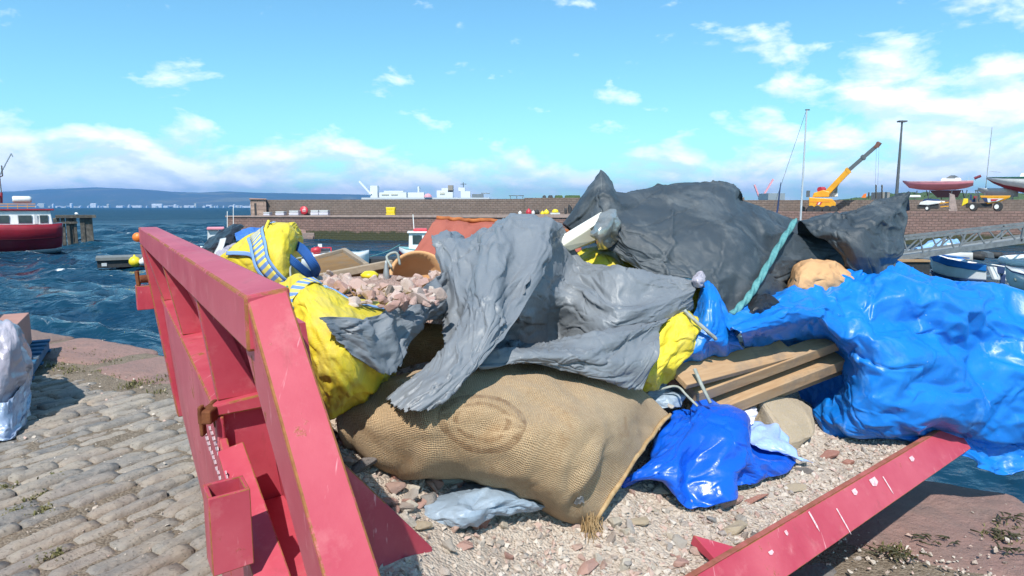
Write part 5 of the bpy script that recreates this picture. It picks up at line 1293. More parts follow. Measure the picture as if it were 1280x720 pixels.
# crate, tan bag, red cover, dented white panel
cr = thing('crate', 'open brown wooden crate standing behind the pink rubble', 'crate', P(430, 350, 3.0))
for nm, pts in (('panel', [P(388, 326, 3.35), P(432, 314, 3.5), P(457, 331, 3.12), P(390, 344, 3.0)]), ('panel', [P(392, 349, 2.92), P(488, 333, 3.1), P(490, 356, 3.1), P(392, 372, 2.9)])):
    mb = MB(); mb.hull(pts + [p + Vector((0, .012, -.012)) for p in pts]); mb.build(nm, M_CRATE, cr)
for a, b_, th_ in (((388, 349, 2.88), (490, 329, 3.08), .034), ((430, 313, 3.5), (458, 332, 3.08), .026), ((386, 325, 3.34), (432, 312, 3.5), .02)):
    mb = MB(); mb.bar(P(*a), P(*b_), th_, th_); mb.build('edge_board', M_CRATEEDGE, cr, bevel=.003)
tb = thing('canvas_bag', 'round open tan bag with a thick rim behind the pink rubble', 'bag', P(522, 358, 2.8))
c = P(524, 348, 2.85); TM = Matrix.Rotation(R(18), 3, 'Y') @ Matrix.Rotation(R(50), 3, 'X')
mb = MB(); seg = 40; prof = [(.09, -.16), (.125, -.10), (.138, -.02), (.136, .02), (.128, .034), (.118, .025), (.116, -.03), (.10, -.10), (.02, -.13)]
mb.lathe(prof, c, seg, M=TM); mb.build('body', M_TAN, tb, smooth=True)
mb = MB(); mb.tube(path([c + TM @ Vector((-.125, -.02, .05)), c + Vector((-.14, -.02, .10)), c + Vector((-.10, 0, .115)), c + Vector((-.085, 0, .06))], 20), .006, 6); mb.build('handle', M_ROPE, tb, smooth=True)
mb = MB(); mb.lathe([(.001, -.06), (.012, -.045), (.014, .0), (.006, .045), (.001, .06)], P(483, 342, 2.7), 10); tag(mb.build('weight', M_STEEL, smooth=True), 'grey teardrop weight hanging beside the tan bag', 'weight')
RX = sheet([[(548, 290, 4.1), (590, 290, 4.15), (650, 295, 4.2), (720, 300, 4.2)], [(549, 273, 3.72), (592, 275, 3.76), (650, 281, 3.8), (720, 292, 3.84)], [(528, 305, 3.55), (575, 310, 3.52), (645, 312, 3.56), (722, 315, 3.62)], [(496, 348, 3.4), (560, 356, 3.38), (645, 352, 3.4), (728, 345, 3.45)]], 70, 90, seed=61, st=[(6, 1.0, 1.06, 120, .03, .25, .03), (3, 1.0, 1.03, 60, .05, .3, .01)])
rt = thing('red_cover', 'red brown canvas cover pitched like a tent behind the grey tarpaulin', 'tarpaulin', P(610, 356, 3.7))
cloth_thing('canvas', None, None, M_REDTARP, [RX], .004, rt)
rdg = int(round(70 / 3)); mb = MB(); mb.tube([Vector(RX[rdg, j]) + Vector((0, -.01, .008)) for j in range(0, 90, 2)], .013, 8); mb.build('hem', plain('rusty orange hem', (.42, .14, .04), (.30, .09, .03), 20, .9, .4), rt, smooth=True)
dp = thing('dented_panel', 'white dented metal panel with a crumpled bare end beside the charcoal cover', 'metal panel', P(730, 310, 3.05))
mb = MB(); mb.hull([P(692, 300, 2.95), P(752, 264, 3.1), P(768, 263, 3.12), P(742, 282, 2.96), P(700, 308, 2.9), P(705, 312, 2.92), P(748, 284, 3.0), P(760, 270, 3.2)]); mb.build('face', M_DIRTYWHITE, dp, bevel=.008, seg=3)
mb = MB(); mb.hull([P(700, 309, 2.895), P(738, 285, 2.94), P(745, 300, 2.97), P(712, 314, 2.93), P(708, 313, 3.0), P(745, 303, 3.05)]); mb.build('lower_lip', M_CREAM, dp, bevel=.006, seg=3)
X = sheet([[(742, 280, 2.93), (752, 268, 2.98), (768, 263, 3.02), (772, 268, 3.06)], [(740, 288, 2.88), (752, 282, 2.85), (764, 276, 2.92), (774, 280, 2.98)], [(742, 298, 2.9), (752, 298, 2.84), (764, 294, 2.9), (772, 292, 2.98)], [(748, 308, 2.95), (756, 310, 2.92), (766, 304, 2.96), (770, 300, 3.0)]], 30, 30, 1.14, 1.14, 62, amp=.04, kb=.05)
cloth_thing('crumpled_end', None, None, M_CHROME, [X], .004, dp)
mb = MB(); mb.hull([P(828, 238, 3.75), P(838, 231.5, 3.8), P(858, 231.5, 3.85), P(864, 238, 3.85), P(836, 240, 3.9), P(858, 234, 3.95)]); tag(mb.build('plastic_tray', M_PALEREDROCK if 0 else M_PALEGREY, bevel=.01), 'pale grey plastic lid showing above the ridge of the charcoal cover', 'tray')
X = sheet([[(984, 360, 3.3), (996, 330, 3.36), (1030, 326, 3.42), (1066, 342, 3.46)], [(986, 362, 3.16), (1000, 336, 3.14), (1032, 333, 3.2), (1066, 348, 3.3)], [(990, 366, 3.1), (1006, 352, 3.06), (1036, 348, 3.12), (1066, 356, 3.26)], [(994, 376, 3.1), (1012, 372, 3.08), (1040, 368, 3.14), (1068, 366, 3.28)]], 40, 50, 1.04, 1.04, 63, amp=.02)
cloth_thing('canvas_bag', 'slack orange tan canvas bag between the charcoal cover and blue tarpaulin', 'bag', M_TAN, [X], .004)
X = sheet([[(968, 380, 3.12), (978, 370, 3.14), (990, 362, 3.16)], [(972, 384, 3.08), (982, 378, 3.06), (994, 372, 3.08)]], 16, 20, 1.1, 1.1, 64)
cloth_thing('rag', 'pinkish rag at the foot of the orange tan canvas bag', 'rag', M_REDTARP, [X], .004)
X = sheet([[(932, 388, 2.86), (946, 372, 2.9), (960, 368, 2.95), (972, 378, 3.0)], [(928, 396, 2.80), (946, 384, 2.80), (960, 380, 2.85), (974, 386, 2.92)], [(928, 402, 2.80), (946, 398, 2.80), (962, 392, 2.86), (976, 384, 2.95)]], 60, 70, 1.1, 1.14, 65, amp=.02)
cloth_thing('black_film', 'crumpled black plastic at the foot of the turquoise rope', 'plastic film', M_BLACKFILM, [X], .003)
# black bag with grey tape and white sheet at the far corner
bb = thing('black_bag', 'black plastic bag with a grey strip, behind the far end of the red top rail', 'bag', P(275, 320, 3.0))
X = sheet([[(250, 312, 3.1), (262, 300, 3.15), (282, 286, 3.2), (298, 281, 3.2)], [(252, 315, 2.95), (268, 304, 2.92), (288, 294, 2.95), (300, 286, 3.05)], [(258, 322, 2.9), (272, 314, 2.86), (288, 306, 2.88), (296, 300, 2.98)], [(262, 332, 2.92), (278, 326, 2.9), (290, 318, 2.92), (296, 312, 3.0)]], 44, 44, 1.08, 1.08, 66, amp=.03)
cloth_thing('film', None, None, M_BLACKFILM, [X], .003, bb)
cloth_thing('strip', None, None, M_PALEGREY, [strip([P(279, 298, 2.85), P(276, 308, 2.82), P(270, 320, 2.8)], .03, 14, (1, 0, .3))], .003, bb)
X = sheet([[(270, 314, 2.82), (284, 308, 2.84), (294, 304, 2.88)], [(272, 322, 2.74), (284, 318, 2.74), (292, 314, 2.8)], [(278, 332, 2.72), (288, 330, 2.72), (294, 324, 2.78)]], 30, 30, 1.06, 1.06, 67)
cloth_thing('white_sheet', 'small white plastic sheet below the black bag', 'plastic sheet', M_WRAP, [X], .003)

# pallet, blocks and wrapped stack at the left
c0 = PZ(40, 476, 0.0); dirB = (PZ(63, 438, 0.0) - c0); LB = dirB.length; dirB.normalize(); dirA = Vector((-dirB.y, dirB.x, 0))
pa = thing('pallet', 'blue painted wooden pallet carrying the pinkish blocks at the quay edge', 'pallet', c0 + dirB * LB / 2 + dirA * .5)
ang = math.atan2(dirB.y, dirB.x)
for k in range(3):
    mb = MB(); mb.box(c0 + dirB * LB / 2 + dirA * (.05 + .5 * k) + Vector((0, 0, .065)), (LB, .09, .09), ang); mb.build('bearer', M_PALLET, pa, bevel=.004)
for k in range(7):
    mb = MB(); mb.box(c0 + dirB * (.06 + (LB - .12) * k / 6) + dirA * .55 + Vector((0, 0, .122)), (.11, 1.12, .022), ang); mb.build('board', M_PALLET, pa, bevel=.003)
for k in range(3):
    mb = MB(); mb.box(c0 + dirB * (.06 + (LB - .12) * k / 2) + dirA * .55 + Vector((0, 0, .010)), (.10, 1.12, .018), ang); mb.build('board', M_PALLET, pa)
bl = P(21, 443, 5.95); bl.z = .135
mb = MB(); L1, L2, hh = 1.0, .85, .33; cc = bl + dirB * L1 / 2 + dirA * L2 / 2
mb.box(cc + Vector((0, 0, hh / 2)), (L1, L2, hh), ang); tag(mb.build('block', M_CARD, bevel=.008), 'pinkish brown block sitting directly on the blue pallet', 'block', 'pinkish brown blocks')
mb = MB(); mb.box(cc + dirA * .30 + Vector((0, 0, hh + .175)), (L1 * .8, L2 * .8, .345), ang + .03); tag(mb.build('block', M_CARD, bevel=.008), 'upper pinkish brown block cut by the left edge of the photo', 'block', 'pinkish brown blocks')
ws_ = thing('wrapped_stack', 'load wrapped in crumpled pale film standing at the left of the cobbles', 'wrapped load', PZ(-30, 546, 0))
X = sheet([[(-110, 402, 5.4), (-40, 400, 5.4), (4, 404, 5.3), (18, 414, 5.3), (30, 425, 5.6)], [(-110, 414, 4.75), (-40, 408, 4.7), (2, 408, 4.75), (20, 418, 4.85), (32, 428, 5.5)], [(-110, 450, 4.55), (-40, 448, 4.5), (4, 450, 4.55), (26, 450, 4.8), (38, 448, 5.5)], [(-110, 500, 4.45), (-40, 498, 4.4), (2, 498, 4.45), (24, 486, 4.8), (38, 470, 5.5)], [(-110, 552, 4.3), (-40, 548, 4.3), (2, 545, 4.34), (24, 526, 4.6), (34, 486, 5.3)]], 110, 110, seed=68, st=[(9, 1.10, 1.06, 200, .01, .1, .05), (4, 1.05, 1.06, 70, .04, .1, .012)])
cloth_thing('film', None, None, M_WRAP, [X], .003, ws_)
X = sheet([[(-60, 512, 4.42), (-10, 508, 4.36), (14, 500, 4.46), (34, 468, 5.0)], [(-60, 540, 4.3), (-10, 538, 4.26), (18, 530, 4.4), (38, 490, 4.95)], [(-60, 552, 4.26), (-10, 549, 4.22), (16, 544, 4.32), (36, 506, 4.8)]], 60, 80, seed=69, st=[(7, 1.12, 1.04, 160, .012, .1, .04), (3, 1.06, 1.06, 60, .05, .1, .01)])
cloth_thing('skirt_film', None, None, M_WRAPBLUE, [X], .003, ws_)
# ---------- the harbour beyond
def px2m(d): return d / 795.0
def pbox(mb, x0, y0, x1, y1, d, t, mi=0, topin=0.0):
    a, b, c, e = P(x0, y1, d), P(x1, y1, d), P(x1, y0, d), P(x0, y0, d)
    xl, xr, zb, zt = a.x, b.x, a.z, c.z
    vs = [(xl, d, zb), (xr, d, zb), (xr - topin, d + topin, zt), (xl + topin, d + topin, zt), (xl, d + t, zb), (xr, d + t, zb), (xr - topin, d + t - topin, zt), (xl + topin, d + t - topin, zt)]
    return mb.add(vs, [(0, 1, 2, 3), (5, 4, 7, 6), (1, 5, 6, 2), (4, 0, 3, 7), (3, 2, 6, 7), (4, 5, 1, 0)], mi)
def part(name, mat, par, fn, bevel=0, smooth=False):
    mb = MB(); fn(mb); return mb.build(name, mat, par, bevel=bevel, smooth=smooth)
def base(px, py, d): return P(px, py, d)
def loft(mb, st, f0=0.0, f1=1.0, grow=1.0, d=(50.0, 1), cap=True, n=7):
    """hull side-on to us: stations (px, half beam, y of keel, y of sheer), belly curve between fractions f0 and f1 of the height"""
    rings = []; d, off = d
    for px, hb, yk, ys in st:
        r = []
        for k in range(n):
            f = f0 + (f1 - f0) * k / (n - 1); wf = (.25 + .75 * min(1, f * 1.5) ** .6 + .08 * f) * grow
            a, b = P(px, yk, d), P(px, ys, d); q = a.lerp(b, f); r.append((q.x, hb * wf, q.z))
        rings.append([(x, d + off - w_, z) for x, w_, z in r] + [(x, d + off + w_, z) for x, w_, z in r[::-1]])
    m_ = 2 * n; vs = [p for r in rings for p in r]
    fs = [(i * m_ + k, i * m_ + (k + 1) % m_, (i + 1) * m_ + (k + 1) % m_, (i + 1) * m_ + k) for i in range(len(st) - 1) for k in range(m_)]
    fs += [tuple(range(m_)), tuple((len(st) - 1) * m_ + k for k in range(m_))[::-1]]
    mb.add(vs, fs)

# pier
def pierpt(px, d, z): q = P(px, 259, d); return Vector((q.x, q.y, z))
pr = thing('pier', 'long brown sandstone harbour pier with a raised parapet across the harbour', 'pier', pierpt(700, 74, WZ))
fa, fb, fc = pierpt(283, 76, 0), pierpt(930, 69, 0), pierpt(1420, 62, 0)
def prismz(mb, pts, z0, z1s):
    n_ = len(pts); vs = [(p.x, p.y, z0) for p in pts] + [(p.x, p.y, z) for p, z in zip(pts, z1s)]
    mb.add(vs, [tuple(range(n_))[::-1], tuple(n_ + i for i in range(n_))] + [(i, (i + 1) % n_, n_ + (i + 1) % n_, n_ + i) for i in range(n_)])
bk = Vector((.8, 9, 0))
part('wall', M_PIER, pr, lambda m: prismz(m, [fa, fb, fb + bk, fa + bk * .9], WZ - 1, (.42, .76, .76, .42)))
part('wall', M_PIER, pr, lambda m: prismz(m, [fb + Vector((.03, 0, 0)), fc, fc + bk * 3, fb + bk * 3 + Vector((.03, 0, 0))], WZ - 1, (1.10, 1.2, 1.2, 1.10)))
part('deck_edge', M_PIERTOP, pr, lambda m: prismz(m, [fa + Vector((-.15, -.12, 0)), fb + Vector((0, -.12, 0)), fb + Vector((0, .8, 0)), fa + Vector((-.15, .8, 0))], .44, (.60, .92, .92, .60)))
pa_, pb_, pc_ = pierpt(318, 81, 0), pierpt(930, 75, 0), pierpt(1420, 67.5, 0); th_ = Vector((.2, 1.3, 0))
part('parapet', M_PARAPET, pr, lambda m: prismz(m, [pa_, pierpt(655, 77.6, 0), pierpt(655, 77.6, 0) + th_, pa_ + th_], .4, (2.52, 2.60, 2.60, 2.52)))
part('parapet', M_PARAPET, pr, lambda m: prismz(m, [pierpt(655.3, 77.6, 0), pb_, pb_ + th_, pierpt(655.3, 77.6, 0) + th_], .4, (2.72, 2.75, 2.75, 2.72)))
part('parapet', M_PARAPET, pr, lambda m: prismz(m, [pb_ + Vector((.05, .05, 0)), pc_, pc_ + th_, pb_ + th_ + Vector((.05, .05, 0))], .7, (2.42, 2.42, 2.42, 2.42)))
part('end_pillar', mat_wall('banded pillar stone', .45, 1.4, (.42, .30, .24), (.28, .20, .17), (.10, .08, .07), weed=False), pr, lambda m: prismz(m, [pierpt(313, 80.2, 0), pierpt(333, 80.2, 0), pierpt(333, 82.5, 0), pierpt(314, 82.5, 0)], .4, (2.5,) * 4), bevel=.1)
part('pillar_cap', M_COPING, pr, lambda m: prismz(m, [pierpt(312, 80, 0), pierpt(334, 80, 0), pierpt(333, 82.7, 0), pierpt(313, 82.7, 0)], 2.51, (2.72, 2.66, 2.7, 2.7)), bevel=.1)
part('slot', M_BLACK, pr, lambda m: pbox(m, 318.5, 254, 321, 271, 80.15, .04))
def steps(m):
    for k in range(5): pbox(m, 366 + 6 * k, 283 + 4 * k, 396 - 1.5 * k, 299, 75.1 - .25 * k, .24)
part('broken_steps', M_COPING, pr, steps, bevel=.08)
# things on the pier
def bx(name, label, cat, mat, x0, y0, x1, y1, d, t, group=None, bev=.03, extra=None):
    mb = MB(); pbox(mb, x0, y0, x1, y1, d, t, topin=.02); o = mb.build(name, mat, bevel=bev); return tag(o, label, cat, group)
fb_ = None
for k, (x0, x1, y0) in enumerate(((329, 337, 265), (344, 355, 264), (361, 373, 263), (388, 398, 262.5), (398.5, 410, 262.5))):
    c = base((x0 + x1) / 2, 272, 78.5); th = thing('fish_box', 'pale lilac stack of plastic fish boxes on the pier deck', 'fish boxes', c, 'pale fish box stacks on the pier')
    for q in range(3):
        h_ = (271.5 - y0) / 3; part('box', M_LILAC if q % 2 else M_PALEGREY, th, lambda m: pbox(m, x0 + .3 * q, 271.5 - h_ * (q + 1) + .25, x1 - .2 * q, 271.5 - h_ * q, 78.5, 1.0, topin=-.04), bevel=.03)
lb = thing('lifebuoy', 'round red lifebuoy housing on the pier parapet above the fish boxes', 'lifebuoy', base(380, 268, 80))
mb = MB(); mb.lathe([(.0, -.10), (.45, -.1), (.52, -.04), (.52, .04), (.45, .1), (.0, .1)], P(380, 263, 79.6), 20, M=Matrix.Rotation(R(90), 3, 'X')); mb.build('housing', M_REDPAINT, lb, smooth=True)
mb = MB()
for k in (-1, 0, 1): mb.box(P(380 + k * 1.4, 263.3, 79.44), (.05, .03, .28))
mb.box(P(380, 262.0, 79.44), (.38, .032, .05)); mb.build('white_mark', M_WHITE, lb)
tt = thing('tote', 'bright yellow stack of fish tubs against the pier parapet', 'tubs', base(488, 271, 77.5))
for q in range(3): part('tub', M_LEMON, tt, lambda m: pbox(m, 482.5 + .4 * (q % 2), 259 + 4 * q, 493.5 - .4 * (q % 2), 262.8 + 4 * q, 77.2, .9, topin=-.03), bevel=.05)
for px, py, r_, mt, lb_ in ((650, 266.5, .22, M_WHITE, 'small white float on the pier left of the red float'), (661, 265.5, .36, M_REDPAINT, 'red float on the pier between a white and a dark float'), (666.5, 266.5, .26, M_PALEGREY, 'pale float touching the red float on the pier'), (671, 265.5, .30, M_BLACK, 'black float on the pier right of the pale float'), (678, 267, .26, M_LEMON, 'yellow float lying low left of the black net bundle'), (683, 266, .34, M_LEMON, 'larger yellow float beside the white box on the pier')):
    mb = MB(); mb.lathe([(.001, -r_), (r_ * .7, -r_ * .7), (r_, 0), (r_ * .7, r_ * .7), (r_ * .2, r_), (r_ * .2, r_ * 1.25), (.001, r_ * 1.25)], P(px, py, 72.5), 12); tag(mb.build('float', mt, smooth=True), lb_, 'float', 'floats on the pier')
yd = thing('float_box', 'white box with a yellow dome of netting on top, on the pier', 'box', base(694, 269, 72.6))
part('box', M_PALEGREY, yd, lambda m: pbox(m, 688, 266, 700, 269.2, 72.3, .8), bevel=.03)
mb = MB(); mb.lathe([(.40, 0), (.38, .2), (.25, .36), (.001, .42)], P(694, 266, 72.7), 14); mb.build('dome', M_LEMON, yd, smooth=True)
for x0, x1, y0, y1, lb_ in ((704.5, 709, 258.5, 268, 'shorter black net bundle leaning on the pier parapet'), (709.5, 717, 252, 267, 'taller black net bundle leaning on the pier parapet')):
    mb = MB(); g = np.random.default_rng(int(x0)); mb.hull([P(g.uniform(x0, x1), g.uniform(y0, y1), 73 + g.uniform(0, .5)) for k in range(14)] + [P(x0 + 1, y1, 73), P(x1 - 1, y1, 73)]); tag(mb.build('net_bundle', M_BLACK, bevel=.05), lb_, 'net bundle')
for x0, x1, lb_ in ((678, 683, 'shortest dark bale on the parapet, at the left of its row'), (685, 691.5, 'second dark bale in the row on the parapet'), (693.5, 704, 'middle dark bale in the row on the parapet'), (706, 726, 'longest dark bale in the row on the parapet'), (728, 734, 'dark bale on the parapet next to the peak of the charcoal cover')):
    mb = MB(); d = 77.6; pbox(mb, x0, 244, x1, 247.6, d, .9, topin=.1); o = mb.build('bale', M_BLACK if x1 < 700 else M_HEDGE, bevel=.08, seg=3); tag(o, lb_, 'bale', 'dark bales on the parapet')
fr = thing('trestle', 'thin blue grey trestle frame standing on the parapet', 'trestle', base(646, 248, 78)); mb = MB(); a = 78.3
mb.bar(P(636, 244.6, a), P(655, 244.6, a), .10, .08); mb.build('beam', M_DKSTEEL, fr)
for px in (638, 646, 653.5): part('leg', M_DKSTEEL, fr, lambda m: m.bar(P(px, 244.8, a), P(px, 248.4, a), .07))

# red passenger boat
d = 50; rb = thing('passenger_boat', 'red hulled passenger boat with a white cabin and three windows', 'boat', P(40, 319, d))
STN = [(80.5, 1.2, 312, 279.5), (79, 1.9, 317, 279.5), (70, 2.2, 319, 280.5), (30, 2.3, 321, 281.5), (-30, 2.3, 322, 280), (-80, 1.9, 322, 276), (-120, 1.0, 320, 271), (-140, .08, 316, 267)]
part('hull', M_HULLRED, rb, lambda m: loft(m, STN, d=(d, 2.3)), smooth=True)
part('white_stripe', M_GRP, rb, lambda m: loft(m, STN, .10, .17, 1.012, (d, 2.3)), smooth=True)
part('bottom_band', plain('pale blue grey antifouling', (.25, .36, .42), None, 3, .6), rb, lambda m: loft(m, STN, .0, .095, 1.02, (d, 2.3)), smooth=True)
part('rubbing_band', plain('dark red band', (.17, .008, .015), None, 3, .5), rb, lambda m: loft(m, STN, .52, .56, 1.03, (d, 2.3)), smooth=True)
part('cabin', M_GRP, rb, lambda m: pbox(m, -70, 263, 71.5, 281, d + .4, 3.6, topin=.12), bevel=.06)
part('cabin_roof', M_HULLRED, rb, lambda m: pbox(m, -72, 261.2, 72, 263.2, d + .3, 3.8), bevel=.03)
for x0, x1 in ((-44, -28), (-20, -5), (1, 17.5), (27, 45.5), (54, 66)):
    f = part('window', M_PALEGREY, rb, lambda m: pbox(m, x0, 268.2, x1, 281 - 1.6, d + .385, .04, topin=.02), bevel=.02)
    part('pane', M_GLASS, f, lambda m: pbox(m, x0 + .9, 269.2, x1 - .9, 278.8, d + .36, .03), bevel=.02)
part('door', M_PALEGREY, rb, lambda m: pbox(m, 48, 268, 52, 280, d + .37, .05))
for px in (8, 22, 34, 46): part('roof_rail', M_YELLOW, rb, lambda m: m.bar(P(px, 261.2, d + 1), P(px, 255, d + 1), .04))
part('roof_rail', M_YELLOW, rb, lambda m: (m.bar(P(6, 255, d + 1), P(56, 255, d + 1), .05), m.bar(P(6, 258, d + 1), P(56, 258, d + 1), .05)))
part('life_raft', M_WHITE, rb, lambda m: m.tube([P(31, 249.5, d + 1.3), P(33, 249.5, d + 1.3), P(52, 249.5, d + 1.3), P(55, 249.5, d + 1.3)], [.22, .27, .27, .2], 12), smooth=True)
part('funnel', M_HULLRED, rb, lambda m: m.tube([P(20, 254, d + 1.5), P(20.3, 241, d + 1.5)], [.12, .1], 8))
part('mast', M_DKSTEEL, rb, lambda m: m.bar(P(20.3, 241, d + 1.5), P(18, 220, d + 1.5), .09))
part('wind_turbine', M_DKSTEEL, rb, lambda m: (m.hull([P(15.5, 222.5, d + 1.5), P(18, 221, d + 1.4), P(23, 219.5, d + 1.5), P(23, 221.5, d + 1.6), P(18, 223, d + 1.6)]), m.bar(P(18, 222, d + 1.5), P(11, 218.5, d + 1.5), .12, .04), m.bar(P(21.5, 220.5, d + 1.5), P(20.5, 208, d + 1.5), .12, .04)))
part('awning', M_HULLRED, rb, lambda m: pbox(m, -60, 244.5, 10, 246.5, d + .8, 2.6))
for px in (-50, 5): part('awning_post', M_PALEGREY, rb, lambda m: m.bar(P(px, 246, d + 1), P(px, 261, d + 1), .05))
# jetty, raft, buoys
d = 66; jt = thing('timber_jetty', 'dark weathered timber jetty end standing in the water behind the red boat', 'jetty', P(96, 304, d))
part('deck', M_JETTY, jt, lambda m: pbox(m, 68, 269, 119, 272.5, d - .2, 3.2))
part('lower_beam', M_JETTY, jt, lambda m: pbox(m, 69, 277, 96, 279.5, d - .12, .3))
for px, w_ in ((72, 2.6), (77, 2.2), (82, 2.6), (87, 2.2), (92.5, 3), (97, 2), (106, 3), (110, 2.4), (116, 4)): part('pile', M_JETTY, jt, lambda m: pbox(m, px - w_, 272.4, px + w_, 306, d + .1 * (px % 3), .45), bevel=.05)
for px in (99, 113): part('pile', M_JETTY, jt, lambda m: pbox(m, px - 2, 272.4, px + 2, 306, d + 2.3, .45))
mb = MB(); mb.tube([P(93.4, 267.6, d), P(94.4, 266.9, d), P(96, 267.4, d), P(98, 268.2, d)], [.04, .12, .16, .03], 8); tag(mb.build('gull', M_WHITE, smooth=True), 'white gull resting on the end of the timber jetty', 'gull')
d = 40; rf = thing('raft', 'low dark floating raft in front of the sea, left of the red skip', 'raft', P(150, 333, d))
part('deck', plain('grey raft deck', (.20, .21, .20), (.13, .14, .14), 2, .8), rf, lambda m: pbox(m, 120, 321.5, 230, 325, d, 2.2))
part('float_tank', M_BLACK, rf, lambda m: pbox(m, 124, 325.2, 228, 334, d + .15, 1.9)); part('fender_plate', M_PALEGREY, rf, lambda m: pbox(m, 128.5, 328, 135, 332, d + .1, .06))
for px, py, r_, mt, lb_ in ((168.5, 327.2, .34, M_LEMON, 'round yellow buoy hanging on the dark raft'), (178.5, 327.5, .22, M_WHITE, 'small white buoy next to the yellow buoy on the raft')):
    mb = MB(); mb.lathe([(.001, -r_), (r_ * .6, -r_ * .82), (r_ * .95, -r_ * .35), (r_, 0), (r_ * .92, r_ * .45), (r_ * .6, r_ * .82), (r_ * .18, r_ * 1.0), (r_ * .15, r_ * 1.3), (.001, r_ * 1.3)], P(px, py, d - .35), 16); tag(mb.build('buoy', mt, smooth=True), lb_, 'buoy')
# small boats behind the skip
d = 33; b1 = thing('small_boat', 'small boat with a pink roof seen behind the black bag', 'boat', P(290, 345, d))
part('hull', M_GRP, b1, lambda m: loft(m, [(250, .05, 345, 308), (262, .6, 350, 311), (290, .9, 350, 312), (330, .9, 350, 312)], d=(d, 1)), smooth=True)
part('wheelhouse', M_PALEGREY, b1, lambda m: pbox(m, 264, 286.5, 280, 312, d + .4, 1.1, topin=.06)); part('roof', M_PINK, b1, lambda m: pbox(m, 261.5, 284.2, 283, 287, d + .25, 1.4), bevel=.03)
for px, y0 in ((294.5, 264), (302, 257)): part('aerial', M_WHITE, b1, lambda m: m.bar(P(px, 312, d + 1), P(px, y0, d + 1), .035))
d = 35; b2 = thing('fishing_boat', 'white fishing boat with a blue windowed cabin behind the wooden crate', 'boat', P(410, 345, d))
part('hull', M_GRP, b2, lambda m: loft(m, [(350, .7, 348, 322), (380, 1.0, 349, 319), (420, 1.0, 349, 317), (450, .7, 348, 318), (464, .05, 345, 315)], d=(d, 1.2)), smooth=True)
part('deck', M_PALEGREY, b2, lambda m: pbox(m, 365, 318.5, 448, 320, d + .5, 1.4))
part('cabin', M_GRP, b2, lambda m: m.hull([P(364, 320, d + .6), P(388, 320, d + .6), P(380.5, 295.5, d + .75), P(366, 295.5, d + .75), P(364, 320, d + 1.9), P(388, 320, d + 1.9), P(380.5, 295.5, d + 1.75), P(366, 295.5, d + 1.75)]), bevel=.04)
for q in (((366.5, 308), (372.5, 308), (371.5, 299), (367, 299)), ((375, 307), (382, 307), (379.5, 299), (374.5, 299))):
    part('window', M_GLASS, b2, lambda m: m.prism([P(a, b, d + .6 + (320 - b) * .006 - .02) for a, b in q], (0, .05, 0)))
part('fender', M_REDPAINT, b2, lambda m: m.tube([P(393, 315, d + .4), P(393.5, 314, d + .4), P(402, 312, d + .4), P(404, 312, d + .4)], [.1, .2, .2, .08], 12), smooth=True)
part('engine_frame', M_REDPAINT, b2, lambda m: (m.bar(P(404, 309.5, d + .8), P(419, 309.5, d + .8), .06), m.bar(P(404, 309.5, d + .8), P(404, 318.5, d + .8), .06), m.bar(P(419, 309.5, d + .8), P(419, 318.5, d + .8), .06)))
part('engine', M_DKSTEEL, b2, lambda m: pbox(m, 406, 311.5, 417, 318.4, d + .9, .5)); part('tank', M_WHITE, b2, lambda m: pbox(m, 404, 305, 409, 309, d + 1, .3))
d = 44; b3 = thing('fishing_boat', 'small boat with a white wheelhouse, red roof and red bottom', 'boat', P(540, 328, d))
STN = [(498, .05, 318, 310), (506, .7, 327, 312), (530, 1.15, 329, 314), (570, 1.2, 329, 315), (610, 1.1, 329, 315)]
part('hull', M_HULLRED, b3, lambda m: loft(m, STN, d=(d, 1.2)), smooth=True); part('topsides', M_GRP, b3, lambda m: loft(m, STN, .45, 1.04, 1.02, (d, 1.2)), smooth=True)
part('gunwale', plain('pale teal rail', (.25, .50, .50), None, 4, .5), b3, lambda m: loft(m, STN, 1.04, 1.10, 1.06, (d, 1.2)))
part('wheelhouse', M_GRP, b3, lambda m: pbox(m, 512, 291.5, 536, 314, d + .5, 1.5, topin=.05), bevel=.04); part('roof', M_GRP, b3, lambda m: pbox(m, 510, 289.5, 538, 291.5, d + .4, 1.7), bevel=.03); part('red_hatch', M_REDPAINT, b3, lambda m: pbox(m, 518, 285.5, 536, 289.3, d + .7, 1.2, topin=.05), bevel=.05)
part('window', M_GLASS, b3, lambda m: pbox(m, 517, 294, 528.5, 305, d + .48, .05)); part('mast', M_WHITE, b3, lambda m: m.bar(P(520, 290, d + 1), P(518.5, 268, d + 1), .06))
mb = MB(); mb.tube(path([P(500, 306, d), P(485, 314, 42), P(470, 319, 40), P(446, 325, 38)], 20), .03, 5); tag(mb.build('mooring_rope', M_TEALROPE), 'teal mooring rope from the bow of the red roofed boat', 'rope')
d = 37; pf = thing('pontoon', 'dark floating pontoon behind the tan bag', 'pontoon', P(480, 345, d)); part('deck', M_BLACK, pf, lambda m: pbox(m, 446, 324, 520, 330, d, 2)); part('float_tank', M_NAVY, pf, lambda m: pbox(m, 448, 330.2, 518, 345, d + .1, 1.8))
d = 45; ms = thing('sailing_boat', 'sailing boat moored behind the charcoal cover, tall bare white mast', 'boat', P(1010, 326, d))
part('hull', M_GRP, ms, lambda m: loft(m, [(930, .05, 318, 305), (955, .8, 326, 308), (1000, 1.2, 328, 310), (1060, 1.0, 327, 309)], d=(d, 1.2)), smooth=True)
mx = P(1008.5, 305, d).x; zt = P(1008, 134, d).z
part('mast', plain('silver mast', (.55, .57, .60), (.48, .50, .53), 2, .4, .02, 10, metal=.3), ms, lambda m: m.tube([(mx, d + 1.2, P(0, 310, d).z), (mx, d + 1.2, zt)], [.075, .055], 8))
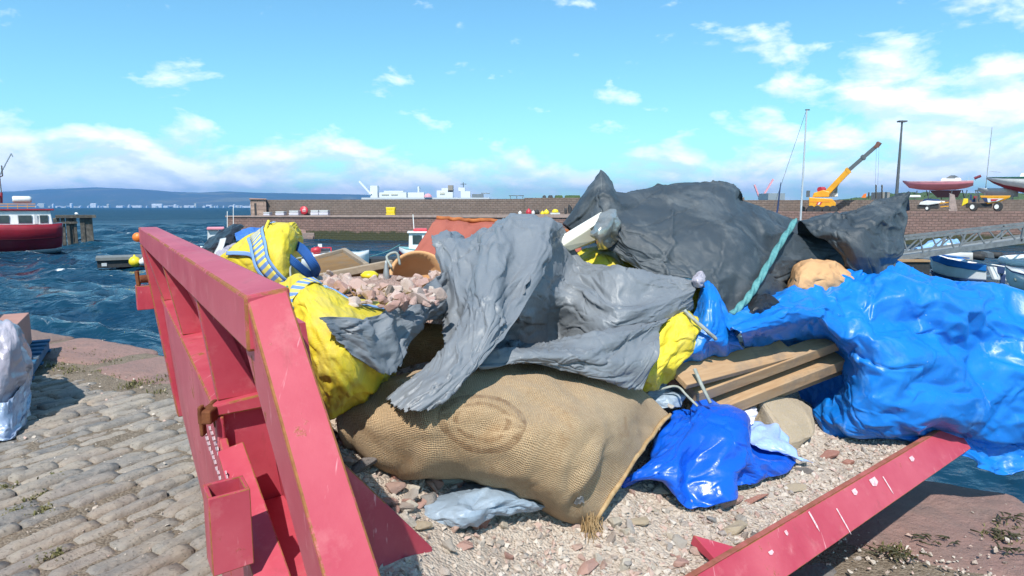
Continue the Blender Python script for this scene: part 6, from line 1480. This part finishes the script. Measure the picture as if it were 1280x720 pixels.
part('masthead', M_DKSTEEL, ms, lambda m: m.box((mx + .05, d + 1.2, zt), (.3, .1, .08)))
part('forestay', M_DKSTEEL, ms, lambda m: m.tube([(mx - .03, d + 1.2, zt - .05), P(974, 238, d + 1.2), P(950, 306, d + 1.2)], .014, 4))
part('furled_sail', M_NAVY, ms, lambda m: m.tube([P(976, 228, d + 1.2), P(974.5, 240, d + 1.2), P(972, 262, d + 1.2), P(962, 300, d + 1.2)], [.02, .05, .06, .04], 6))

# crane
d = 70; cr_ = thing('mobile_crane', 'yellow mobile crane with its boom raised, working on the far quay', 'crane', P(1028, 266, d))
part('chassis', M_BLACK, cr_, lambda m: pbox(m, 1009, 259, 1046, 265.3, d, 2.6), bevel=.08)
for px in (1014, 1022, 1034, 1042):
    part('wheel', M_BLACK, cr_, lambda m: m.lathe([(.001, -.2), (.42, -.2), (.48, -.1), (.48, .1), (.42, .2), (.001, .2)], P(px, 262.4, d - .1), 16, M=Matrix.Rotation(R(90), 3, 'X')))
part('body', M_YELLOW, cr_, lambda m: m.hull([P(1011, 259, d), P(1044, 259, d), P(1045, 254, d), P(1040, 248.5, d), P(1011, 246.5, d)] + [p + Vector((0, 2.4, 0)) for p in (P(1011, 259, d), P(1044, 259, d), P(1045, 254, d), P(1040, 248.5, d), P(1011, 246.5, d))]), bevel=.06)
part('panel_line', M_ORANGE, cr_, lambda m: pbox(m, 1012, 252, 1038, 252.6, d - .02, .03))
for k in range(3): part('warning_stripe', M_REDPAINT if k % 2 == 0 else M_WHITE, cr_, lambda m: m.prism([P(1020 + 2 * k, 256, d - .04), P(1022 + 2 * k, 256, d - .04), P(1024 + 2 * k, 252.8, d - .04), P(1022 + 2 * k, 252.8, d - .04)], (0, .03, 0)))
part('turret', M_YELLOW, cr_, lambda m: m.hull([P(1013, 246.3, d + .4), P(1034, 246.3, d + .4), P(1035, 240, d + .4), P(1027, 237.5, d + .4), P(1015, 241, d + .4)] + [p + Vector((0, 1.6, 0)) for p in (P(1013, 246.3, d + .4), P(1034, 246.3, d + .4), P(1035, 240, d + .4), P(1027, 237.5, d + .4), P(1015, 241, d + .4))]), bevel=.06)
cb_ = part('cab', M_WHITE, cr_, lambda m: pbox(m, 1026, 233, 1038.5, 246, d + 1.6, 1.2, topin=.1), bevel=.06); part('window', M_GLASS, cb_, lambda m: pbox(m, 1031, 235, 1037.5, 241, d + 1.58, .04))
part('counterweight', M_DKSTEEL, cr_, lambda m: pbox(m, 1004.5, 238, 1009, 246, d + .5, 1.4)); part('winch', M_REDPAINT, cr_, lambda m: m.tube([P(1021, 237, d + .6), P(1021, 237, d + 1.6)], .3, 12))
bm0, bm1, bm2 = P(1027, 243, d + .9), P(1056, 213, d + .9), P(1089, 184.5, d + .9)
part('boom', M_YELLOW, cr_, lambda m: m.bar(bm0, bm1, .45, .62), bevel=.05); part('boom_extension', M_DKSTEEL, cr_, lambda m: m.bar(bm1 + (bm1 - bm2) * .01, bm2, .32, .42), bevel=.03)
part('boom_collar', M_YELLOW, cr_, lambda m: m.bar(bm1 + (bm1 - bm2) * .09, bm1, .5, .74)); part('boom_collar', M_DKSTEEL, cr_, lambda m: m.bar(bm1.lerp(bm2, .47), bm1.lerp(bm2, .55), .42, .62))
part('boom_head', plain('rust brown head', (.16, .07, .05), None, 4, .7), cr_, lambda m: m.hull([P(1086, 187, d + .7), P(1090, 179.5, d + .7), P(1094, 182, d + .7), P(1092, 187, d + .7), P(1086, 187, d + 1.1), P(1090, 179.5, d + 1.1), P(1094, 182, d + 1.1)]))
for px in (1088.5, 1091.5): part('hoist_cable', M_DKSTEEL, cr_, lambda m: m.bar(P(px, 186, d + .9), P(px - 1.5, 232, d + .9), .022))
part('luffing_ram', M_DKSTEEL, cr_, lambda m: m.bar(P(1033, 245, d + .9), P(1046, 226, d + .9), .16))
d = 77; lp = thing('lamp_post', 'tall grey lighting column with a flat lamp head on the far quay', 'lamp post', P(1119.5, 252, d)); x_ = P(1119.8, 256, d).x
part('column', M_DKSTEEL, lp, lambda m: m.tube([(x_, d, P(0, 256, d).z), (x_, d, P(0, 200, d).z), (x_, d, P(0, 153, d).z)], [.2, .15, .1], 10)); part('lamp_head', M_DKSTEEL, lp, lambda m: m.hull([(x_ + a * .46, d + b * .3, P(0, 152.6, d).z + c) for a in (-1, 1) for b in (-1, 1) for c in (0, .16)] + [(x_ + a * .2, d, P(0, 150.6, d).z) for a in (-1, 1)]))
# yachts laid up
d = 77; ya = thing('yacht', 'pink hulled yacht laid up on stands on the far quay', 'yacht', P(1172, 252, d))
STN = [(1126.5, .03, 226, 224.2), (1135, .7, 234, 226), (1150, 1.25, 236.5, 226.4), (1172, 1.5, 237.5, 226.8), (1195, 1.4, 237, 226.8), (1208, 1.2, 235, 226.6), (1216, 1.0, 232.5, 226.4)]
part('hull', M_PINK, ya, lambda m: loft(m, STN, d=(d, 1.5)), smooth=True); part('sheer_strake', plain('pale pink strake', (.70, .42, .45), None, 3, .5), ya, lambda m: loft(m, STN, .90, 1.05, 1.02, (d, 1.5)))
part('keel', plain('dull keel', (.14, .05, .05), None, 3, .7), ya, lambda m: m.hull([P(1153, 238, d + 1.3), P(1190, 238, d + 1.3), P(1186, 247, d + 1.4), P(1162, 247, d + 1.4), P(1153, 238, d + 1.7), P(1190, 238, d + 1.7), P(1186, 247, d + 1.6), P(1162, 247, d + 1.6)]))
part('coachroof', M_GRP, ya, lambda m: pbox(m, 1170, 222.6, 1196, 226.2, d + .8, 1.3, topin=.2), bevel=.05); part('sprayhood', M_DKSTEEL, ya, lambda m: m.hull([P(1176, 222.8, d + .9), P(1188, 223.5, d + .9), P(1181, 219.6, d + 1), P(1176, 222.8, d + 1.9), P(1188, 223.5, d + 1.9), P(1181, 219.6, d + 1.8)]))
part('sail_cover', plain('dark red sail cover', (.20, .03, .05), None, 3, .7), ya, lambda m: m.tube([P(1207, 224, d + 1.4), P(1215, 221, d + 1.4)], .16, 8))
for px in (1142, 1158, 1186, 1204): part('stand', M_DKSTEEL, ya, lambda m: (m.bar(P(px, 238, d + .6), P(px - 1.5, 252, d + .3), .09), m.bar(P(px, 238, d + 2.4), P(px + 1.5, 252, d + 2.7), .09)))
for px in range(1200, 1232, 8): part('guard_post', M_PALEGREY, ya, lambda m: m.bar(P(px, 227, d + 1.5), P(px, 221.5, d + 1.5), .03)) if px < 1216 else None
d = 76; y2 = thing('yacht', 'white hulled yacht with a dark green rail and red bottom at the right edge', 'yacht', P(1270, 252, d))
STN = [(1231.5, .03, 222, 220.0), (1240, .6, 228, 220.3), (1256, 1.2, 235, 221), (1280, 1.5, 241, 221.4), (1310, 1.5, 243, 221), (1345, .9, 240, 220)]
part('bottom', M_HULLRED, y2, lambda m: loft(m, STN, 0, .30, 1.0, (d, 1.5)), smooth=True); part('hull', M_GRP, y2, lambda m: loft(m, STN, .29, 1.0, 1.005, (d, 1.5)), smooth=True); part('green_rail', M_GREENTRIM, y2, lambda m: loft(m, STN, .90, 1.02, 1.03, (d, 1.5)))
part('coachroof', M_GRP, y2, lambda m: pbox(m, 1268, 216.5, 1310, 220.8, d + .8, 1.3, topin=.2)); x_ = P(1231, 240, d).x
for px in (1262, 1290, 1320): part('stand', M_DKSTEEL, y2, lambda m: m.bar(P(px, 243, d + .5), P(px - 1, 254, d + .3), .09))
sm = thing('yacht', 'pale yacht half hidden behind the dumper with a thin bare mast', 'yacht', P(1234, 250, 79)); x_ = P(1231.5, 240, 79).x
part('hull', M_PALEGREY, sm, lambda m: loft(m, [(1222, .05, 238, 234), (1232, .8, 244, 235), (1250, 1.2, 247, 235.5), (1272, 1.0, 246, 235)], d=(79, 1)), smooth=True); part('mast', M_STEEL, sm, lambda m: m.tube([(x_, 80, P(0, 240, 79).z), (x_ + .1, 80, P(0, 158, 79).z)], [.06, .045], 6)); part('spreader', M_STEEL, sm, lambda m: m.bar(P(1229, 214, 80), P(1243, 216, 80), .04))
for px in (1236, 1262): part('stand', M_DKSTEEL, sm, lambda m: m.bar(P(px, 244, 79.5), P(px, 252, 79.4), .08))
# dumper and towed compressor
d = 67; dm = thing('site_dumper', 'yellow site dumper with a front skip parked on the far quay', 'dumper', P(1228, 264.5, d))
for px, py, r_ in ((1217, 258.6, .47), (1247.5, 258.4, .50)):
    for dy in (0, 1.7):
        w_ = part('wheel', M_BLACK, dm, lambda m: m.lathe([(.001, -.2), (r_ * .88, -.2), (r_, -.1), (r_, .1), (r_ * .88, .2), (.001, .2)], P(px, py, d) + Vector((0, dy, 0)), 18, M=Matrix.Rotation(R(90), 3, 'X'))); 
        if dy == 0: part('hub', M_WHITE, w_, lambda m: m.lathe([(.001, -.03), (.22, -.03), (.24, .03), (.001, .03)], P(px, py, d - .22), 14, M=Matrix.Rotation(R(90), 3, 'X')))
part('chassis', M_BLACK, dm, lambda m: pbox(m, 1205, 254, 1238, 259.5, d + .2, 1.4), bevel=.05)
part('engine_cover', M_LEMON, dm, lambda m: m.hull([P(1200.5, 258, d + .1), P(1203, 248, d + .1), P(1209, 248.2, d + .1), P(1209, 253.5, d + .1), P(1204, 254, d + .1)] + [p + Vector((0, 1.6, 0)) for p in (P(1200.5, 258, d + .1), P(1203, 248, d + .1), P(1209, 248.2, d + .1), P(1209, 253.5, d + .1), P(1204, 254, d + .1))]), bevel=.05)
part('seat', M_NAVY, dm, lambda m: (pbox(m, 1209, 249, 1215, 252.5, d + .6, .6), pbox(m, 1206.5, 243, 1209, 250, d + .6, .6)))
part('red_panel', M_REDPAINT, dm, lambda m: pbox(m, 1210.5, 245, 1215, 249, d + .7, .4))
part('roll_bar', M_DKSTEEL, dm, lambda m: (m.bar(P(1217.5, 253, d + .3), P(1217, 238, d + .3), .12), m.bar(P(1217.5, 253, d + 1.6), P(1217, 238, d + 1.6), .12), m.bar(P(1217, 238.2, d + .25), P(1217, 238.2, d + 1.65), .12), m.bar(P(1221, 253, d + .3), P(1219, 241, d + .3), .1)))
part('dump_skip', M_YELLOW, dm, lambda m: m.hull([P(1226, 244.5, d - .1), P(1264, 244.8, d - .1), P(1262, 247.5, d - .1), P(1250, 252.5, d), P(1234, 255, d), P(1226, 246, d - .1)] + [p + Vector((0, 1.9, 0)) for p in (P(1226, 244.5, d - .1), P(1264, 244.8, d - .1), P(1262, 247.5, d - .1), P(1250, 252.5, d), P(1234, 255, d))]), bevel=.04)
part('white_side_panel', M_WHITE, dm, lambda m: m.prism([P(1234, 248, d - .14), P(1256, 248.3, d - .14), P(1248, 251.6, d - .10), P(1236, 253, d - .10)], (0, .05, 0))); part('red_flash', M_REDPAINT, dm, lambda m: m.prism([P(1240, 249, d - .16), P(1249, 249, d - .16), P(1246, 251, d - .15), P(1240, 251.4, d - .15)], (0, .03, 0)))
part('blue_panel', M_NAVY, dm, lambda m: m.prism([P(1229, 247, d - .15), P(1235, 247.3, d - .15), P(1236, 253, d - .12), P(1232, 252, d - .12)], (0, .05, 0)))
d = 67; cm_ = thing('towed_compressor', 'white rounded towed compressor with a dark blue hood beside the dumper', 'compressor', P(1164, 264.5, d))
part('shell', M_WHITE, cm_, lambda m: m.hull([P(x, y, d + q) for x, y in ((1148, 256), (1150, 252.5), (1158, 250.6), (1172, 251.5), (1173, 254.5), (1160, 256.5)) for q in (0, 1.2)]), bevel=.06); part('hood', M_NAVY, cm_, lambda m: m.hull([P(x, y, d + q) for x, y in ((1152, 251.5), (1155, 248.4), (1165, 249.2), (1168, 251)) for q in (.1, 1.1)]))
part('chassis', M_BLACK, cm_, lambda m: pbox(m, 1145, 255.8, 1172, 261, d + .15, .9), bevel=.04)
for dy in (0, 1.1):
    w_ = part('wheel', M_BLACK, cm_, lambda m: m.lathe([(.001, -.1), (.27, -.1), (.31, 0), (.27, .1), (.001, .1)], P(1159.8, 260.4, d - .05) + Vector((0, dy, 0)), 16, M=Matrix.Rotation(R(90), 3, 'X')))
    if dy == 0: part('hub', M_WHITE, w_, lambda m: m.lathe([(.001, -.02), (.15, -.02), (.15, .02), (.001, .02)], P(1159.8, 260.4, d - .16), 12, M=Matrix.Rotation(R(90), 3, 'X')))
part('drawbar', M_DKSTEEL, cm_, lambda m: (m.bar(P(1172, 258, d + .5), P(1184, 261, d + .5), .08), m.bar(P(1173, 252, d + .4), P(1184, 259, d + .4), .07))); part('yellow_frame', M_YELLOW, cm_, lambda m: (m.bar(P(1173, 254, d + .2), P(1184, 253, d + .2), .1), m.bar(P(1174, 258.6, d + .2), P(1184, 257.6, d + .2), .1)))
mb = MB(); g = np.random.default_rng(2); mb.hull([P(g.uniform(1185, 1197), g.uniform(241, 263), 67.4 + g.uniform(0, .8)) for k in range(22)] + [P(1186, 264, 67.4), P(1197, 264, 67.4)]); tag(mb.build('sacking_bundle', plain('dull sacking', (.34, .26, .235), (.22, .17, .155), 2, .9, .5, 6, .05), bevel=.08, seg=3), 'brownish bundle of sacking between compressor and dumper', 'bundle')
# yard clutter and scrub
d = 150; cols = np.linspace(1034, 1420, 120); hy = np.interp(cols, [1034, 1048, 1062, 1080, 1100, 1120, 1160, 1230, 1300, 1420], [247.5, 246, 243.5, 240.5, 238, 237.5, 238.5, 239, 240, 241]); rows = []
for k in range(12):
    f = k / 11; rows.append([(P(cx, 259, d + 40 * f).x, d + 30 * f + 2 * mnoise.noise((cx * .1, k, 0)), .5 + ((259.3 - h_) / 795 * d + 1.0) * math.sin(f * 1.57) ** .7 + .55 * mnoise.noise((cx * .16, k * .9, 1)) + .4 * mnoise.noise((cx * .5, k * 2.1, 5))) for cx, h_ in zip(cols, hy)])
mb = MB(); mb.grid(np.array(rows)); mb.uv = {}; tag(mb.build('scrub_hill', M_HEDGE, smooth=False, origin=(0, 0, 0)), 'low dark green scrub covered bank behind the far quay', 'hill', kind='structure')
bx('site_hut', 'grey site hut with a blue roof behind the charcoal cover wing', 'hut', M_PALEGREY if 0 else plain('hut grey', (.24, .24, .23), None, 3, .7), 1102, 240, 1112, 252, 80, 2.5)
mb = MB(); mb.hull([P(x, y, 80 + q) for x, y in ((1076.5, 247), (1082.5, 247.3), (1083, 241.5), (1080, 242.5)) for q in (0, .8)]); tag(mb.build('tent_cover', M_ORANGE), 'small orange cover on the parapet right of the crane', 'cover')
for px, y0 in ((1086, 240.5), (1095, 231), (1102.5, 231)):
    mb = MB(); mb.bar(P(px, 248.5, 76), P(px, y0, 76), .12); tag(mb.build('timber_post', M_JETTY), 'thin dark timber post standing behind the far quay parapet', 'post', 'thin posts beyond the crane')
bx('upturned_boat', 'white upturned dinghy on the parapet beneath the pink yacht', 'boat', M_GRP, 1124, 243.8, 1152, 247, 73, 1.2, bev=.4)
# far shipyard
d = 900; ov = thing('offshore_vessel', 'distant white offshore vessel with cranes and a pink dome beyond the pier', 'ship', P(530, 250, d))
def VB(nm, x0, y0, x1, y1, mt=M_GRP, t=12, dd=0): part(nm, mt, ov, lambda m: pbox(m, x0, y0, x1, y1, d + dd, t))
VB('hull', 452, 247, 612, 256, M_PALEGREY, 30)
for a in ((463, 232, 472, 247), (474, 240.5, 508, 247), (480, 238.4, 504, 240.4), (510, 240.5, 530, 247), (546, 238, 566, 247), (552, 235, 560, 238), (576, 239, 588, 247), (573, 234.5, 581, 239)): VB('superstructure', *a)
for a in ((477, 242, 486, 244), (489, 242, 497, 244), (550, 240.5, 556, 243)): VB('window_band', *a, M_CREAM, .5, -.7)
VB('mast', 522, 233, 524, 240.4); VB('lattice_tower', 560, 231.5, 566, 240, plain('brownish lattice', (.32, .27, .20), None, 1, .8)); VB('radar_mast', 578.6, 228, 579.6, 234.4, M_DKSTEEL, 1); VB('yard', 575.5, 229.8, 583, 230.5, M_DKSTEEL, 1); VB('winch_house', 590, 242.5, 604, 247, plain('grey winch', (.20, .22, .22), None, 1, .8)); VB('boat_deck', 601, 241, 612, 242.2, M_STEEL)
part('crane_jib', M_GRP, ov, lambda m: m.bar(P(449, 226.5, d), P(464, 243, d), 2.4)); part('dome', M_FADEPINK, ov, lambda m: m.lathe([(5.6, 0), (5.2, 2.2), (3.2, 4.4), (.01, 5.4)], P(535, 246.6, d - 2), 14))
for pts, lb_ in ((((943, 231, 949.5, 248), (966.5, 224, 952, 248)), 'pair of distant salmon pink crane jibs in a V right of the charcoal cover'), (((14, 192, -2, 222), (14, 192, 16, 196)), 'faint blue grey crane jib rising at the far left edge')):
    mb = MB()
    for a in pts: mb.bar(P(a[0], a[1], 620), P(a[2], a[3], 620), 1.5 if pts[0][0] > 900 else .7)
    tag(mb.build('distant_crane', M_FADEPINK if pts[0][0] > 900 else M_STEEL), lb_, 'crane')
bx('shed', 'distant blue grey shed beyond the parapet right of the pink jibs', 'shed', M_STEEL, 960, 241.5, 981, 250, 500, 20)
# gangway, dinghies
d = 31; M_GANG = plain('dull gangway steel', (.20, .215, .225), (.14, .15, .16), 5, .55, .05, 30, metal=.2); gw = thing('gangway', 'grey metal truss gangway sloping down to the floating pontoon', 'gangway', P(1200, 312, d))
T0, T1, B0, B1_ = (1131, 299), (1330, 277.5), (1116, 324), (1330, 294)
def lerp2(a, b, f): return (a[0] + (b[0] - a[0]) * f, a[1] + (b[1] - a[1]) * f)
for dy in (0, 1.3):
    part('top_rail', M_GANG, gw, lambda m: m.bar(P(*T0, d) + Vector((0, dy, 0)), P(*T1, d) + Vector((0, dy, 0)), .09, .12))
    part('bottom_chord', M_GANG, gw, lambda m: m.bar(P(*B0, d) + Vector((0, dy, 0)), P(*B1_, d) + Vector((0, dy, 0)), .09, .24))
    n_ = 11
    for k in range(n_):
        f0, f1 = (k + (.0 if k else .25)) / n_, (k + 1) / n_
        a, b = (lerp2(B0, B1_, f0), lerp2(T0, T1, f1)) if k % 2 == 0 else (lerp2(T0, T1, f0), lerp2(B0, B1_, f1))
        part('brace', M_GANG, gw, lambda m: m.bar(P(*a, d) + Vector((0, dy, 0)), P(*b, d) + Vector((0, dy, 0)), .05, .06))
        if k in (4, 8): part('post', M_GANG, gw, lambda m: m.bar(P(*lerp2(B0, B1_, f0 + .02), d) + Vector((0, dy, 0)), P(*lerp2(T0, T1, f0 + .02), d) + Vector((0, dy, 0)), .07, .09))
part('deck', plain('gangway deck', (.26, .28, .29), (.20, .22, .23), 6, .7), gw, lambda m: m.bar(P(*B0, d) + Vector((0, .65, .0)), P(*B1_, d) + Vector((0, .65, .0)), 1.18, .06))
part('roller', M_DKSTEEL, gw, lambda m: m.tube([P(1119, 326, d - .1), P(1119, 326, d + 1.5)], .12, 10))
d = 31.5; pn = thing('pontoon', 'dark floating pontoon at the foot of the gangway', 'pontoon', P(1135, 345, d))
part('deck', M_WOODD, pn, lambda m: pbox(m, 1060, 325, 1163, 327.5, d - 1.0, 3.4)); part('float_tank', M_BLACK, pn, lambda m: pbox(m, 1062, 327.7, 1161, 352, d - .9, 3.1))
d = 35; cvb = thing('covered_boat', 'small moored boat under a blue and white cover behind the gangway', 'boat', P(1165, 335, d))
part('hull', M_PALEGREY, cvb, lambda m: loft(m, [(1128, .05, 330, 314), (1140, .7, 337, 315), (1175, .95, 338, 316), (1215, .85, 337, 315)], d=(d, 1)), smooth=True)
X = sheet([[(1134, 312, d + 1.6), (1150, 305, d + 1.7), (1172, 303, d + 1.7), (1186, 309, d + 1.6)], [(1134, 310, d + 1), (1150, 303, d + 1), (1172, 302, d + 1), (1188, 308, d + 1)], [(1134, 314, d + .2), (1150, 311, d + .1), (1172, 311, d + .1), (1190, 314, d + .2)]], 24, 40, 1.1, 1.1, 81, amp=.1, cr=dict(cnt=30, spread=1.5, ln=(.2, 1.), wd=(.05, .2), ht=(.03, .12)))
cloth_thing('cover', None, None, plain('pale blue cover', (.16, .32, .58), (.30, .48, .70), 1.5, .5), [X], .02, cvb)
part('white_locker', M_WHITE, cvb, lambda m: pbox(m, 1175, 303.5, 1184, 310, d + .5, .5), bevel=.05); part('thwart', M_DKSTEEL, cvb, lambda m: pbox(m, 1192, 306, 1216, 311, d + .6, .8), bevel=.05)
def dinghy(name, label, stt, d, mh, mr, mi, extra=None):
    th = thing(name, label, 'boat', P(stt[2][0], stt[2][2], d)); n_ = 9
    def sides(m, f0, f1, g0, g1):
        for sgn in (-1, 1):
            V = []
            for px, hb, yk, ys in stt:
                for k in range(n_):
                    f = f0 + (f1 - f0) * k / (n_ - 1); q = P(px, yk, d).lerp(P(px, ys, d), f); wf = (.72 + .28 * f) * hb * g0
                    V.append((q.x, d + hb * 0 + 1.0 + sgn * wf, q.z))
            b = len(m.v); m.add(V, [(i * n_ + k, i * n_ + k + 1, (i + 1) * n_ + k + 1, (i + 1) * n_ + k) for i in range(len(stt) - 1) for k in range(n_ - 1)])
    mb = MB(); sides(mb, 0, 1, 1, 1); mb.build('hull', mh, th, smooth=True, recalc=False, solid=.03)
    mb = MB(); sides(mb, .66, 1.06, 1.03, 1); mb.build('gunwale', mr, th, smooth=True, recalc=False, solid=.05)
    mb = MB(); st2 = [(px, hb * .86, yk, yk + (ys - yk) * .55) for px, hb, yk, ys in stt]; vs = []
    for px, hb, yk, ys in st2: q = P(px, ys, d); vs += [(q.x, d + 1 - hb, q.z), (q.x, d + 1 + hb, q.z)]
    mb.add(vs, [(2 * i, 2 * i + 1, 2 * i + 3, 2 * i + 2) for i in range(len(st2) - 1)]); mb.build('floor', mi, th, solid=.02)
    return th
d = 32.5; rw = dinghy('rowing_boat', 'blue and white rowing boat moored below the gangway', [(1161, .08, 330, 316.5), (1166, .55, 342, 320), (1185, .95, 347, 325), (1210, 1.0, 349, 328.5), (1232, .9, 349, 331)], d, M_GRP, M_BLUEPAINT, M_BLUEPAINT)
part('foredeck', M_BLUEPAINT, rw, lambda m: m.hull([P(1161, 318, d + 1), P(1182, 320.5, d + .2), P(1182, 320.5, d + 1.85), P(1161, 319.5, d + 1), P(1182, 322, d + .2), P(1182, 322, d + 1.85)]))
part('transom', M_GRP, rw, lambda m: m.hull([P(1231, 331, d + .1), P(1233, 346, d + .35), P(1231, 331, d + 1.9), P(1233, 346, d + 1.65), P(1234, 331, d + .1), P(1236, 346, d + .35), P(1234, 331, d + 1.9)]))
for px in (1192, 1212): part('thwart', M_BLUEPAINT, rw, lambda m: m.bar(P(px, 328, d + .1), P(px, 328, d + 1.9), .22, .04))
part('oar', M_WHITE, rw, lambda m: m.tube([P(1200, 324, d + .4), P(1250, 330.5, d + .2)], .035, 6)); part('outboard', M_NAVY, rw, lambda m: (pbox(m, 1231, 328, 1243, 339, d + .6, .5), pbox(m, 1235, 339.2, 1241, 352, d + .75, .2)), bevel=.05)
part('waterline_band', M_NAVY, rw, lambda m: loft(m, [(1163, .1, 346, 341), (1168, .5, 351, 343.5), (1186, .85, 353, 346), (1210, .92, 354, 348), (1232, .85, 354, 348)], 0, 1, 1.06, (d, 1)))
d = 36; bi = thing('black_dinghy', 'black inflatable dinghy between the gangway and the rowing boat', 'boat', P(1208, 335, d)); part('tube', M_BLACK, bi, lambda m: m.tube(path([P(1230, 321, d), P(1205, 318, d - .3), P(1199, 321, d + .4), P(1205, 317, d + 1.3), P(1230, 317.5, d + 1.4)], 24), .20, 8), smooth=True); part('engine', M_DKSTEEL, bi, lambda m: m.hull([P(x, y, d + q) for x, y in ((1220, 319), (1222, 313), (1229, 315), (1230, 321)) for q in (.3, .8)]))
d = 33; wi = thing('white_dinghy', 'white ring of an inflatable tender left of the blue covered motor boat', 'boat', P(1256, 340, d)); part('tube', M_GRP, wi, lambda m: m.tube(path([P(1282, 329, d), P(1262, 328, d - .2), P(1247, 325, d + .2), P(1246, 322, d + .9), P(1262, 320, d + 1.5), P(1284, 321, d + 1.6)], 30), .17, 8), smooth=True); part('floor', M_PALEGREY, wi, lambda m: m.hull([P(1250, 327, d + .3), P(1280, 328, d + .1), P(1280, 324, d + 1.4), P(1252, 323, d + 1.1), P(1250, 329, d + .3), P(1280, 330, d + .1)]))
d = 27; mo = thing('motor_boat', 'white motor boat with a blue canopy and hanging fender at the right edge', 'boat', P(1272, 372, d))
STN = [(1256, .05, 352, 335), (1264, .6, 364, 338), (1285, .95, 371, 341), (1320, 1.05, 373, 343), (1370, .9, 373, 343)]
part('hull', M_GRP, mo, lambda m: loft(m, STN, d=(d, 1.1)), smooth=True); part('rub_rail', M_NAVY, mo, lambda m: loft(m, STN, .86, .93, 1.03, (d, 1.1))); part('canopy', M_BLUEPAINT, mo, lambda m: m.hull([P(1268, 330, d + .5), P(1290, 321, d + .4), P(1340, 320, d + .4), P(1345, 340, d + .3), P(1272, 338, d + .4), P(1268, 330, d + 1.7), P(1290, 321, d + 1.8), P(1340, 320, d + 1.8), P(1345, 340, d + 1.9)]), bevel=.05)
part('window', M_GLASS, mo, lambda m: m.prism([P(1272, 337, d + .36), P(1271, 331.5, d + .44), P(1288, 324.5, d + .36), P(1292, 337.5, d + .34)], (0, .04, 0))); part('fender', M_CREAM, mo, lambda m: m.tube([P(1259.5, 340, d + .5), P(1259, 342, d + .5), P(1258, 350, d + .5), P(1258, 352, d + .5)], [.03, .11, .11, .03], 10), smooth=True)

# turn the side-on craft and machines square to the sight line from the quay, keeping their apparent length
for o in list(COL.objects):
    if o.type == 'EMPTY' and o.parent is None and any(o.name.startswith(q) for q in ('passenger_boat', 'timber_jetty', 'raft', 'small_boat', 'yacht', 'site_dumper', 'towed_compressor', 'rowing_boat', 'motor_boat', 'covered_boat', 'black_dinghy', 'white_dinghy', 'fishing_boat', 'mobile_crane')):
        a_ = math.atan2(o.location.x, o.location.y); o.rotation_euler.z = -a_; o.scale.x = math.cos(a_)
